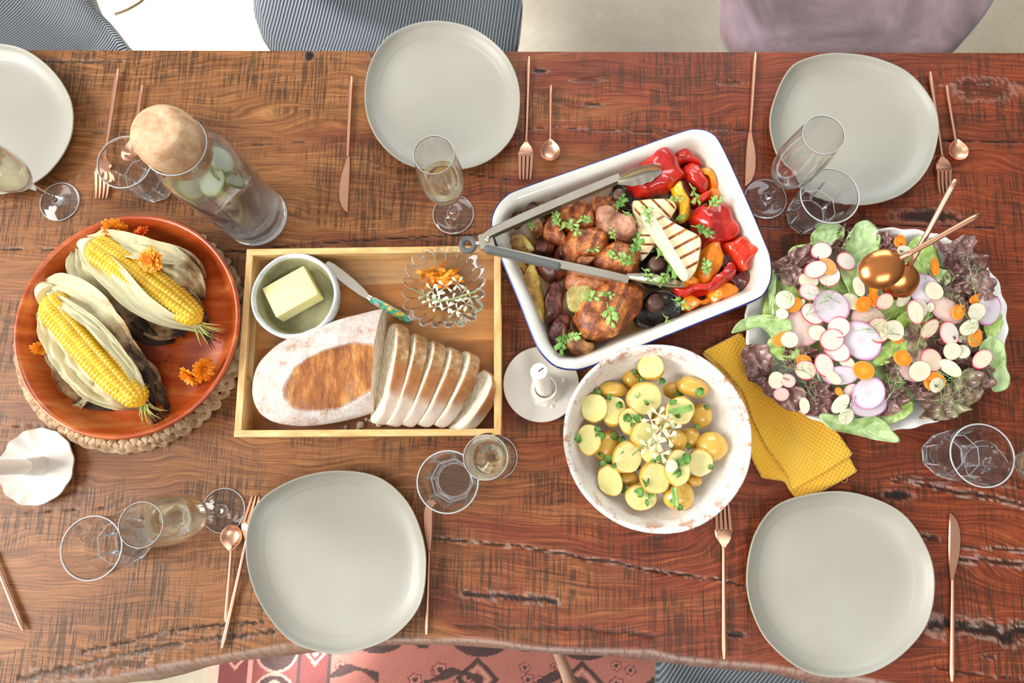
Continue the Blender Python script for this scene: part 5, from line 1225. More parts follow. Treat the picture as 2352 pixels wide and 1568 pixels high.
def courg(label, px, z, h, tilt, m_, seed):
    V, F = slab(px, z, h, 56, .0025, tilt); V = [v + noise.noise_vector(v * 50 + Vector((seed, 0, 0))) * .0015 for v in V]
    tag(mk('courgette_slice', (V, F), MT[m_], angle=60), label, 'courgette', ZU)
courg('long grilled courgette slice with a pale rind along the left wall', [(1199, 662), (1204, 632), (1222, 604), (1236, 630), (1246, 672), (1252, 712), (1248, 738), (1228, 720), (1208, 690)], RZ + .012, .010, (-.25, 0.05), 'courgette', 1)
courg('round pale green courgette slice left of the largest chicken', [(1302, 690), (1304, 665), (1325, 650), (1350, 654), (1362, 675), (1356, 702), (1335, 716), (1312, 710)], RZ + .028, .010, (.15, .2), 'courgette_green', 5)
courg('charred courgette slice inside the pivot end of the tongs', [(1172, 562), (1178, 542), (1205, 540), (1228, 562), (1232, 578), (1210, 580), (1186, 574)], RZ + .015, .010, (0, .1), 'courgette', 9)
courg('thin yellow courgette strip beneath the tong grip', [(1184, 596), (1196, 592), (1212, 612), (1214, 626), (1200, 622)], RZ + .012, .008, (-.2, 0), 'courgette', 12)
courg('thin yellow courgette strip beside the tong pivot', [(1194, 537), (1204, 540), (1226, 566), (1222, 574), (1210, 566)], RZ + .034, .006, (0, 0), 'courgette_green', 14)
def mushroom(label, cap, z, h, st, sr, stop):
    q = outl(cap, z + h * .5, 24); cen = sum(q, Vector()) / 24
    t = thing('roasted_mushroom', label, 'mushroom', (cen.x, cen.y, TZ + z), 0, 'black roasted mushrooms')
    gill = [(0.6, 0), (0.9, .1), (1.0, .45), (1.02, .8), (.97, 1.0), (.88, .85), (.72, .68), (.5, .6), (.3, .58), (.12, .58)]
    mk('cap', pillow(cap, z, h, 56, gill, .0045, 55, st[0]), MT['mushroom_black'], t, angle=180)
    p = P(st[0], st[1], z + h); r = sr
    V, F = lathe([(r * 1.25, -.010), (r * 1.05, -.003), (r, .004), (r * .98, .011), (r * .85, .0145), (r * .5, .0155), (.0005, .0158)], 28, (p.x, p.y), TZ + z + h * .75)
    V = [v + noise.noise_vector(v * 90) * .001 for v in V]; mk('stalk', (V, F), MT['mushroom_stem'], t, angle=180)
mushroom('black mushroom with an upturned stalk at the front of the dish', [(1456, 725), (1470, 690), (1500, 670), (1540, 675), (1562, 700), (1556, 730), (1535, 748), (1500, 756), (1465, 748)], RZ, .026, (1505, 694), .0125, 0)
mushroom('black mushroom under the long halloumi piece, stalk showing', [(1462, 620), (1475, 590), (1505, 575), (1545, 590), (1562, 622), (1555, 650), (1515, 660), (1478, 652)], RZ, .032, (1508, 606), .0125, 0)
mushroom('black mushroom below the big red pepper at the far side', [(1398, 455), (1410, 432), (1440, 424), (1468, 440), (1470, 470), (1448, 488), (1418, 480)], RZ, .030, (1422, 449), .010, 0)
# halloumi: slabs with grill bars
def halloumi(label, px, z, h, tilt, d0, pitch, ph):
    V, F = slab(px, z, h, 60, .0022, tilt, False)
    a, b = P(*d0[0], z + h), P(*d0[1], z + h); ax = (b - a).normalized()
    zt = {}
    uv = [((v - a).dot(ax) / pitch + ph, 1.0) for v in V]
    n = 60; uv = [(u, 1.0 if 3 * n <= i else 0.0) for i, (u, _) in enumerate(uv)]
    mi = [0] * len(F)
    for k in range(0, 2 * n): mi[k] = 1
    tag(mk('halloumi_slice', (V, F), [MT['halloumi'], MT['halloumi_edge']], uv=uv, mi=mi, angle=50), label, 'halloumi', 'grilled halloumi slices')
halloumi('halloumi slice lying flat behind, touching the yellow pepper', [(1453, 464), (1470, 459), (1500, 456), (1540, 457), (1554, 474), (1547, 490), (1536, 503), (1500, 518), (1475, 522), (1462, 505)], RZ + .030, .013, (0, .05), ((1475, 510), (1530, 460)), .0145, .1)
halloumi('halloumi slice leaning down at the left of the other two', [(1466, 520), (1476, 500), (1488, 498), (1503, 520), (1518, 543), (1505, 562), (1485, 588), (1474, 592), (1468, 560)], RZ + .030, .012, (.35, 0), ((1500, 500), (1490, 590)), .0135, .45)
halloumi('largest halloumi slice, on top, with a thick white edge', [(1498, 486), (1520, 490), (1545, 508), (1575, 526), (1606, 546), (1608, 575), (1602, 610), (1594, 628), (1580, 641), (1568, 628), (1540, 580), (1512, 528), (1494, 500)], RZ + .046, .013, (.18, .05), ((1520, 490), (1600, 630)), .0165, .25)
tag(mk('halloumi_slice', (lambda V, F: ([v + noise.noise_vector(v * 60) * .0008 for v in V], F))(*slab([(1474, 486), (1482, 479), (1494, 480), (1506, 497), (1540, 556), (1570, 605), (1586, 630), (1582, 641), (1570, 638), (1545, 606), (1505, 545), (1478, 500)], RZ + .052, .016, 50, .003)), MT['halloumi_edge'], angle=60), 'white cut edge of the largest halloumi slice, without grill bars', 'halloumi', 'grilled halloumi slices')  # strip added separately to show the cut edge of the largest slice
PE = 'roasted pepper pieces'
for i, (px, z, h, m_, w, tl) in enumerate([
    ([(1440, 428), (1458, 402), (1478, 378), (1504, 348), (1528, 342), (1548, 360), (1566, 385), (1572, 405), (1548, 425), (1522, 444), (1486, 458), (1455, 452)], RZ + .004, .046, 'pepper_red', 'largest red pepper piece, under the tip of the upper tong arm', (0, 0)),
    ([(1548, 358), (1560, 348), (1576, 346), (1590, 356), (1594, 370), (1606, 378), (1598, 384), (1572, 382), (1556, 374)], RZ, .030, 'pepper_red', 'small red pepper piece in the far right corner', (0, 0)),
    ([(1566, 388), (1584, 378), (1604, 386), (1616, 410), (1622, 440), (1610, 450), (1592, 440), (1575, 418)], RZ, .038, 'pepper_red', 'red pepper strip right of the largest red piece', (0, 0)),
    ([(1603, 392), (1618, 390), (1632, 402), (1641, 425), (1640, 440), (1628, 440), (1622, 415), (1608, 404)], RZ, .030, 'pepper_orange', 'orange pepper strip against the right wall at the back', (0, 0)),
    ([(1624, 438), (1642, 434), (1648, 446), (1647, 458), (1632, 460), (1624, 450)], RZ, .028, 'pepper_orange', 'little square of orange pepper by the right wall', (0, 0)),
    ([(1543, 436), (1552, 418), (1564, 416), (1572, 436), (1580, 458), (1585, 480), (1582, 498), (1572, 510), (1562, 504), (1564, 488), (1556, 468), (1546, 452)], RZ + .022, .030, 'pepper_yellow', 'yellow pepper strip above the halloumi', (0, 0)),
    ([(1588, 466), (1604, 458), (1618, 444), (1628, 446), (1626, 462), (1608, 474), (1594, 474)], RZ, .034, 'pepper_scarlet', 'short bright red pepper strip below a green frond', (0, 0)),
    ([(1580, 505), (1598, 484), (1624, 468), (1650, 462), (1668, 474), (1684, 500), (1694, 524), (1690, 545), (1665, 560), (1632, 576), (1612, 566), (1604, 540), (1590, 520)], RZ + .004, .046, 'pepper_red', 'large charred red pepper piece right of the halloumi', (0, 0)),
    ([(1655, 565), (1672, 550), (1694, 542), (1710, 548), (1720, 568), (1746, 572), (1744, 584), (1724, 606), (1706, 622), (1690, 616), (1670, 596)], RZ + .003, .042, 'pepper_scarlet', 'glossy bright red pepper piece by the right wall', (0, 0)),
    ([(1600, 606), (1608, 580), (1628, 560), (1644, 553), (1652, 575), (1656, 602), (1646, 632), (1625, 652), (1606, 656), (1598, 635)], RZ + .006, .044, 'pepper_orange', 'orange pepper piece with its hollow side up, below the halloumi', (0, 0)),
    ([(1550, 664), (1580, 662), (1615, 660), (1645, 646), (1665, 625), (1674, 604), (1682, 612), (1680, 634), (1660, 660), (1625, 674), (1580, 680), (1558, 674)], RZ + .014, .030, 'pepper_red', 'long red pepper crescent beside the lower tong tip', (0, 0)),
    ([(1622, 682), (1640, 662), (1668, 648), (1684, 652), (1693, 668), (1680, 684), (1652, 696), (1630, 704)], RZ, .032, 'pepper_orange', 'orange pepper piece along the front right wall', (0, 0)),
    ([(1564, 700), (1570, 684), (1586, 678), (1600, 688), (1625, 688), (1628, 700), (1602, 702), (1592, 714), (1574, 716)], RZ, .030, 'pepper_orange', 'knobbly orange pepper end nearest the front mushroom', (0, 0)),
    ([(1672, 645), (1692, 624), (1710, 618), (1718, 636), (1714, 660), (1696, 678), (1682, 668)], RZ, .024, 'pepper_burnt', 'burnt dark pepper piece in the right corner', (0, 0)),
    ([(1564, 648), (1582, 640), (1600, 646), (1602, 658), (1582, 664), (1568, 660)], RZ + .010, .032, 'pepper_orange', 'small orange pepper piece touching the lower tong tip', (0, 0)),
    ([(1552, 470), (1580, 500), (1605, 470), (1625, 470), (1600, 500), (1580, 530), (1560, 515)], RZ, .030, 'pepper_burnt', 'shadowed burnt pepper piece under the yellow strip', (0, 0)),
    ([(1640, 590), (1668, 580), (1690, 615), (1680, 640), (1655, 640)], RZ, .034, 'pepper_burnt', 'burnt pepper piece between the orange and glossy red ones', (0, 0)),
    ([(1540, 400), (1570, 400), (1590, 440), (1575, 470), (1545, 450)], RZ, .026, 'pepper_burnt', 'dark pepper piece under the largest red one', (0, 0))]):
    piece('roasted_pepper', w, 'pepper', px, z, h, m_, PE, .007, 42, 80 + i * 1.9, tl, FINE, 64, .002)
# herbs
def frond_geo(seed=0, lobes=7, L=.024):
    rr = random.Random(seed); gs = []; path = [Vector((0, L * t - L * .35, .0015 + .003 * math.sin(t * 3))) for t in (0, .25, .5, .75, 1)]
    gs.append(tube(path, [.0007, .0007, .0006, .0005, .0003], 5))
    for k in range(lobes):
        t = .22 + .78 * k / (lobes - 1); s = 1 if k % 2 else -1; a = s * rr.uniform(.45, .95) * (1 - .8 * (k == lobes - 1)); l = L * rr.uniform(.32, .5) * (1.1 - .35 * abs(t - .6))
        b = Vector((0, L * t - L * .35, .002)); d = Vector((math.sin(a), math.cos(a), 0))
        gs.append(strip([b, b + d * l * .3 + Vector((0, 0, .001)), b + d * l * .6 + Vector((0, 0, .0014)), b + d * l * .85 + Vector((0, 0, .0008)), b + d * l + Vector((0, 0, -.0004))], [.0008, l * .17, l * .25, l * .14, .0003], .3, .0003, 4, .001, k + seed)[0])
        for e in (-1, 1):
            q = b + d * l * .55; d2 = Vector((math.sin(a + e * .7), math.cos(a + e * .7), 0)); gs.append(strip([q, q + d2 * l * .25 + Vector((0, 0, .001)), q + d2 * l * .5], [.0012, l * .1, .0002], .2, .0003, 2, 0, k)[0])
    return cat_geo(*gs)
FR = []
def herbs(spots, label, group, kinds, z=None):
    its = []
    for i, (x, y, zz, s, rot) in enumerate(spots):
        k = kinds[i % len(kinds)]
        if k not in FR_BASE: FR_BASE[k] = mk('herb_frond', frond_geo(k, 7 if k % 2 else 5), MT['herb' if k % 3 else 'herb_dark'], loc=(0, 0, 0), angle=180); o = FR_BASE[k]
        else: o = FR_BASE[k].copy(); COL.objects.link(o)
        p = P(x, y, zz); o.location = p; o.rotation_euler = (random.uniform(-.3, .3), random.uniform(-.3, .3), rot); o.scale = (s, s, s)
        tag(o, label, 'herb', group); its.append((o, label, x, y))
    return its
FR_BASE = {}
herbs_at = [(1284, 514, .053, 1.0, .5, 'lying on the narrow chicken piece'), (1298, 525, .056, 1.15, -1.2, 'in the biggest clump, at left'), (1310, 520, .058, .9, -2.3, 'in the biggest clump, at right'), (1355, 508, .056, .7, 1.0, 'on the seam between two chicken pieces'), (1420, 478, .058, 1.1, -.4, 'above the pale speckled chicken'),
            (1436, 492, .058, .9, -2.2, 'between pale chicken and halloumi'), (1411, 546, .062, .7, .3, 'below the pale speckled chicken'), (1352, 578, .060, .8, -1.1, 'on the middle orange chicken piece'), (1399, 578, .062, .6, -2.5, 'on the chicken above the lower tong arm'), (1456, 580, .062, 1.2, -.3, 'beside the left halloumi slice, pointing up'),
            (1448, 600, .062, 1.1, 1.3, 'beside the left halloumi slice, pointing left'), (1480, 625, .056, .9, -2.6, 'left of the mushroom stalk under the halloumi'), (1492, 510, .078, 1.15, .3, 'hanging on the white halloumi edge'), (1515, 585, .062, 1.2, -.8, 'over the mushroom stalk, large'), (1535, 605, .062, 1.2, -2.4, 'right of the mushroom stalk, large'),
            (1530, 630, .058, 1.0, 2.6, 'just above the scalloped tong tip'), (1543, 462, .062, .8, -1.4, 'on the rear halloumi slice'), (1588, 435, .058, 1.1, -2.6, 'standing between red peppers at the back'), (1634, 472, .062, .9, -.9, 'on the charred red pepper, white-green'), (1600, 524, .066, 1.1, -1.9, 'by the corner of the largest halloumi'),
            (1625, 627, .060, 1.0, .2, 'in the hollow orange pepper'), (1345, 688, .064, 1.1, -1.3, 'on the round green courgette slice'), (1384, 674, .066, .8, -1.7, 'at the top edge of the largest chicken'), (1398, 710, .068, 1.2, -2.9, 'in the middle of the largest chicken'), (1292, 772, .052, 1.2, 3.0, 'in the front left corner'), (1306, 776, .050, .9, -1.4, 'beside the pale aubergine slice'),
            (1552, 692, .046, .9, -2.1, 'right of the front mushroom'), (1528, 730, .044, .8, -2.5, 'on the dark cap of the front mushroom'), (1222, 525, .054, .6, 0, 'in the angle below the upper tong arm'), (1556, 505, .056, .6, -1.0, 'between yellow pepper and halloumi')]
for i, (x, y, zz, s, rot, w) in enumerate(herbs_at):
    k = (1, 2, 4, 5, 3)[i % 5]
    if k not in FR_BASE: o = FR_BASE[k] = mk('herb_frond', frond_geo(k, 7 if k % 2 else 5), MT['herb' if k != 3 else 'herb_dark'], loc=(0, 0, 0), angle=180)
    else: o = FR_BASE[k].copy(); COL.objects.link(o)
    o.location = P(x, y, zz); o.rotation_euler = (random.uniform(-.3, .3), random.uniform(-.3, .3), rot); o.scale = (s, s, s)
    tag(o, 'green herb frond ' + w, 'herb', 'herb fronds on the grilled food')
def tongs():
    t = thing('tongs', 'steel kitchen tongs with grey grips lying open on the roasting dish', 'tongs', P(1125, 552, .062), 0)
    def channel(path, out_s, w, h, name, mat, tip=None):
        pts = spline([P(x, y, z) for x, y, z in path], 40, False); T, N = frames(pts); rings = []
        ws = [np.interp(i / 39, np.linspace(0, 1, len(w)), w) for i in range(40)]; hs = [np.interp(i / 39, np.linspace(0, 1, len(h)), h) for i in range(40)]; th = .0011
        for i, p in enumerate(pts):
            tt = Vector((T[i].x, T[i].y, 0)).normalized(); o_ = Vector((-tt.y, tt.x, 0)) * out_s; u = Vector((0, 0, 1)); W_, H_ = ws[i], hs[i]
            a = [(0, 0), (W_, 0), (W_ + .001, -.001), (W_ + .001, -H_ + .001), (W_, -H_), (0, -H_), (0, -H_ + th), (W_ - th, -H_ + th), (W_ - th, -th), (0, -th)]
            rings.append([p + o_ * (x - W_ * .3) + u * z for x, z in a])
        return mk(name, loft(rings), mat, t, angle=35)
    arm_u = channel([(1118, 543, .074), (1140, 530, .074), (1250, 481, .074), (1400, 418, .074), (1425, 408, .074)], 1, [.009, .011, .011, .011, .010], [.015] * 5, 'arm', MT['steel'])
    arm_l = channel([(1116, 567, .070), (1140, 570, .070), (1250, 594, .070), (1400, 627, .070), (1445, 638, .069)], -1, [.009, .011, .011, .011, .010], [.015] * 5, 'arm', MT['steel'])
    def paddle(path, w, name, sc, up):
        pts = spline([P(x, y, z) for x, y, z in path], 40, False); ws = [np.interp(i / 39, np.linspace(0, 1, len(w)), w) for i in range(40)]
        T, N = frames(pts); rings = []; th = .001
        for i, p in enumerate(pts):
            tt = T[i]; B = tt.cross(Vector(up)).normalized(); nn = B.cross(tt); s = ws[i]; ring = []
            for k in range(9):
                u = k / 4 - 1; e = 1 + (.11 * abs(math.sin(i / 39 * math.pi * 5)) if (abs(u) > .7 and i > 8) else 0)
                ring.append(p + B * s * u * e + nn * s * .55 * u * u)
            rings.append(ring + [q - nn * th for q in ring[::-1]])
        return mk(name, loft(rings), MT['steel'], t, angle=50)
    paddle([(1418, 415, .069), (1440, 408, .069), (1465, 400, .068), (1495, 392, .066), (1518, 388, .062)], [.005, .011, .0135, .0125, .005], 'gripping_head', 1, (.25, -.8, .75))
    paddle([(1438, 637, .064), (1465, 643, .063), (1500, 650, .061), (1545, 656, .058), (1574, 656, .055)], [.006, .011, .0125, .0115, .004], 'gripping_head', 1, (.1, .75, .8))
    # pivot, rivet, grips, hanging ring
    p = P(1119, 549, .074); mk('rivet', lathe([(.0001, -.002), (.0035, -.002), (.0035, .0012), (.0025, .0022), (.0002, .0026)], 18, (p.x, p.y), p.z), MT['steel'], t)
    q = P(1118, 558, .058); mk('pivot_plate', box((q.x, q.y, TZ + .063), (.021, .022, .013), 0.25, .002), MT['steel'], t)
    gp = [P(1110, 569, .066), P(1140, 577, .066), P(1200, 591, .066), P(1260, 606, .066), P(1292, 614, .066)]
    g_ = tube(spline(gp, 24, False), [.002] + [.0062] * 22 + [.001], 14, 1.15)
    gr = mk('grip', g_, MT['rubber'], arm_l, loc=t.location, angle=180); gr['label'] = 'grey rubber grip'
    gp2 = [P(1125, 531, .066), P(1200, 497, .066), P(1290, 457, .066)]
    gr = mk('grip', tube(spline(gp2, 24, False), [.002] + [.0045] * 22 + [.001], 14, 1.2), MT['rubber'], arm_u, loc=t.location, angle=180); gr['label'] = 'grey rubber grip'
    q = P(1075, 562, .064); rg = []
    for i in range(40):
        a = 2 * math.pi * i / 40; d = Vector((math.cos(a), math.sin(a), 0)); rg.append([q + d * (.0095 + .0042 * math.cos(b)) + Vector((0, 0, .0036 * math.sin(b))) for b in [2 * math.pi * k / 12 for k in range(12)]])
    V, F = loft(rg + [rg[0]], False, False); mk('hanging_ring', (V, F), MT['rubber'], t, angle=180)
    mk('pull_rod', tube([P(1088, 560, .064), P(1108, 557, .064)], .0035, 12), MT['steel'], t)
tongs()
# ---------------------------------------------------------------- napkin, potato bowl
def g_pot():
    g = G('napkin_waffle'); co = g.map(rot=(0, 0, 0.55)); wx = g.wave(62, vec=co, direction='X'); wy = g.wave(62, vec=co, direction='Y')
    w = g.math('MAXIMUM', wx, wy); n1 = g.noise(9, 4)
    col = g.ramp(n1, [(0.3, '#dd9f1e'), (0.6, '#ecb62f'), (0.8, '#f3ca52')]); col = g.mix(g.math('MULTIPLY', g.ramp(w, [(0.3, 1.0), (0.75, 0.0)]), 0.3), col, '#cf9115')
    g.bump(g.math('ADD', w, g.noise(200, 2)), 0.5, 0.0025); MT['napkin'] = g.fin(col, 0.9, sheen=0.4)
    g = G('potato_skin'); n1 = g.noise(26, 4, 0.6)
    col = g.ramp(n1, [(0.3, '#c08c2c'), (0.5, '#d6ab46'), (0.7, '#e3c470')]); col = g.mix(g.math('MULTIPLY', g.ramp(g.noise(90, 3), [(0.66, 0.0), (0.72, 1.0)]), 0.6), col, '#7a4a22')
    g.bump(n1, 0.2, 0.003); MT['potato_skin'] = g.fin(col, 0.26, coat=0.35, coatr=0.15, sss=0.12, ssss=0.006)
    g = G('potato_cut'); n1 = g.noise(34, 4, 0.6)
    col = g.ramp(n1, [(0.3, '#d8ca74'), (0.55, '#e4da92'), (0.75, '#eee8b8')]); col = g.mix(g.math('MULTIPLY', g.ramp(g.noise(150, 3), [(0.7, 0.0), (0.74, 1.0)]), 0.8), col, '#6b4c20')
    g.bump(g.noise(60, 4), 0.3, 0.002); MT['potato_cut'] = g.fin(col, 0.28, coat=0.3, coatr=0.15, sss=0.15, ssss=0.006)
g_pot()
two('cream_petal', '#e6dfba', '#d9cc98', 80, 0.5)
def napkin():
    def zf(x, y): return .006 + .004 * noise.noise(Vector((x * 12, y * 12, 0))) + .003 * math.sin((x * .8 + y) * 40)
    def fold(px, z0, h, seed, nm_amp):
        pts = [P(a, b, z0) for a, b in px]; n = 120; dense = []
        m_ = len(pts)
        L = [(pts[(i + 1) % m_] - pts[i]).length for i in range(m_)]; tot = sum(L)
        for k in range(n):
            s = tot * k / n; i = 0
            while s > L[i]: s -= L[i]; i += 1
            dense.append(pts[i].lerp(pts[(i + 1) % m_], s / L[i]))
        cen = sum(dense, Vector()) / n; rings = []
        for s, zz in [(.9, 0), (.985, .05), (1, .4), (.995, .8), (.975, 1.0)] + [(1 - .06 - .088 * i, 1.0) for i in range(10)]:
            ring = []
            for p in dense:
                q = cen + (p - cen) * s; w = noise.noise(Vector((q.x * 16, q.y * 16, seed))) * nm_amp if zz >= 1 else 0
                ring.append(Vector((q.x, q.y, TZ + z0 + h * zz + max(w, -h * .6) * min(1, (1 - s) * 8 + .2))))
            rings.append(ring)
        return loft(rings)
    lower = fold([(1612, 812), (1700, 762), (1745, 830), (1800, 900), (1880, 960), (1930, 1010), (1962, 1078), (1968, 1082), (1838, 1158), (1812, 1128), (1800, 1105), (1748, 1098), (1728, 1062), (1700, 990), (1692, 900)], .0012, .007, 3, .004)
    upper = fold([(1616, 806), (1698, 764), (1748, 832), (1805, 902), (1888, 958), (1925, 998), (1957, 1044), (1880, 1090), (1818, 1124), (1806, 1092), (1790, 1070), (1760, 1030), (1725, 960), (1704, 900), (1660, 850)], .0092, .006, 8, .0055)
    p = P(1780, 950, 0); t = thing('cloth_napkin', 'yellow waffle-weave napkin folded between potato bowl and salad platter', 'napkin', (p.x, p.y, TZ))
    mk('lower_layer', lower, MT['napkin'], t, angle=60); mk('upper_layer', upper, MT['napkin'], t, angle=60)
    mk('loose_thread', tube(spline([P(1925, 1098, .004), P(1938, 1108, .002), P(1945, 1104, .002), P(1946, 1096, .002)], 12, False), .0005, 6), MT['napkin'], t)
napkin()
def potato_bowl():
    q, r = ringpx(1509, 1003, 216, 216.5, .082)
    prof = [(r * .3, .0008), (r * .46, .0008), (r * .5, .003), (r * .66, .022), (r * .84, .052), (r * .965, .078), (r * .995, .083), (r, .0855), (r * .985, .0875), (r * .955, .0862), (r * .93, .082), (r * .86, .062), (r * .74, .040), (r * .6, .024), (r * .45, .0155), (r * .25, .0125), (r * .08, .012)]
    n = 160; V, F = lathe(prof, n, (q.x, q.y), TZ)
    V = [Vector((v.x, v.y, v.z)) + (Vector((v.x - q.x, v.y - q.y, 0)) * .014 * noise.noise(Vector((math.atan2(v.y - q.y, v.x - q.x) * 2, 1, 0))) if v.z > TZ + .04 else Vector()) for v in V]
    o = mk('serving_bowl', (V, F), MT['crackle'], loc=(q.x, q.y, TZ + .0008), angle=180)
    a = o.data.attributes.new('rust', 'FLOAT', 'POINT'); val = [0] * len(V)
    for i in range(len(prof) * n):
        k = i // n; val[i] = {4: .3, 5: .6, 6: .9, 7: .9, 8: 1.0, 9: 1.0, 10: .8, 11: .12, 12: .0}.get(k, 0)
    a.data.foreach_set('value', np.array(val, dtype=np.float32))
    tag(o, 'white crackle-glazed bowl with a rusty worn rim, full of potatoes', 'bowl')
    return q, r
PQ, PR = potato_bowl()
def pot_geo(rx, ry, rz, cut, seed, n=36):
    """whole potato, or one with a flat cut face on top"""
    m_ = 18; rings = []; zc = 0.30 if cut else 2
    for j in range(1, m_):
        ph = math.pi * j / m_ - math.pi / 2; z = math.sin(ph); rr = math.cos(ph)
        if cut and z > zc: break
        rings.append((z, rr))
    nrm = len(rings)
    if cut:
        rc = math.sqrt(1 - zc * zc)
        rings += [(zc, rc * .99), (zc + .02, rc * .96), (zc + .025, rc * .85), (zc + .03, rc * .6), (zc + .03, rc * .3)]
    out = []
    for z, rr in rings:
        ring = []
        for i in range(n):
            a = 2 * math.pi * i / n; q = Vector((rr * math.cos(a), rr * math.sin(a), z)); w = 1 + .10 * noise.noise(q * 1.3 + Vector((seed, 0, 0))) + .02 * noise.noise(q * 5 + Vector((seed, 0, 0)))
            ring.append(Vector((q.x * rx * w, q.y * ry * w, q.z * rz)))
        out.append(ring)
    V, F = loft(out); mi = [0] * len(F)
    if cut:
        for k in range((nrm + 1) * n, len(out) * n - n): mi[k] = 1
        for k in range(len(F) - n, len(F)): mi[k] = 1
    return (V, F), mi
def potatoes():
    L = [(1498, 843, 31, 30, 0, 1, .074, 'round cut potato highest on the back wall'), (1455, 869, 24, 24, 0, 0, .050, 'skin-on potato under the highest cut one'), (1408, 894, 33, 19, 0, 0, .058, 'low dark potato at the back left'),
         (1366, 937, 31, 34, .2, 1, .066, 'pale cut potato on the left, upper of a pair'), (1410, 944, 29, 36, -.2, 1, .062, 'cut potato half under the left upper one'), (1483, 913, 42, 38, .3, 1, .086, 'broad heart-shaped cut potato at the back centre'),
         (1548, 895, 22, 20, 0, 0, .052, 'small tan potato behind the heart-shaped one'), (1595, 888, 37, 24, -.25, 0, .068, 'long skin-on potato against the back right wall'), (1563, 942, 34, 32, .5, 1, .082, 'cut potato with a browned patch, right of centre'),
         (1615, 953, 25, 28, 0, 0, .060, 'round tan potato at the right wall'), (1449, 968, 26, 33, .2, 1, .078, 'upright cut potato left of the flowers'), (1354, 1010, 28, 37, .1, 1, .066, 'oval cut potato at the far left'),
         (1396, 1023, 30, 38, -.5, 0, .056, 'golden potato inside the far left one'), (1479, 1000, 30, 32, 0, 1, .086, 'potato directly under the white flowers, left'), (1589, 1006, 22, 24, .3, 0, .058, 'small golden potato left of the biggest round one'),
         (1640, 1025, 36, 33, 0, 0, .070, 'biggest round golden potato at the far right'), (1559, 1012, 22, 26, 0, 0, .072, 'tan potato right of the white flowers'), (1440, 1050, 33, 36, .1, 1, .084, 'pale round cut potato left of centre'),
         (1610, 1062, 28, 32, -.2, 1, .070, 'smooth cut potato under the biggest round one'), (1558, 1075, 28, 43, -.15, 1, .090, 'long cut potato with a white crumb on it'), (1507, 1096, 35, 37, .6, 1, .084, 'crumbling cut potato at the front centre'),
         (1402, 1103, 28, 36, .3, 1, .066, 'cut potato at the front left wall'), (1445, 1098, 25, 18, 0, 0, .056, 'low brown potato between two front ones'), (1473, 1142, 37, 29, -.1, 1, .070, 'half-round cut potato nearest the front'),
         (1563, 1139, 34, 32, .2, 0, .072, 'potato with a leek strip at the front right'), (1597, 1104, 17, 13, 0, 0, .058, 'small potato end at the front right wall'), (1500, 1040, 27, 25, 0, 1, .084, 'potato under the flower sprig, front'),
         (1527, 1120, 18, 14, 0, 0, .054, 'sunken potato between two front ones'), (1525, 965, 26, 24, 0, 0, .066, 'potato hidden behind the white flowers')]
    rr = random.Random(4)
    for k, (x, y, rx, ry, rot, cut, z, w) in enumerate(L):
        sc = (CAM_H - z) / FPX / .985; ax, ay = rx * sc, ry * sc * .99; az = min(ax, ay) * (.86 if cut else .9)
        (V, F), mi = pot_geo(ax, ay, az, cut, k * 1.37)
        p = P(x, y, z); d = Vector((PQ.x - p.x, PQ.y - p.y, 0)); tilt = Euler((rr.uniform(-.3, .3), rr.uniform(-.3, .3), 0)).to_matrix() if cut else Matrix.Identity(3)
        top = az * (.33 if cut else .7); R = tilt @ Matrix.Rotation(rot, 3, 'Z')
        V = [R @ v + Vector((p.x, p.y, TZ + z - top)) for v in V]
        tag(mk('boiled_potato', (V, F), [MT['potato_skin'], MT['potato_cut']], mi=mi, angle=60), w, 'potato', 'boiled potatoes in the crackle bowl')
    # a bed of hidden potatoes is not built; chopped herbs over the visible ones
    hb = None; spots = [(1400, 912), (1422, 928), (1372, 900), (1460, 862), (1470, 870), (1455, 855), (1520, 875), (1485, 925), (1462, 905), (1440, 958), (1452, 975), (1465, 960), (1545, 925), (1580, 930), (1555, 955), (1622, 935), (1600, 980), (1330, 1008), (1372, 985), (1378, 1000), (1380, 1045), (1385, 1065), (1400, 1055), (1410, 1068), (1425, 1033), (1430, 1010), (1412, 1000), (1465, 1072), (1475, 1085), (1480, 1105), (1555, 1085), (1562, 1062), (1575, 1052), (1632, 1072), (1580, 1025), (1468, 1130), (1493, 1133), (1487, 1155), (1430, 1118), (1545, 1150), (1560, 1165), (1572, 1145), (1555, 1140), (1500, 1060), (1518, 1050), (1607, 900), (1560, 905), (1436, 1128)]
    for k, (x, y) in enumerate(spots):
        if hb is None:
            g_, _ = strip([Vector((0, -.005, 0)), Vector((0, -.002, .0012)), Vector((0, .001, .0015)), Vector((0, .004, .0004))], [.0008, .0034, .0042, .0012], .35, .0003, 4, .002)
            hb = mk('parsley_flake', g_, MT['herb_dark'], loc=(0, 0, 0), angle=180); o = hb
        else: o = hb.copy(); COL.objects.link(o)
        z = .0735 + .016 * max(0, 1 - ((x - 1505) ** 2 + (y - 1010) ** 2) / 150 ** 2)
        # sit on the nearest potato's level
        zz = min(((x - a) ** 2 + (y - b) ** 2, zt) for a, b, _, _, _, _, zt, _ in L)[1]
        o.location = P(x, y, zz + .0012); s = rr.uniform(.9, 1.7); o.scale = (s * rr.uniform(.6, 1.1), s, s); o.rotation_euler = (rr.uniform(-.4, .4), rr.uniform(-.4, .4), rr.uniform(0, 6.28))
        tag(o, 'chopped green parsley flake on the potatoes', 'herb', 'parsley flakes on the potatoes')
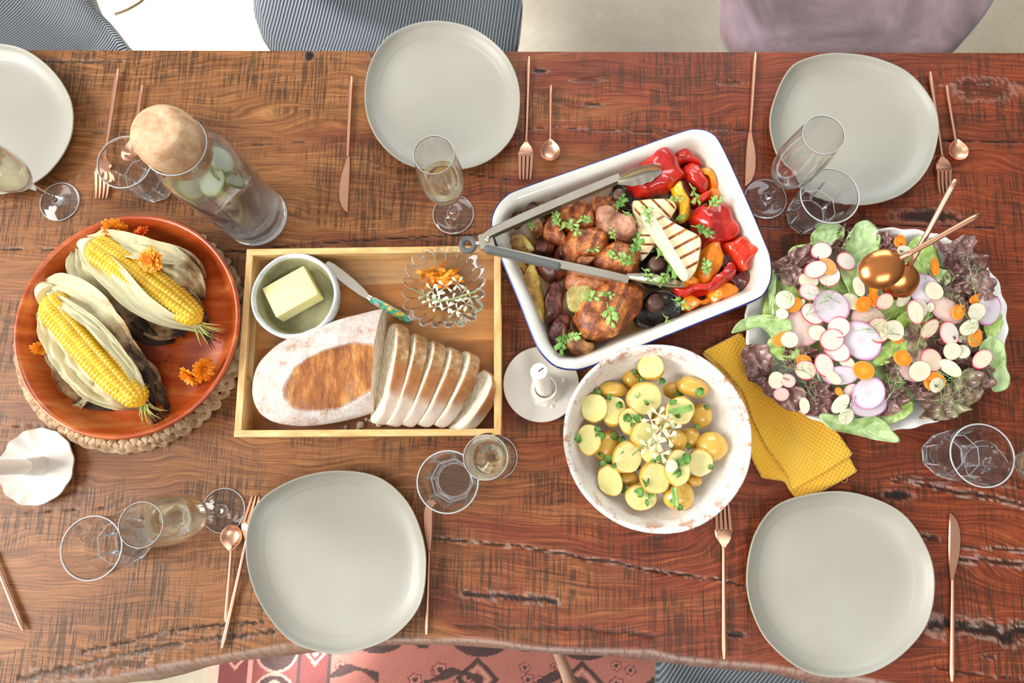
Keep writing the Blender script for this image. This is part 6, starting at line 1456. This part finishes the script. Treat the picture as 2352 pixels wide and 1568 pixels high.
    for k, (a, b) in enumerate((((1548, 1118), (1552, 1165)), ((1536, 948), (1590, 935)))):
        pa, pb = P(*a, .086), P(*b, .08 if k == 0 else .09); g_, _ = strip(spline([pa, (pa + pb) / 2 + Vector((0, 0, .002)), pb], 8, False), [.004] * 8, .4, .0006, 4, .001, k)
        tag(mk('leek_strip', g_, MT['leek'] if 'leek' in MT else MT['herb'], angle=180), ('pale green leek strip on the front right potato', 'pale green leek strip on the browned cut potato')[k], 'leek', 'leek strips')
    tag(mk('cheese_crumb', pillow([(1532, 1058), (1545, 1052), (1556, 1062), (1556, 1078), (1542, 1086), (1530, 1076)], .0905, .006, 24, None, .0015, 90), MT['halloumi_edge'], angle=180), 'white crumb lying on the long cut potato', 'cheese')
    # sprig of pale flowers on top
    c0 = P(1515, 1000, .098); t = thing('flower_sprig', 'sprig of cream arugula flowers crowning the potatoes', 'flower', c0)
    mk('stalk', tube(spline([P(1452, 1045, .092), P(1480, 1020, .096), P(1515, 998, .100), P(1522, 965, .100)], 14, False), .0012, 7), MT['herb_stalk'], t)
    for x, y in ((1495, 965), (1512, 953), (1530, 970), (1520, 988), (1545, 985), (1500, 1000), (1535, 1005), (1510, 1018), (1488, 1025), (1518, 1042)):
        fr = rr.uniform(0, 6); pp = P(x, y, .099 + rr.uniform(-.003, .006)); gs = []
        for j in range(4):
            a = fr + j * math.pi / 2 + rr.uniform(-.3, .3); d = Vector((math.cos(a), math.sin(a), 0)); up = rr.uniform(0, .006)
            gs.append(strip([pp, pp + d * .005 + Vector((0, 0, up * .6)), pp + d * .010 + Vector((0, 0, up)), pp + d * .0135 + Vector((0, 0, up * .5))], [.0005, .0014, .0032, .001], .3, .0003, 4)[0])
        mk('blossom', cat_geo(*gs), MT['cream_petal'], t, angle=180)
potatoes()
# ---------------------------------------------------------------- salad platter
def g_salad():
    def leafm(name, cols, vein, tr=.12):
        g = G(name); n1 = g.noise(22, 4, 0.6); n2 = g.noise(75, 4, 0.65)
        col = g.ramp(g.math('ADD', g.math('MULTIPLY', n1, 0.65), g.math('MULTIPLY', n2, 0.35)), list(zip((0.32, 0.45, 0.57, 0.7), cols)))
        v = g.vor(58, feature='DISTANCE_TO_EDGE'); col = g.mix(g.math('MULTIPLY', g.ramp(v, [(0.0, 1.0), (0.05, 0.0)]), 0.28), col, vein)
        g.bump(g.math('ADD', n2, g.math('MULTIPLY', v, 2.0)), 0.45, 0.003); MT[name] = g.fin(col, 0.28, coat=0.4, coatr=0.15, sss=tr, ssss=0.004)
    leafm('lettuce_green', ('#7d9a52', '#98b46e', '#aec589', '#c3d5a4'), '#d3e0b8')
    leafm('lettuce_bright', ('#86a843', '#a0bf5c', '#b6cf7a', '#cbdd9c'), '#dae7b8')
    leafm('lettuce_red', ('#3d2321', '#65413b', '#8a665e', '#b19c90'), '#8a6a60', .06)
    leafm('lettuce_mixed', ('#4a2c27', '#74564a', '#8e8460', '#b2bb84'), '#a9a880', .08)
    def sl(name, stops, rim=None):
        g = G(name); uv = g.sep(g.tc('UV')); r = g.math('MULTIPLY', g.math('SQRT', g.math('ADD', g.math('POWER', g.math('SUBTRACT', uv[0], 0.5), 2.0), g.math('POWER', g.math('SUBTRACT', uv[1], 0.5), 2.0))), 2.0)
        rad = g.noise(5, 4, 0.6, vec=g.map(g.tc('UV'), scale=(3, 3, 3)))
        col = g.ramp(g.math('ADD', r, g.math('MULTIPLY', g.math('SUBTRACT', rad, 0.5), 0.06)), stops)
        MT[name] = g.fin(col, 0.3, coat=0.3, coatr=0.12, sss=0.2, ssss=0.006)
    sl('radish_red', [(0.0, '#d8cdbf'), (0.5, '#ddd4c8'), (0.86, '#dccbc2'), (0.93, '#e59a9c'), (0.96, '#cf3f52')])
    sl('radish_blush', [(0.0, '#dfc2a8'), (0.5, '#e5cbb2'), (0.86, '#e2c2ae'), (0.93, '#e08e90'), (0.96, '#c53a4e')])
    sl('radish_purple', [(0.0, '#c6b6c0'), (0.3, '#d5cacf'), (0.8, '#d2c5cb'), (0.9, '#d9b4c8'), (0.95, '#b880a6')])
    sl('radish_pink', [(0.0, '#dbbbac'), (0.5, '#e0c6b8'), (0.86, '#dab5ac'), (0.94, '#cf94a4')])
    sl('turnip_white', [(0.0, '#d6cdae'), (0.6, '#dcd5bd'), (0.93, '#e0d6ba'), (1.0, '#d2c39c')])
    sl('carrot', [(0.0, '#f6a031'), (0.35, '#f28e1c'), (0.8, '#ee7d10'), (0.95, '#f19a3a')])
    two('dill_green', '#6f9150', '#a3bd7c', 60, 0.55)
g_salad()
SP = P(2012, 762, .03)
def platter():
    px = [(1712, 745), (1716, 690), (1745, 640), (1800, 590), (1880, 548), (1960, 530), (2060, 524), (2160, 540), (2240, 585), (2290, 645), (2312, 720), (2308, 800), (2280, 870), (2225, 930), (2150, 968), (2060, 988), (1960, 992), (1880, 968), (1810, 930), (1760, 880), (1722, 820)]
    n = 240; pts = outl(px, .034, n); cen = sum(pts, Vector()) / n; rings = []
    for s, h, w in ((.45, .0012, 0), (.62, .0012, 0), (.66, .004, 0), (.85, .018, .4), (.975, .0305, 1), (1.0, .034, 1), (.995, .0358, 1), (.975, .0350, 1), (.90, .027, .6), (.80, .017, .3), (.68, .010, 0), (.5, .0075, 0), (.2, .007, 0)):
        rings.append([Vector((cen.x + (p.x - cen.x) * s * (1 + .006 * w * math.sin(i / n * 2 * math.pi * 30)), cen.y + (p.y - cen.y) * s * (1 + .006 * w * math.sin(i / n * 2 * math.pi * 30)), TZ + h + .0012 * w * math.sin(i / n * 2 * math.pi * 30 + 1))) for i, p in enumerate(pts)])
    tag(mk('salad_platter', loft(rings), MT['white_porcelain'], loc=(cen.x, cen.y, TZ + .0012), angle=180), 'large white porcelain platter with a wavy rim, heaped with salad', 'platter')
    return cen
PC = platter(); PRX, PRY = .185, .150
def mound(x, y):
    r2 = ((x - PC.x) / PRX) ** 2 + ((y - PC.y) / PRY) ** 2
    return .020 + .036 * max(0.0, 1 - r2) ** .8 + .016 * min(1.0, r2) - .012 * max(0, r2 - 1.05)
def leaf(label, px, mat, dz=0.0, amp=.004, freq=45, edge=0.0, curl=0.0, seed=0, red=False):
    (g_, uv) = sheet(px, lambda x, y: max(mound(x, y) + dz, .0045), 72, 14, amp, freq, seed, .0007, edge, curl)
    o = mk('lettuce_leaf', g_, MT[mat], uv=uv, angle=180)
    return tag(o, label, 'lettuce', 'red lettuce leaves' if red else 'green salad leaves')
# filler leaves beneath
leaf('broad green leaf buried under the slices left of the copper servers', [(1760, 720), (1790, 640), (1870, 620), (1960, 640), (1990, 720), (1950, 790), (1860, 800), (1790, 780)], 'lettuce_bright', -.010, .004, 30, 0, 0, 1)
leaf('broad green leaf buried under the slices right of the copper servers', [(2020, 690), (2080, 610), (2160, 600), (2210, 650), (2200, 740), (2130, 780), (2050, 770)], 'lettuce_bright', -.010, .004, 30, 0, 0, 2)
leaf('broad green leaf buried in the lower middle of the salad', [(1880, 820), (1960, 770), (2080, 780), (2140, 830), (2120, 920), (2020, 950), (1920, 920)], 'lettuce_green', -.010, .004, 30, 0, 0, 3)
leaf('broad leaf buried under the slices at the right of the salad', [(2130, 740), (2200, 690), (2280, 720), (2290, 800), (2240, 870), (2150, 860)], 'lettuce_mixed', -.010, .004, 30, 0, 0, 4)
gl = [([(1918, 604), (1934, 562), (1954, 530), (1974, 508), (1996, 504), (2013, 520), (2017, 550), (2012, 582), (1998, 612), (1976, 645), (1964, 682), (1946, 694), (1934, 660), (1922, 632)], 'lettuce_green', .004, .003, 'tallest pale green leaf, standing at the top left of the servers'),
      ([(1866, 558), (1866, 540), (1882, 520), (1918, 506), (1940, 520), (1934, 550), (1912, 572), (1886, 574)], 'lettuce_green', .002, .003, 'pale green leaf touching the tumbler above the platter'),
      ([(1818, 584), (1826, 562), (1850, 555), (1882, 558), (1888, 590), (1852, 604)], 'lettuce_bright', -.002, .003, 'short green leaf behind the topmost left radish slice'),
      ([(1776, 606), (1784, 636), (1782, 670), (1780, 712), (1774, 728), (1768, 690), (1768, 648)], 'lettuce_green', .004, .003, 'narrow upright green leaf beside the enamel dish'),
      ([(1682, 764), (1698, 738), (1730, 725), (1770, 726), (1806, 738), (1812, 760), (1790, 776), (1766, 768), (1742, 752), (1710, 756)], 'lettuce_green', .006, .003, 'long green leaf hanging off the left side over the napkin'),
      ([(1765, 792), (1774, 774), (1804, 770), (1850, 790), (1866, 812), (1826, 828), (1784, 822)], 'lettuce_bright', .004, .002, 'small shiny green leaf under the lower left carrot coin'),
      ([(2076, 590), (2094, 555), (2122, 536), (2146, 552), (2160, 590), (2156, 615), (2124, 634), (2098, 645), (2082, 620)], 'lettuce_bright', .002, .003, 'green leaf behind the crossing copper handles'),
      ([(1996, 828), (2014, 800), (2044, 780), (2070, 784), (2094, 803), (2060, 816), (2032, 836), (2004, 842)], 'lettuce_bright', .008, .003, 'pointed bright green leaf below the largest radish slice'),
      ([(1884, 952), (1920, 954), (1962, 962), (2006, 956), (2046, 982), (2070, 1014), (2022, 1011), (1960, 996), (1908, 984)], 'lettuce_green', .006, .003, 'long green leaf hanging over the front rim of the platter'),
      ([(2028, 962), (2048, 930), (2086, 918), (2099, 934), (2086, 956), (2050, 972)], 'lettuce_bright', .003, .003, 'short bright leaf at the front rim, right of the long one'),
      ([(2238, 800), (2268, 774), (2298, 790), (2312, 835), (2326, 868), (2318, 892), (2282, 898), (2268, 862), (2250, 832)], 'lettuce_green', .005, .003, 'wide green leaf sticking out over the right rim'),
      ([(2262, 742), (2296, 714), (2311, 735), (2296, 768), (2272, 780)], 'lettuce_bright', .003, .003, 'small green leaf under the rightmost purple-edged slice'),
      ([(2124, 626), (2150, 619), (2172, 630), (2176, 646), (2160, 660), (2134, 646)], 'lettuce_green', .010, .003, 'small pale folded leaf right of the copper servers'),
      ([(2048, 740), (2076, 716), (2112, 700), (2140, 712), (2128, 736), (2084, 760), (2060, 770)], 'lettuce_bright', .004, .004, 'green leaf under the small slices below the servers'),
      ([(2062, 770), (2090, 740), (2110, 770), (2120, 800), (2090, 822), (2072, 806)], 'lettuce_mixed', .006, .006, 'crinkled green and red leaf in the centre right')]
for i, (px, m_, dz, am, w) in enumerate(gl): leaf(w, px, m_, dz, am, 34, .0008, .006 if i in (0, 1, 4, 8, 10) else 0, 10 + i)
rl = [([(1770, 602), (1796, 594), (1826, 570), (1856, 562), (1872, 588), (1862, 640), (1840, 664), (1812, 666), (1790, 640)], 'lettuce_red', .004, .011, 'dark red frilly leaf at the upper left of the salad'),
      ([(1924, 540), (1932, 520), (1946, 512), (1954, 530), (1944, 556), (1930, 562)], 'lettuce_red', .002, .006, 'small dark red scrap between two pale green leaves'),
      ([(1904, 570), (1918, 552), (1936, 552), (1932, 580), (1916, 592)], 'lettuce_red', .006, .006, 'small curled red scrap right of the topmost radish slice'),
      ([(2010, 538), (2040, 532), (2056, 556), (2062, 582), (2036, 594), (2014, 580)], 'lettuce_red', .005, .010, 'red leaf tuft above the copper servers'),
      ([(2148, 552), (2180, 558), (2210, 540), (2244, 534), (2240, 572), (2262, 594), (2282, 622), (2290, 652), (2280, 684), (2250, 694), (2212, 684), (2190, 660), (2166, 624), (2154, 594)], 'lettuce_red', .006, .014, 'largest red lettuce leaf, crumpled at the upper right'),
      ([(1708, 798), (1734, 788), (1768, 800), (1776, 832), (1770, 852), (1802, 872), (1832, 884), (1850, 922), (1832, 946), (1798, 930), (1752, 892), (1724, 862), (1710, 826)], 'lettuce_red', .004, .011, 'dark red leaf along the lower left rim by the napkin'),
      ([(1844, 882), (1890, 878), (1922, 898), (1928, 940), (1892, 954), (1850, 948)], 'lettuce_red', .004, .010, 'dark red leaf under dill at the lower left'),
      ([(2180, 882), (2198, 852), (2230, 850), (2248, 890), (2240, 930), (2212, 946), (2182, 962), (2140, 966), (2104, 956), (2110, 930), (2132, 900), (2160, 890)], 'lettuce_mixed', .008, .013, 'large crinkled red and green leaf at the lower right'),
      ([(2138, 786), (2180, 780), (2232, 800), (2272, 848), (2288, 862), (2270, 894), (2240, 872), (2208, 840), (2168, 842)], 'lettuce_red', .004, .011, 'dark red leaf under the joined white slices at right'),
      ([(2018, 832), (2060, 816), (2082, 845), (2076, 876), (2050, 882), (2028, 870)], 'lettuce_mixed', .007, .010, 'curled reddish leaf left of a carrot coin, lower centre'),
      ([(2006, 884), (2050, 888), (2078, 916), (2060, 946), (2020, 956), (2002, 930)], 'lettuce_red', .005, .009, 'red leaf at the lower centre, right of the stacked purple slices'),
      ([(2184, 662), (2224, 660), (2240, 700), (2214, 724), (2180, 704)], 'lettuce_red', .006, .010, 'dark red leaf below the largest crumpled one'),
      ([(2130, 890), (2090, 870), (2060, 876), (2084, 906), (2110, 920)], 'lettuce_red', .008, .010, 'shiny dark leaf fold above the large crinkled leaf'),
      ([(2152, 640), (2180, 636), (2200, 660), (2180, 690), (2150, 684)], 'lettuce_mixed', .006, .009, 'green-hearted leaf fold right of the pale folded leaf'),
      ([(1800, 800), (1850, 800), (1880, 826), (1850, 850), (1806, 840)], 'lettuce_red', .004, .008, 'dark red fold under the lower left carrot and radish')]
for i, (px, m_, dz, am, w) in enumerate(rl): leaf(w, px, m_, dz, am * 1.15, 78, .0055, .006, 40 + i, True)
# slices: (px, py, rx, ry, degrees, kind, layer)
SL = [(1886, 577, 22, 20, 0, 'R', 2), (1873, 619, 18, 24, 10, 'R', 4), (1899, 613, 17, 21, 0, 'C', 3), (1903, 633, 24, 23, 0, 'R', 2), (1857, 644, 20, 18, 0, 'W', 2), (1942, 600, 18, 22, 0, 'R', 3), (1859, 671, 22, 20, 0, 'R', 3), (1803, 689, 20, 20, 0, 'W', 3), (1822, 700, 15, 18, 0, 'C', 2), (1796, 721, 11, 13, 30, 'W', 3), (1838, 697, 6, 12, -15, 'W', 2),
      (1909, 705, 37, 37, 0, 'P', 3), (1955, 693, 16, 21, 0, 'W', 1), (1981, 699, 18, 16, 0, 'C', 3), (1866, 721, 20, 26, 10, 'R', 2), (1972, 659, 11, 23, 18, 'W', 3), (2005, 667, 18, 9, 0, 'C', 1), (2006, 690, 13, 16, 0, 'C', 2), (2031, 693, 20, 16, -30, 'B', 4), (2000, 628, 25, 34, 0, 'P', 1), (1995, 735, 36, 32, 0, 'K', 1),
      (2073, 689, 18, 11, 10, 'W', 2), (2120, 664, 33, 30, 0, 'P', 1), (2145, 668, 19, 19, 0, 'W', 3), (2102, 717, 26, 16, -15, 'B', 4), (2114, 708, 18, 14, -20, 'W', 2), (2136, 706, 10, 7, 20, 'W', 2), (2172, 712, 25, 40, 32, 'K', 1), (2200, 717, 12, 20, 25, 'C', 3), (2242, 716, 19, 18, 0, 'W', 3), (2268, 711, 34, 29, 0, 'P', 1), (2238, 687, 15, 9, 35, 'C', 2), (2145, 613, 20, 9, 0, 'C', 3), (2066, 555, 14, 13, 0, 'C', 2), (2077, 578, 15, 15, 0, 'W', 2),
      (1796, 778, 14, 20, 10, 'C', 2), (1813, 780, 17, 17, 0, 'W', 3), (1845, 752, 38, 44, 0, 'K', 0), (1877, 764, 16, 17, 0, 'W', 2), (1910, 780, 25, 23, 0, 'R', 4), (1926, 752, 24, 22, 0, 'R', 4), (1922, 806, 27, 21, 0, 'R', 3), (1977, 782, 43, 36, 0, 'P', 2), (2018, 758, 27, 23, 0, 'B', 3), (2053, 759, 21, 22, 0, 'W', 4), (2060, 779, 12, 10, 0, 'C', 2), (1944, 831, 17, 12, 0, 'W', 2), (1983, 851, 19, 21, 0, 'C', 3), (1892, 838, 19, 25, 0, 'R', 4), (1930, 862, 36, 20, 0, 'P', 2), (1912, 866, 19, 11, 0, 'W', 4), (1845, 827, 15, 12, 0, 'C', 2), (1850, 850, 20, 21, 0, 'B', 3), (1783, 873, 16, 18, 0, 'W', 3), (1809, 874, 14, 16, 0, 'K', 2), (1794, 905, 16, 14, 0, 'K', 3), (1847, 931, 10, 17, -12, 'W', 3),
      (1926, 899, 9, 7, 0, 'C', 2), (1995, 903, 36, 30, 0, 'P', 3), (1994, 928, 36, 27, 0, 'P', 2), (1952, 902, 14, 21, 0, 'K', 1), (1930, 927, 13, 23, 10, 'W', 3), (1943, 956, 17, 15, -30, 'W', 3), (2134, 755, 25, 14, -12, 'B', 3), (2179, 766, 25, 22, -10, 'R', 4), (2238, 776, 20, 15, 0, 'C', 3), (2225, 752, 14, 21, 20, 'W', 4), (2220, 776, 22, 9, -40, 'W', 1), (2186, 806, 18, 18, 0, 'W', 4), (2210, 808, 15, 14, 0, 'W', 3), (2255, 825, 25, 16, -20, 'B', 3), (2138, 827, 24, 26, 0, 'B', 3), (2102, 840, 28, 38, 10, 'K', 1), (2112, 852, 22, 21, 0, 'W', 4), (2182, 845, 24, 14, 5, 'W', 3), (2145, 876, 20, 20, 0, 'C', 3), (2150, 884, 16, 14, -10, 'W', 4), (2072, 823, 18, 18, 0, 'C', 3)]
KD = {'R': ('radish_slice', 'red-edged white radish slice', 'radish slice', 'radish slices in the salad', 'radish_red'), 'B': ('radish_slice', 'red-edged blush radish slice', 'radish slice', 'radish slices in the salad', 'radish_blush'), 'P': ('radish_slice', 'large purple-edged radish slice', 'radish slice', 'radish slices in the salad', 'radish_purple'),
      'K': ('radish_slice', 'sheer pink radish slice', 'radish slice', 'radish slices in the salad', 'radish_pink'), 'W': ('turnip_slice', 'creamy white slice', 'turnip slice', 'creamy white slices in the salad', 'turnip_white'), 'C': ('carrot_coin', 'orange carrot coin', 'carrot slice', 'carrot coins in the salad', 'carrot')}
def where(px, py):
    dx, dy = (px - 2012) / 300, (762 - py) / 235; r = math.hypot(dx, dy)
    d = math.degrees(math.atan2(dy, dx)) % 360; s = int(((d + 22.5) % 360) // 45)
    side = ['right', 'upper right', 'upper', 'upper left', 'left', 'lower left', 'lower', 'lower right'][s]
    if math.hypot(px - 2040, py - 635) < 75: return 'beside the copper spoon bowls'
    if r < .3: return 'in the very middle of the platter'
    return ('near the ' if r > .68 else 'in the ') + side + (' rim of the platter' if r > .68 else ' part of the salad heap')
def slices_salad():
    proto = {}; its = []; rr = random.Random(9); sit = []
    for k in sorted(range(len(SL)), key=lambda i: SL[i][6]):
        x, y, rx, ry, rot, kd, ly = SL[k]; nm, w, cat_, grp, mt = KD[kd]
        if kd not in proto: o = proto[kd] = disc_obj(nm, .01, .0018 if kd != 'C' else .0028, MT[mt], .03, ord(kd))
        else: o = proto[kd].copy(); COL.objects.link(o)
        p0 = P(x, y, .05); z = mound(p0.x, p0.y) + .004 + ly * .0034 + .0003 * (k % 5); p = P(x, y, z); sc = (CAM_H - z) / FPX / .98
        # lie on the slope of the heap, with a little lean of its own
        e = .01; gx = (mound(p.x + e, p.y) - mound(p.x - e, p.y)) / (2 * e); gy = (mound(p.x, p.y + e) - mound(p.x, p.y - e)) / (2 * e)
        nrm = Vector((-gx * .6 + rr.uniform(-.2, .2), -gy * .6 + rr.uniform(-.2, .2), 1)).normalized()
        q = nrm.to_track_quat('Z', 'Y').to_matrix().to_4x4(); A = Matrix.Rotation(math.radians(-rot), 4, 'Z')
        o.matrix_world = Matrix.Translation(p) @ q @ A @ Matrix.Diagonal((rx * sc * 1.1 / .01, ry * sc * 1.1 / .01, 1, 1))
        tag(o, w, cat_, grp)
        big = ' large' if (kd in 'WKRB' and rx * ry > 560) else ''
        its.append((o, w + ' ' + where(x, y), x, y))
    settle(its)
slices_salad()
def dill_geo(seed):
    rr = random.Random(seed); gs = []; L = .034
    def rec(p, d, l, r, dep):
        q = p + d * l; mid = (p + q) / 2 + Vector((rr.uniform(-1, 1), rr.uniform(-1, 1), .6)) * l * .08
        gs.append(tube([p, mid, q], [r, r * .85, r * .5], 4))
        if dep == 0: return
        for k in range(4 if dep == 2 else 4):
            t = .3 + .7 * k / 3; s = 1 if k % 2 else -1; a = s * rr.uniform(.45, .85) * (0.25 if k == 3 else 1)
            d2 = (Matrix.Rotation(a, 3, 'Z') @ d + Vector((0, 0, rr.uniform(-.1, .25)))).normalized(); rec(p.lerp(q, t), d2, l * rr.uniform(.42, .58), r * .7, dep - 1)
    rec(Vector((0, -L * .45, 0)), Vector((0, 1, .1)).normalized(), L, .00055, 2)
    return cat_geo(*gs)
def dill():
    spots = [(1812, 690, .2), (1925, 668, 1.6), (1858, 716, -.6), (2030, 716, 1.9), (2118, 618, .3), (2214, 722, .7), (2247, 742, 2.4), (2112, 776, -.3), (2044, 766, 1.5), (1988, 752, -1.2), (1866, 912, .6), (1954, 930, 2.6), (2042, 900, -.4), (2160, 906, .1), (2172, 866, -2.2), (2246, 795, 1.1), (1822, 846, 1.4), (2236, 664, .2), (1908, 690, 1.3), (1856, 858, .9), (2160, 920, -1.6)]
    base = {}; its = []
    for i, (x, y, rot) in enumerate(spots):
        k = i % 3
        if k not in base: o = base[k] = mk('dill_sprig', dill_geo(k + 2), MT['dill_green'], loc=(0, 0, 0), angle=180)
        else: o = base[k].copy(); COL.objects.link(o)
        p0 = P(x, y, .06); z = mound(p0.x, p0.y) + .021; o.location = P(x, y, z); o.rotation_euler = (.05, .1, rot); s = .85 + .3 * ((i * 7) % 5) / 5; o.scale = (s, s, s)
        tag(o, 'feathery dill sprig', 'dill', 'dill sprigs on the salad'); its.append((o, 'feathery dill sprig ' + where(x, y), x, y))
    settle(its)
dill()
def servers():
    def one(label, bowl, hand, r, zb, zh, squash):
        b = P(*bowl, zb); h = P(*hand, zh); d = h - b; hd = Vector((d.x, d.y, 0)).normalized(); L = d.length
        t = thing('salad_server', label, 'spoon', b, 0, 'copper salad servers')
        X_ = Vector((-hd.y, hd.x, 0)); dn = d.normalized(); nz = X_.cross(dn) * -1
        if nz.z < 0: nz = -nz
        rg = []
        for s, k in ((1.0, 0.0), (.985, .012), (.9, .10), (.74, .2), (.5, .3), (.25, .35), (.04, .365)):
            ring = []
            for i in range(56):
                a = 2 * math.pi * i / 56; yy = math.sin(a) * s; nk = 1 - .35 * max(0, math.sin(a)) ** 6
                ring.append(b + X_ * (r * math.cos(a) * s * nk) + dn * (r * 1.08 * yy * (1.06 if yy > 0 else 1)) + nz * (r * k))
            rg.append(ring)
        inner = [[p - nz * .0013 for p in q] for q in rg[::-1]]; inner[-1] = [p - nz * .0004 for p in rg[0]]
        mk('spoon_bowl', loft(inner[:1] + inner[1:] + rg, True, True), MT['copper_pol'], t, angle=180)
        st = b + dn * r * .98 + nz * .001
        mk('handle', tube([st, st.lerp(h, .15), st.lerp(h, .5), st.lerp(h, .9), h], [.0042, .0034, .0036, .0042, .0036], 14, .8), MT['copper'], t, angle=180)
    one('copper salad server lying uppermost, its handle nearer the plate', (2068, 648), (2196, 412), .0235, .076, .150, 1)
    one('copper salad server with its handle pointing to the right edge', (2024, 618), (2250, 493), .0262, .098, .140, 1)
servers()
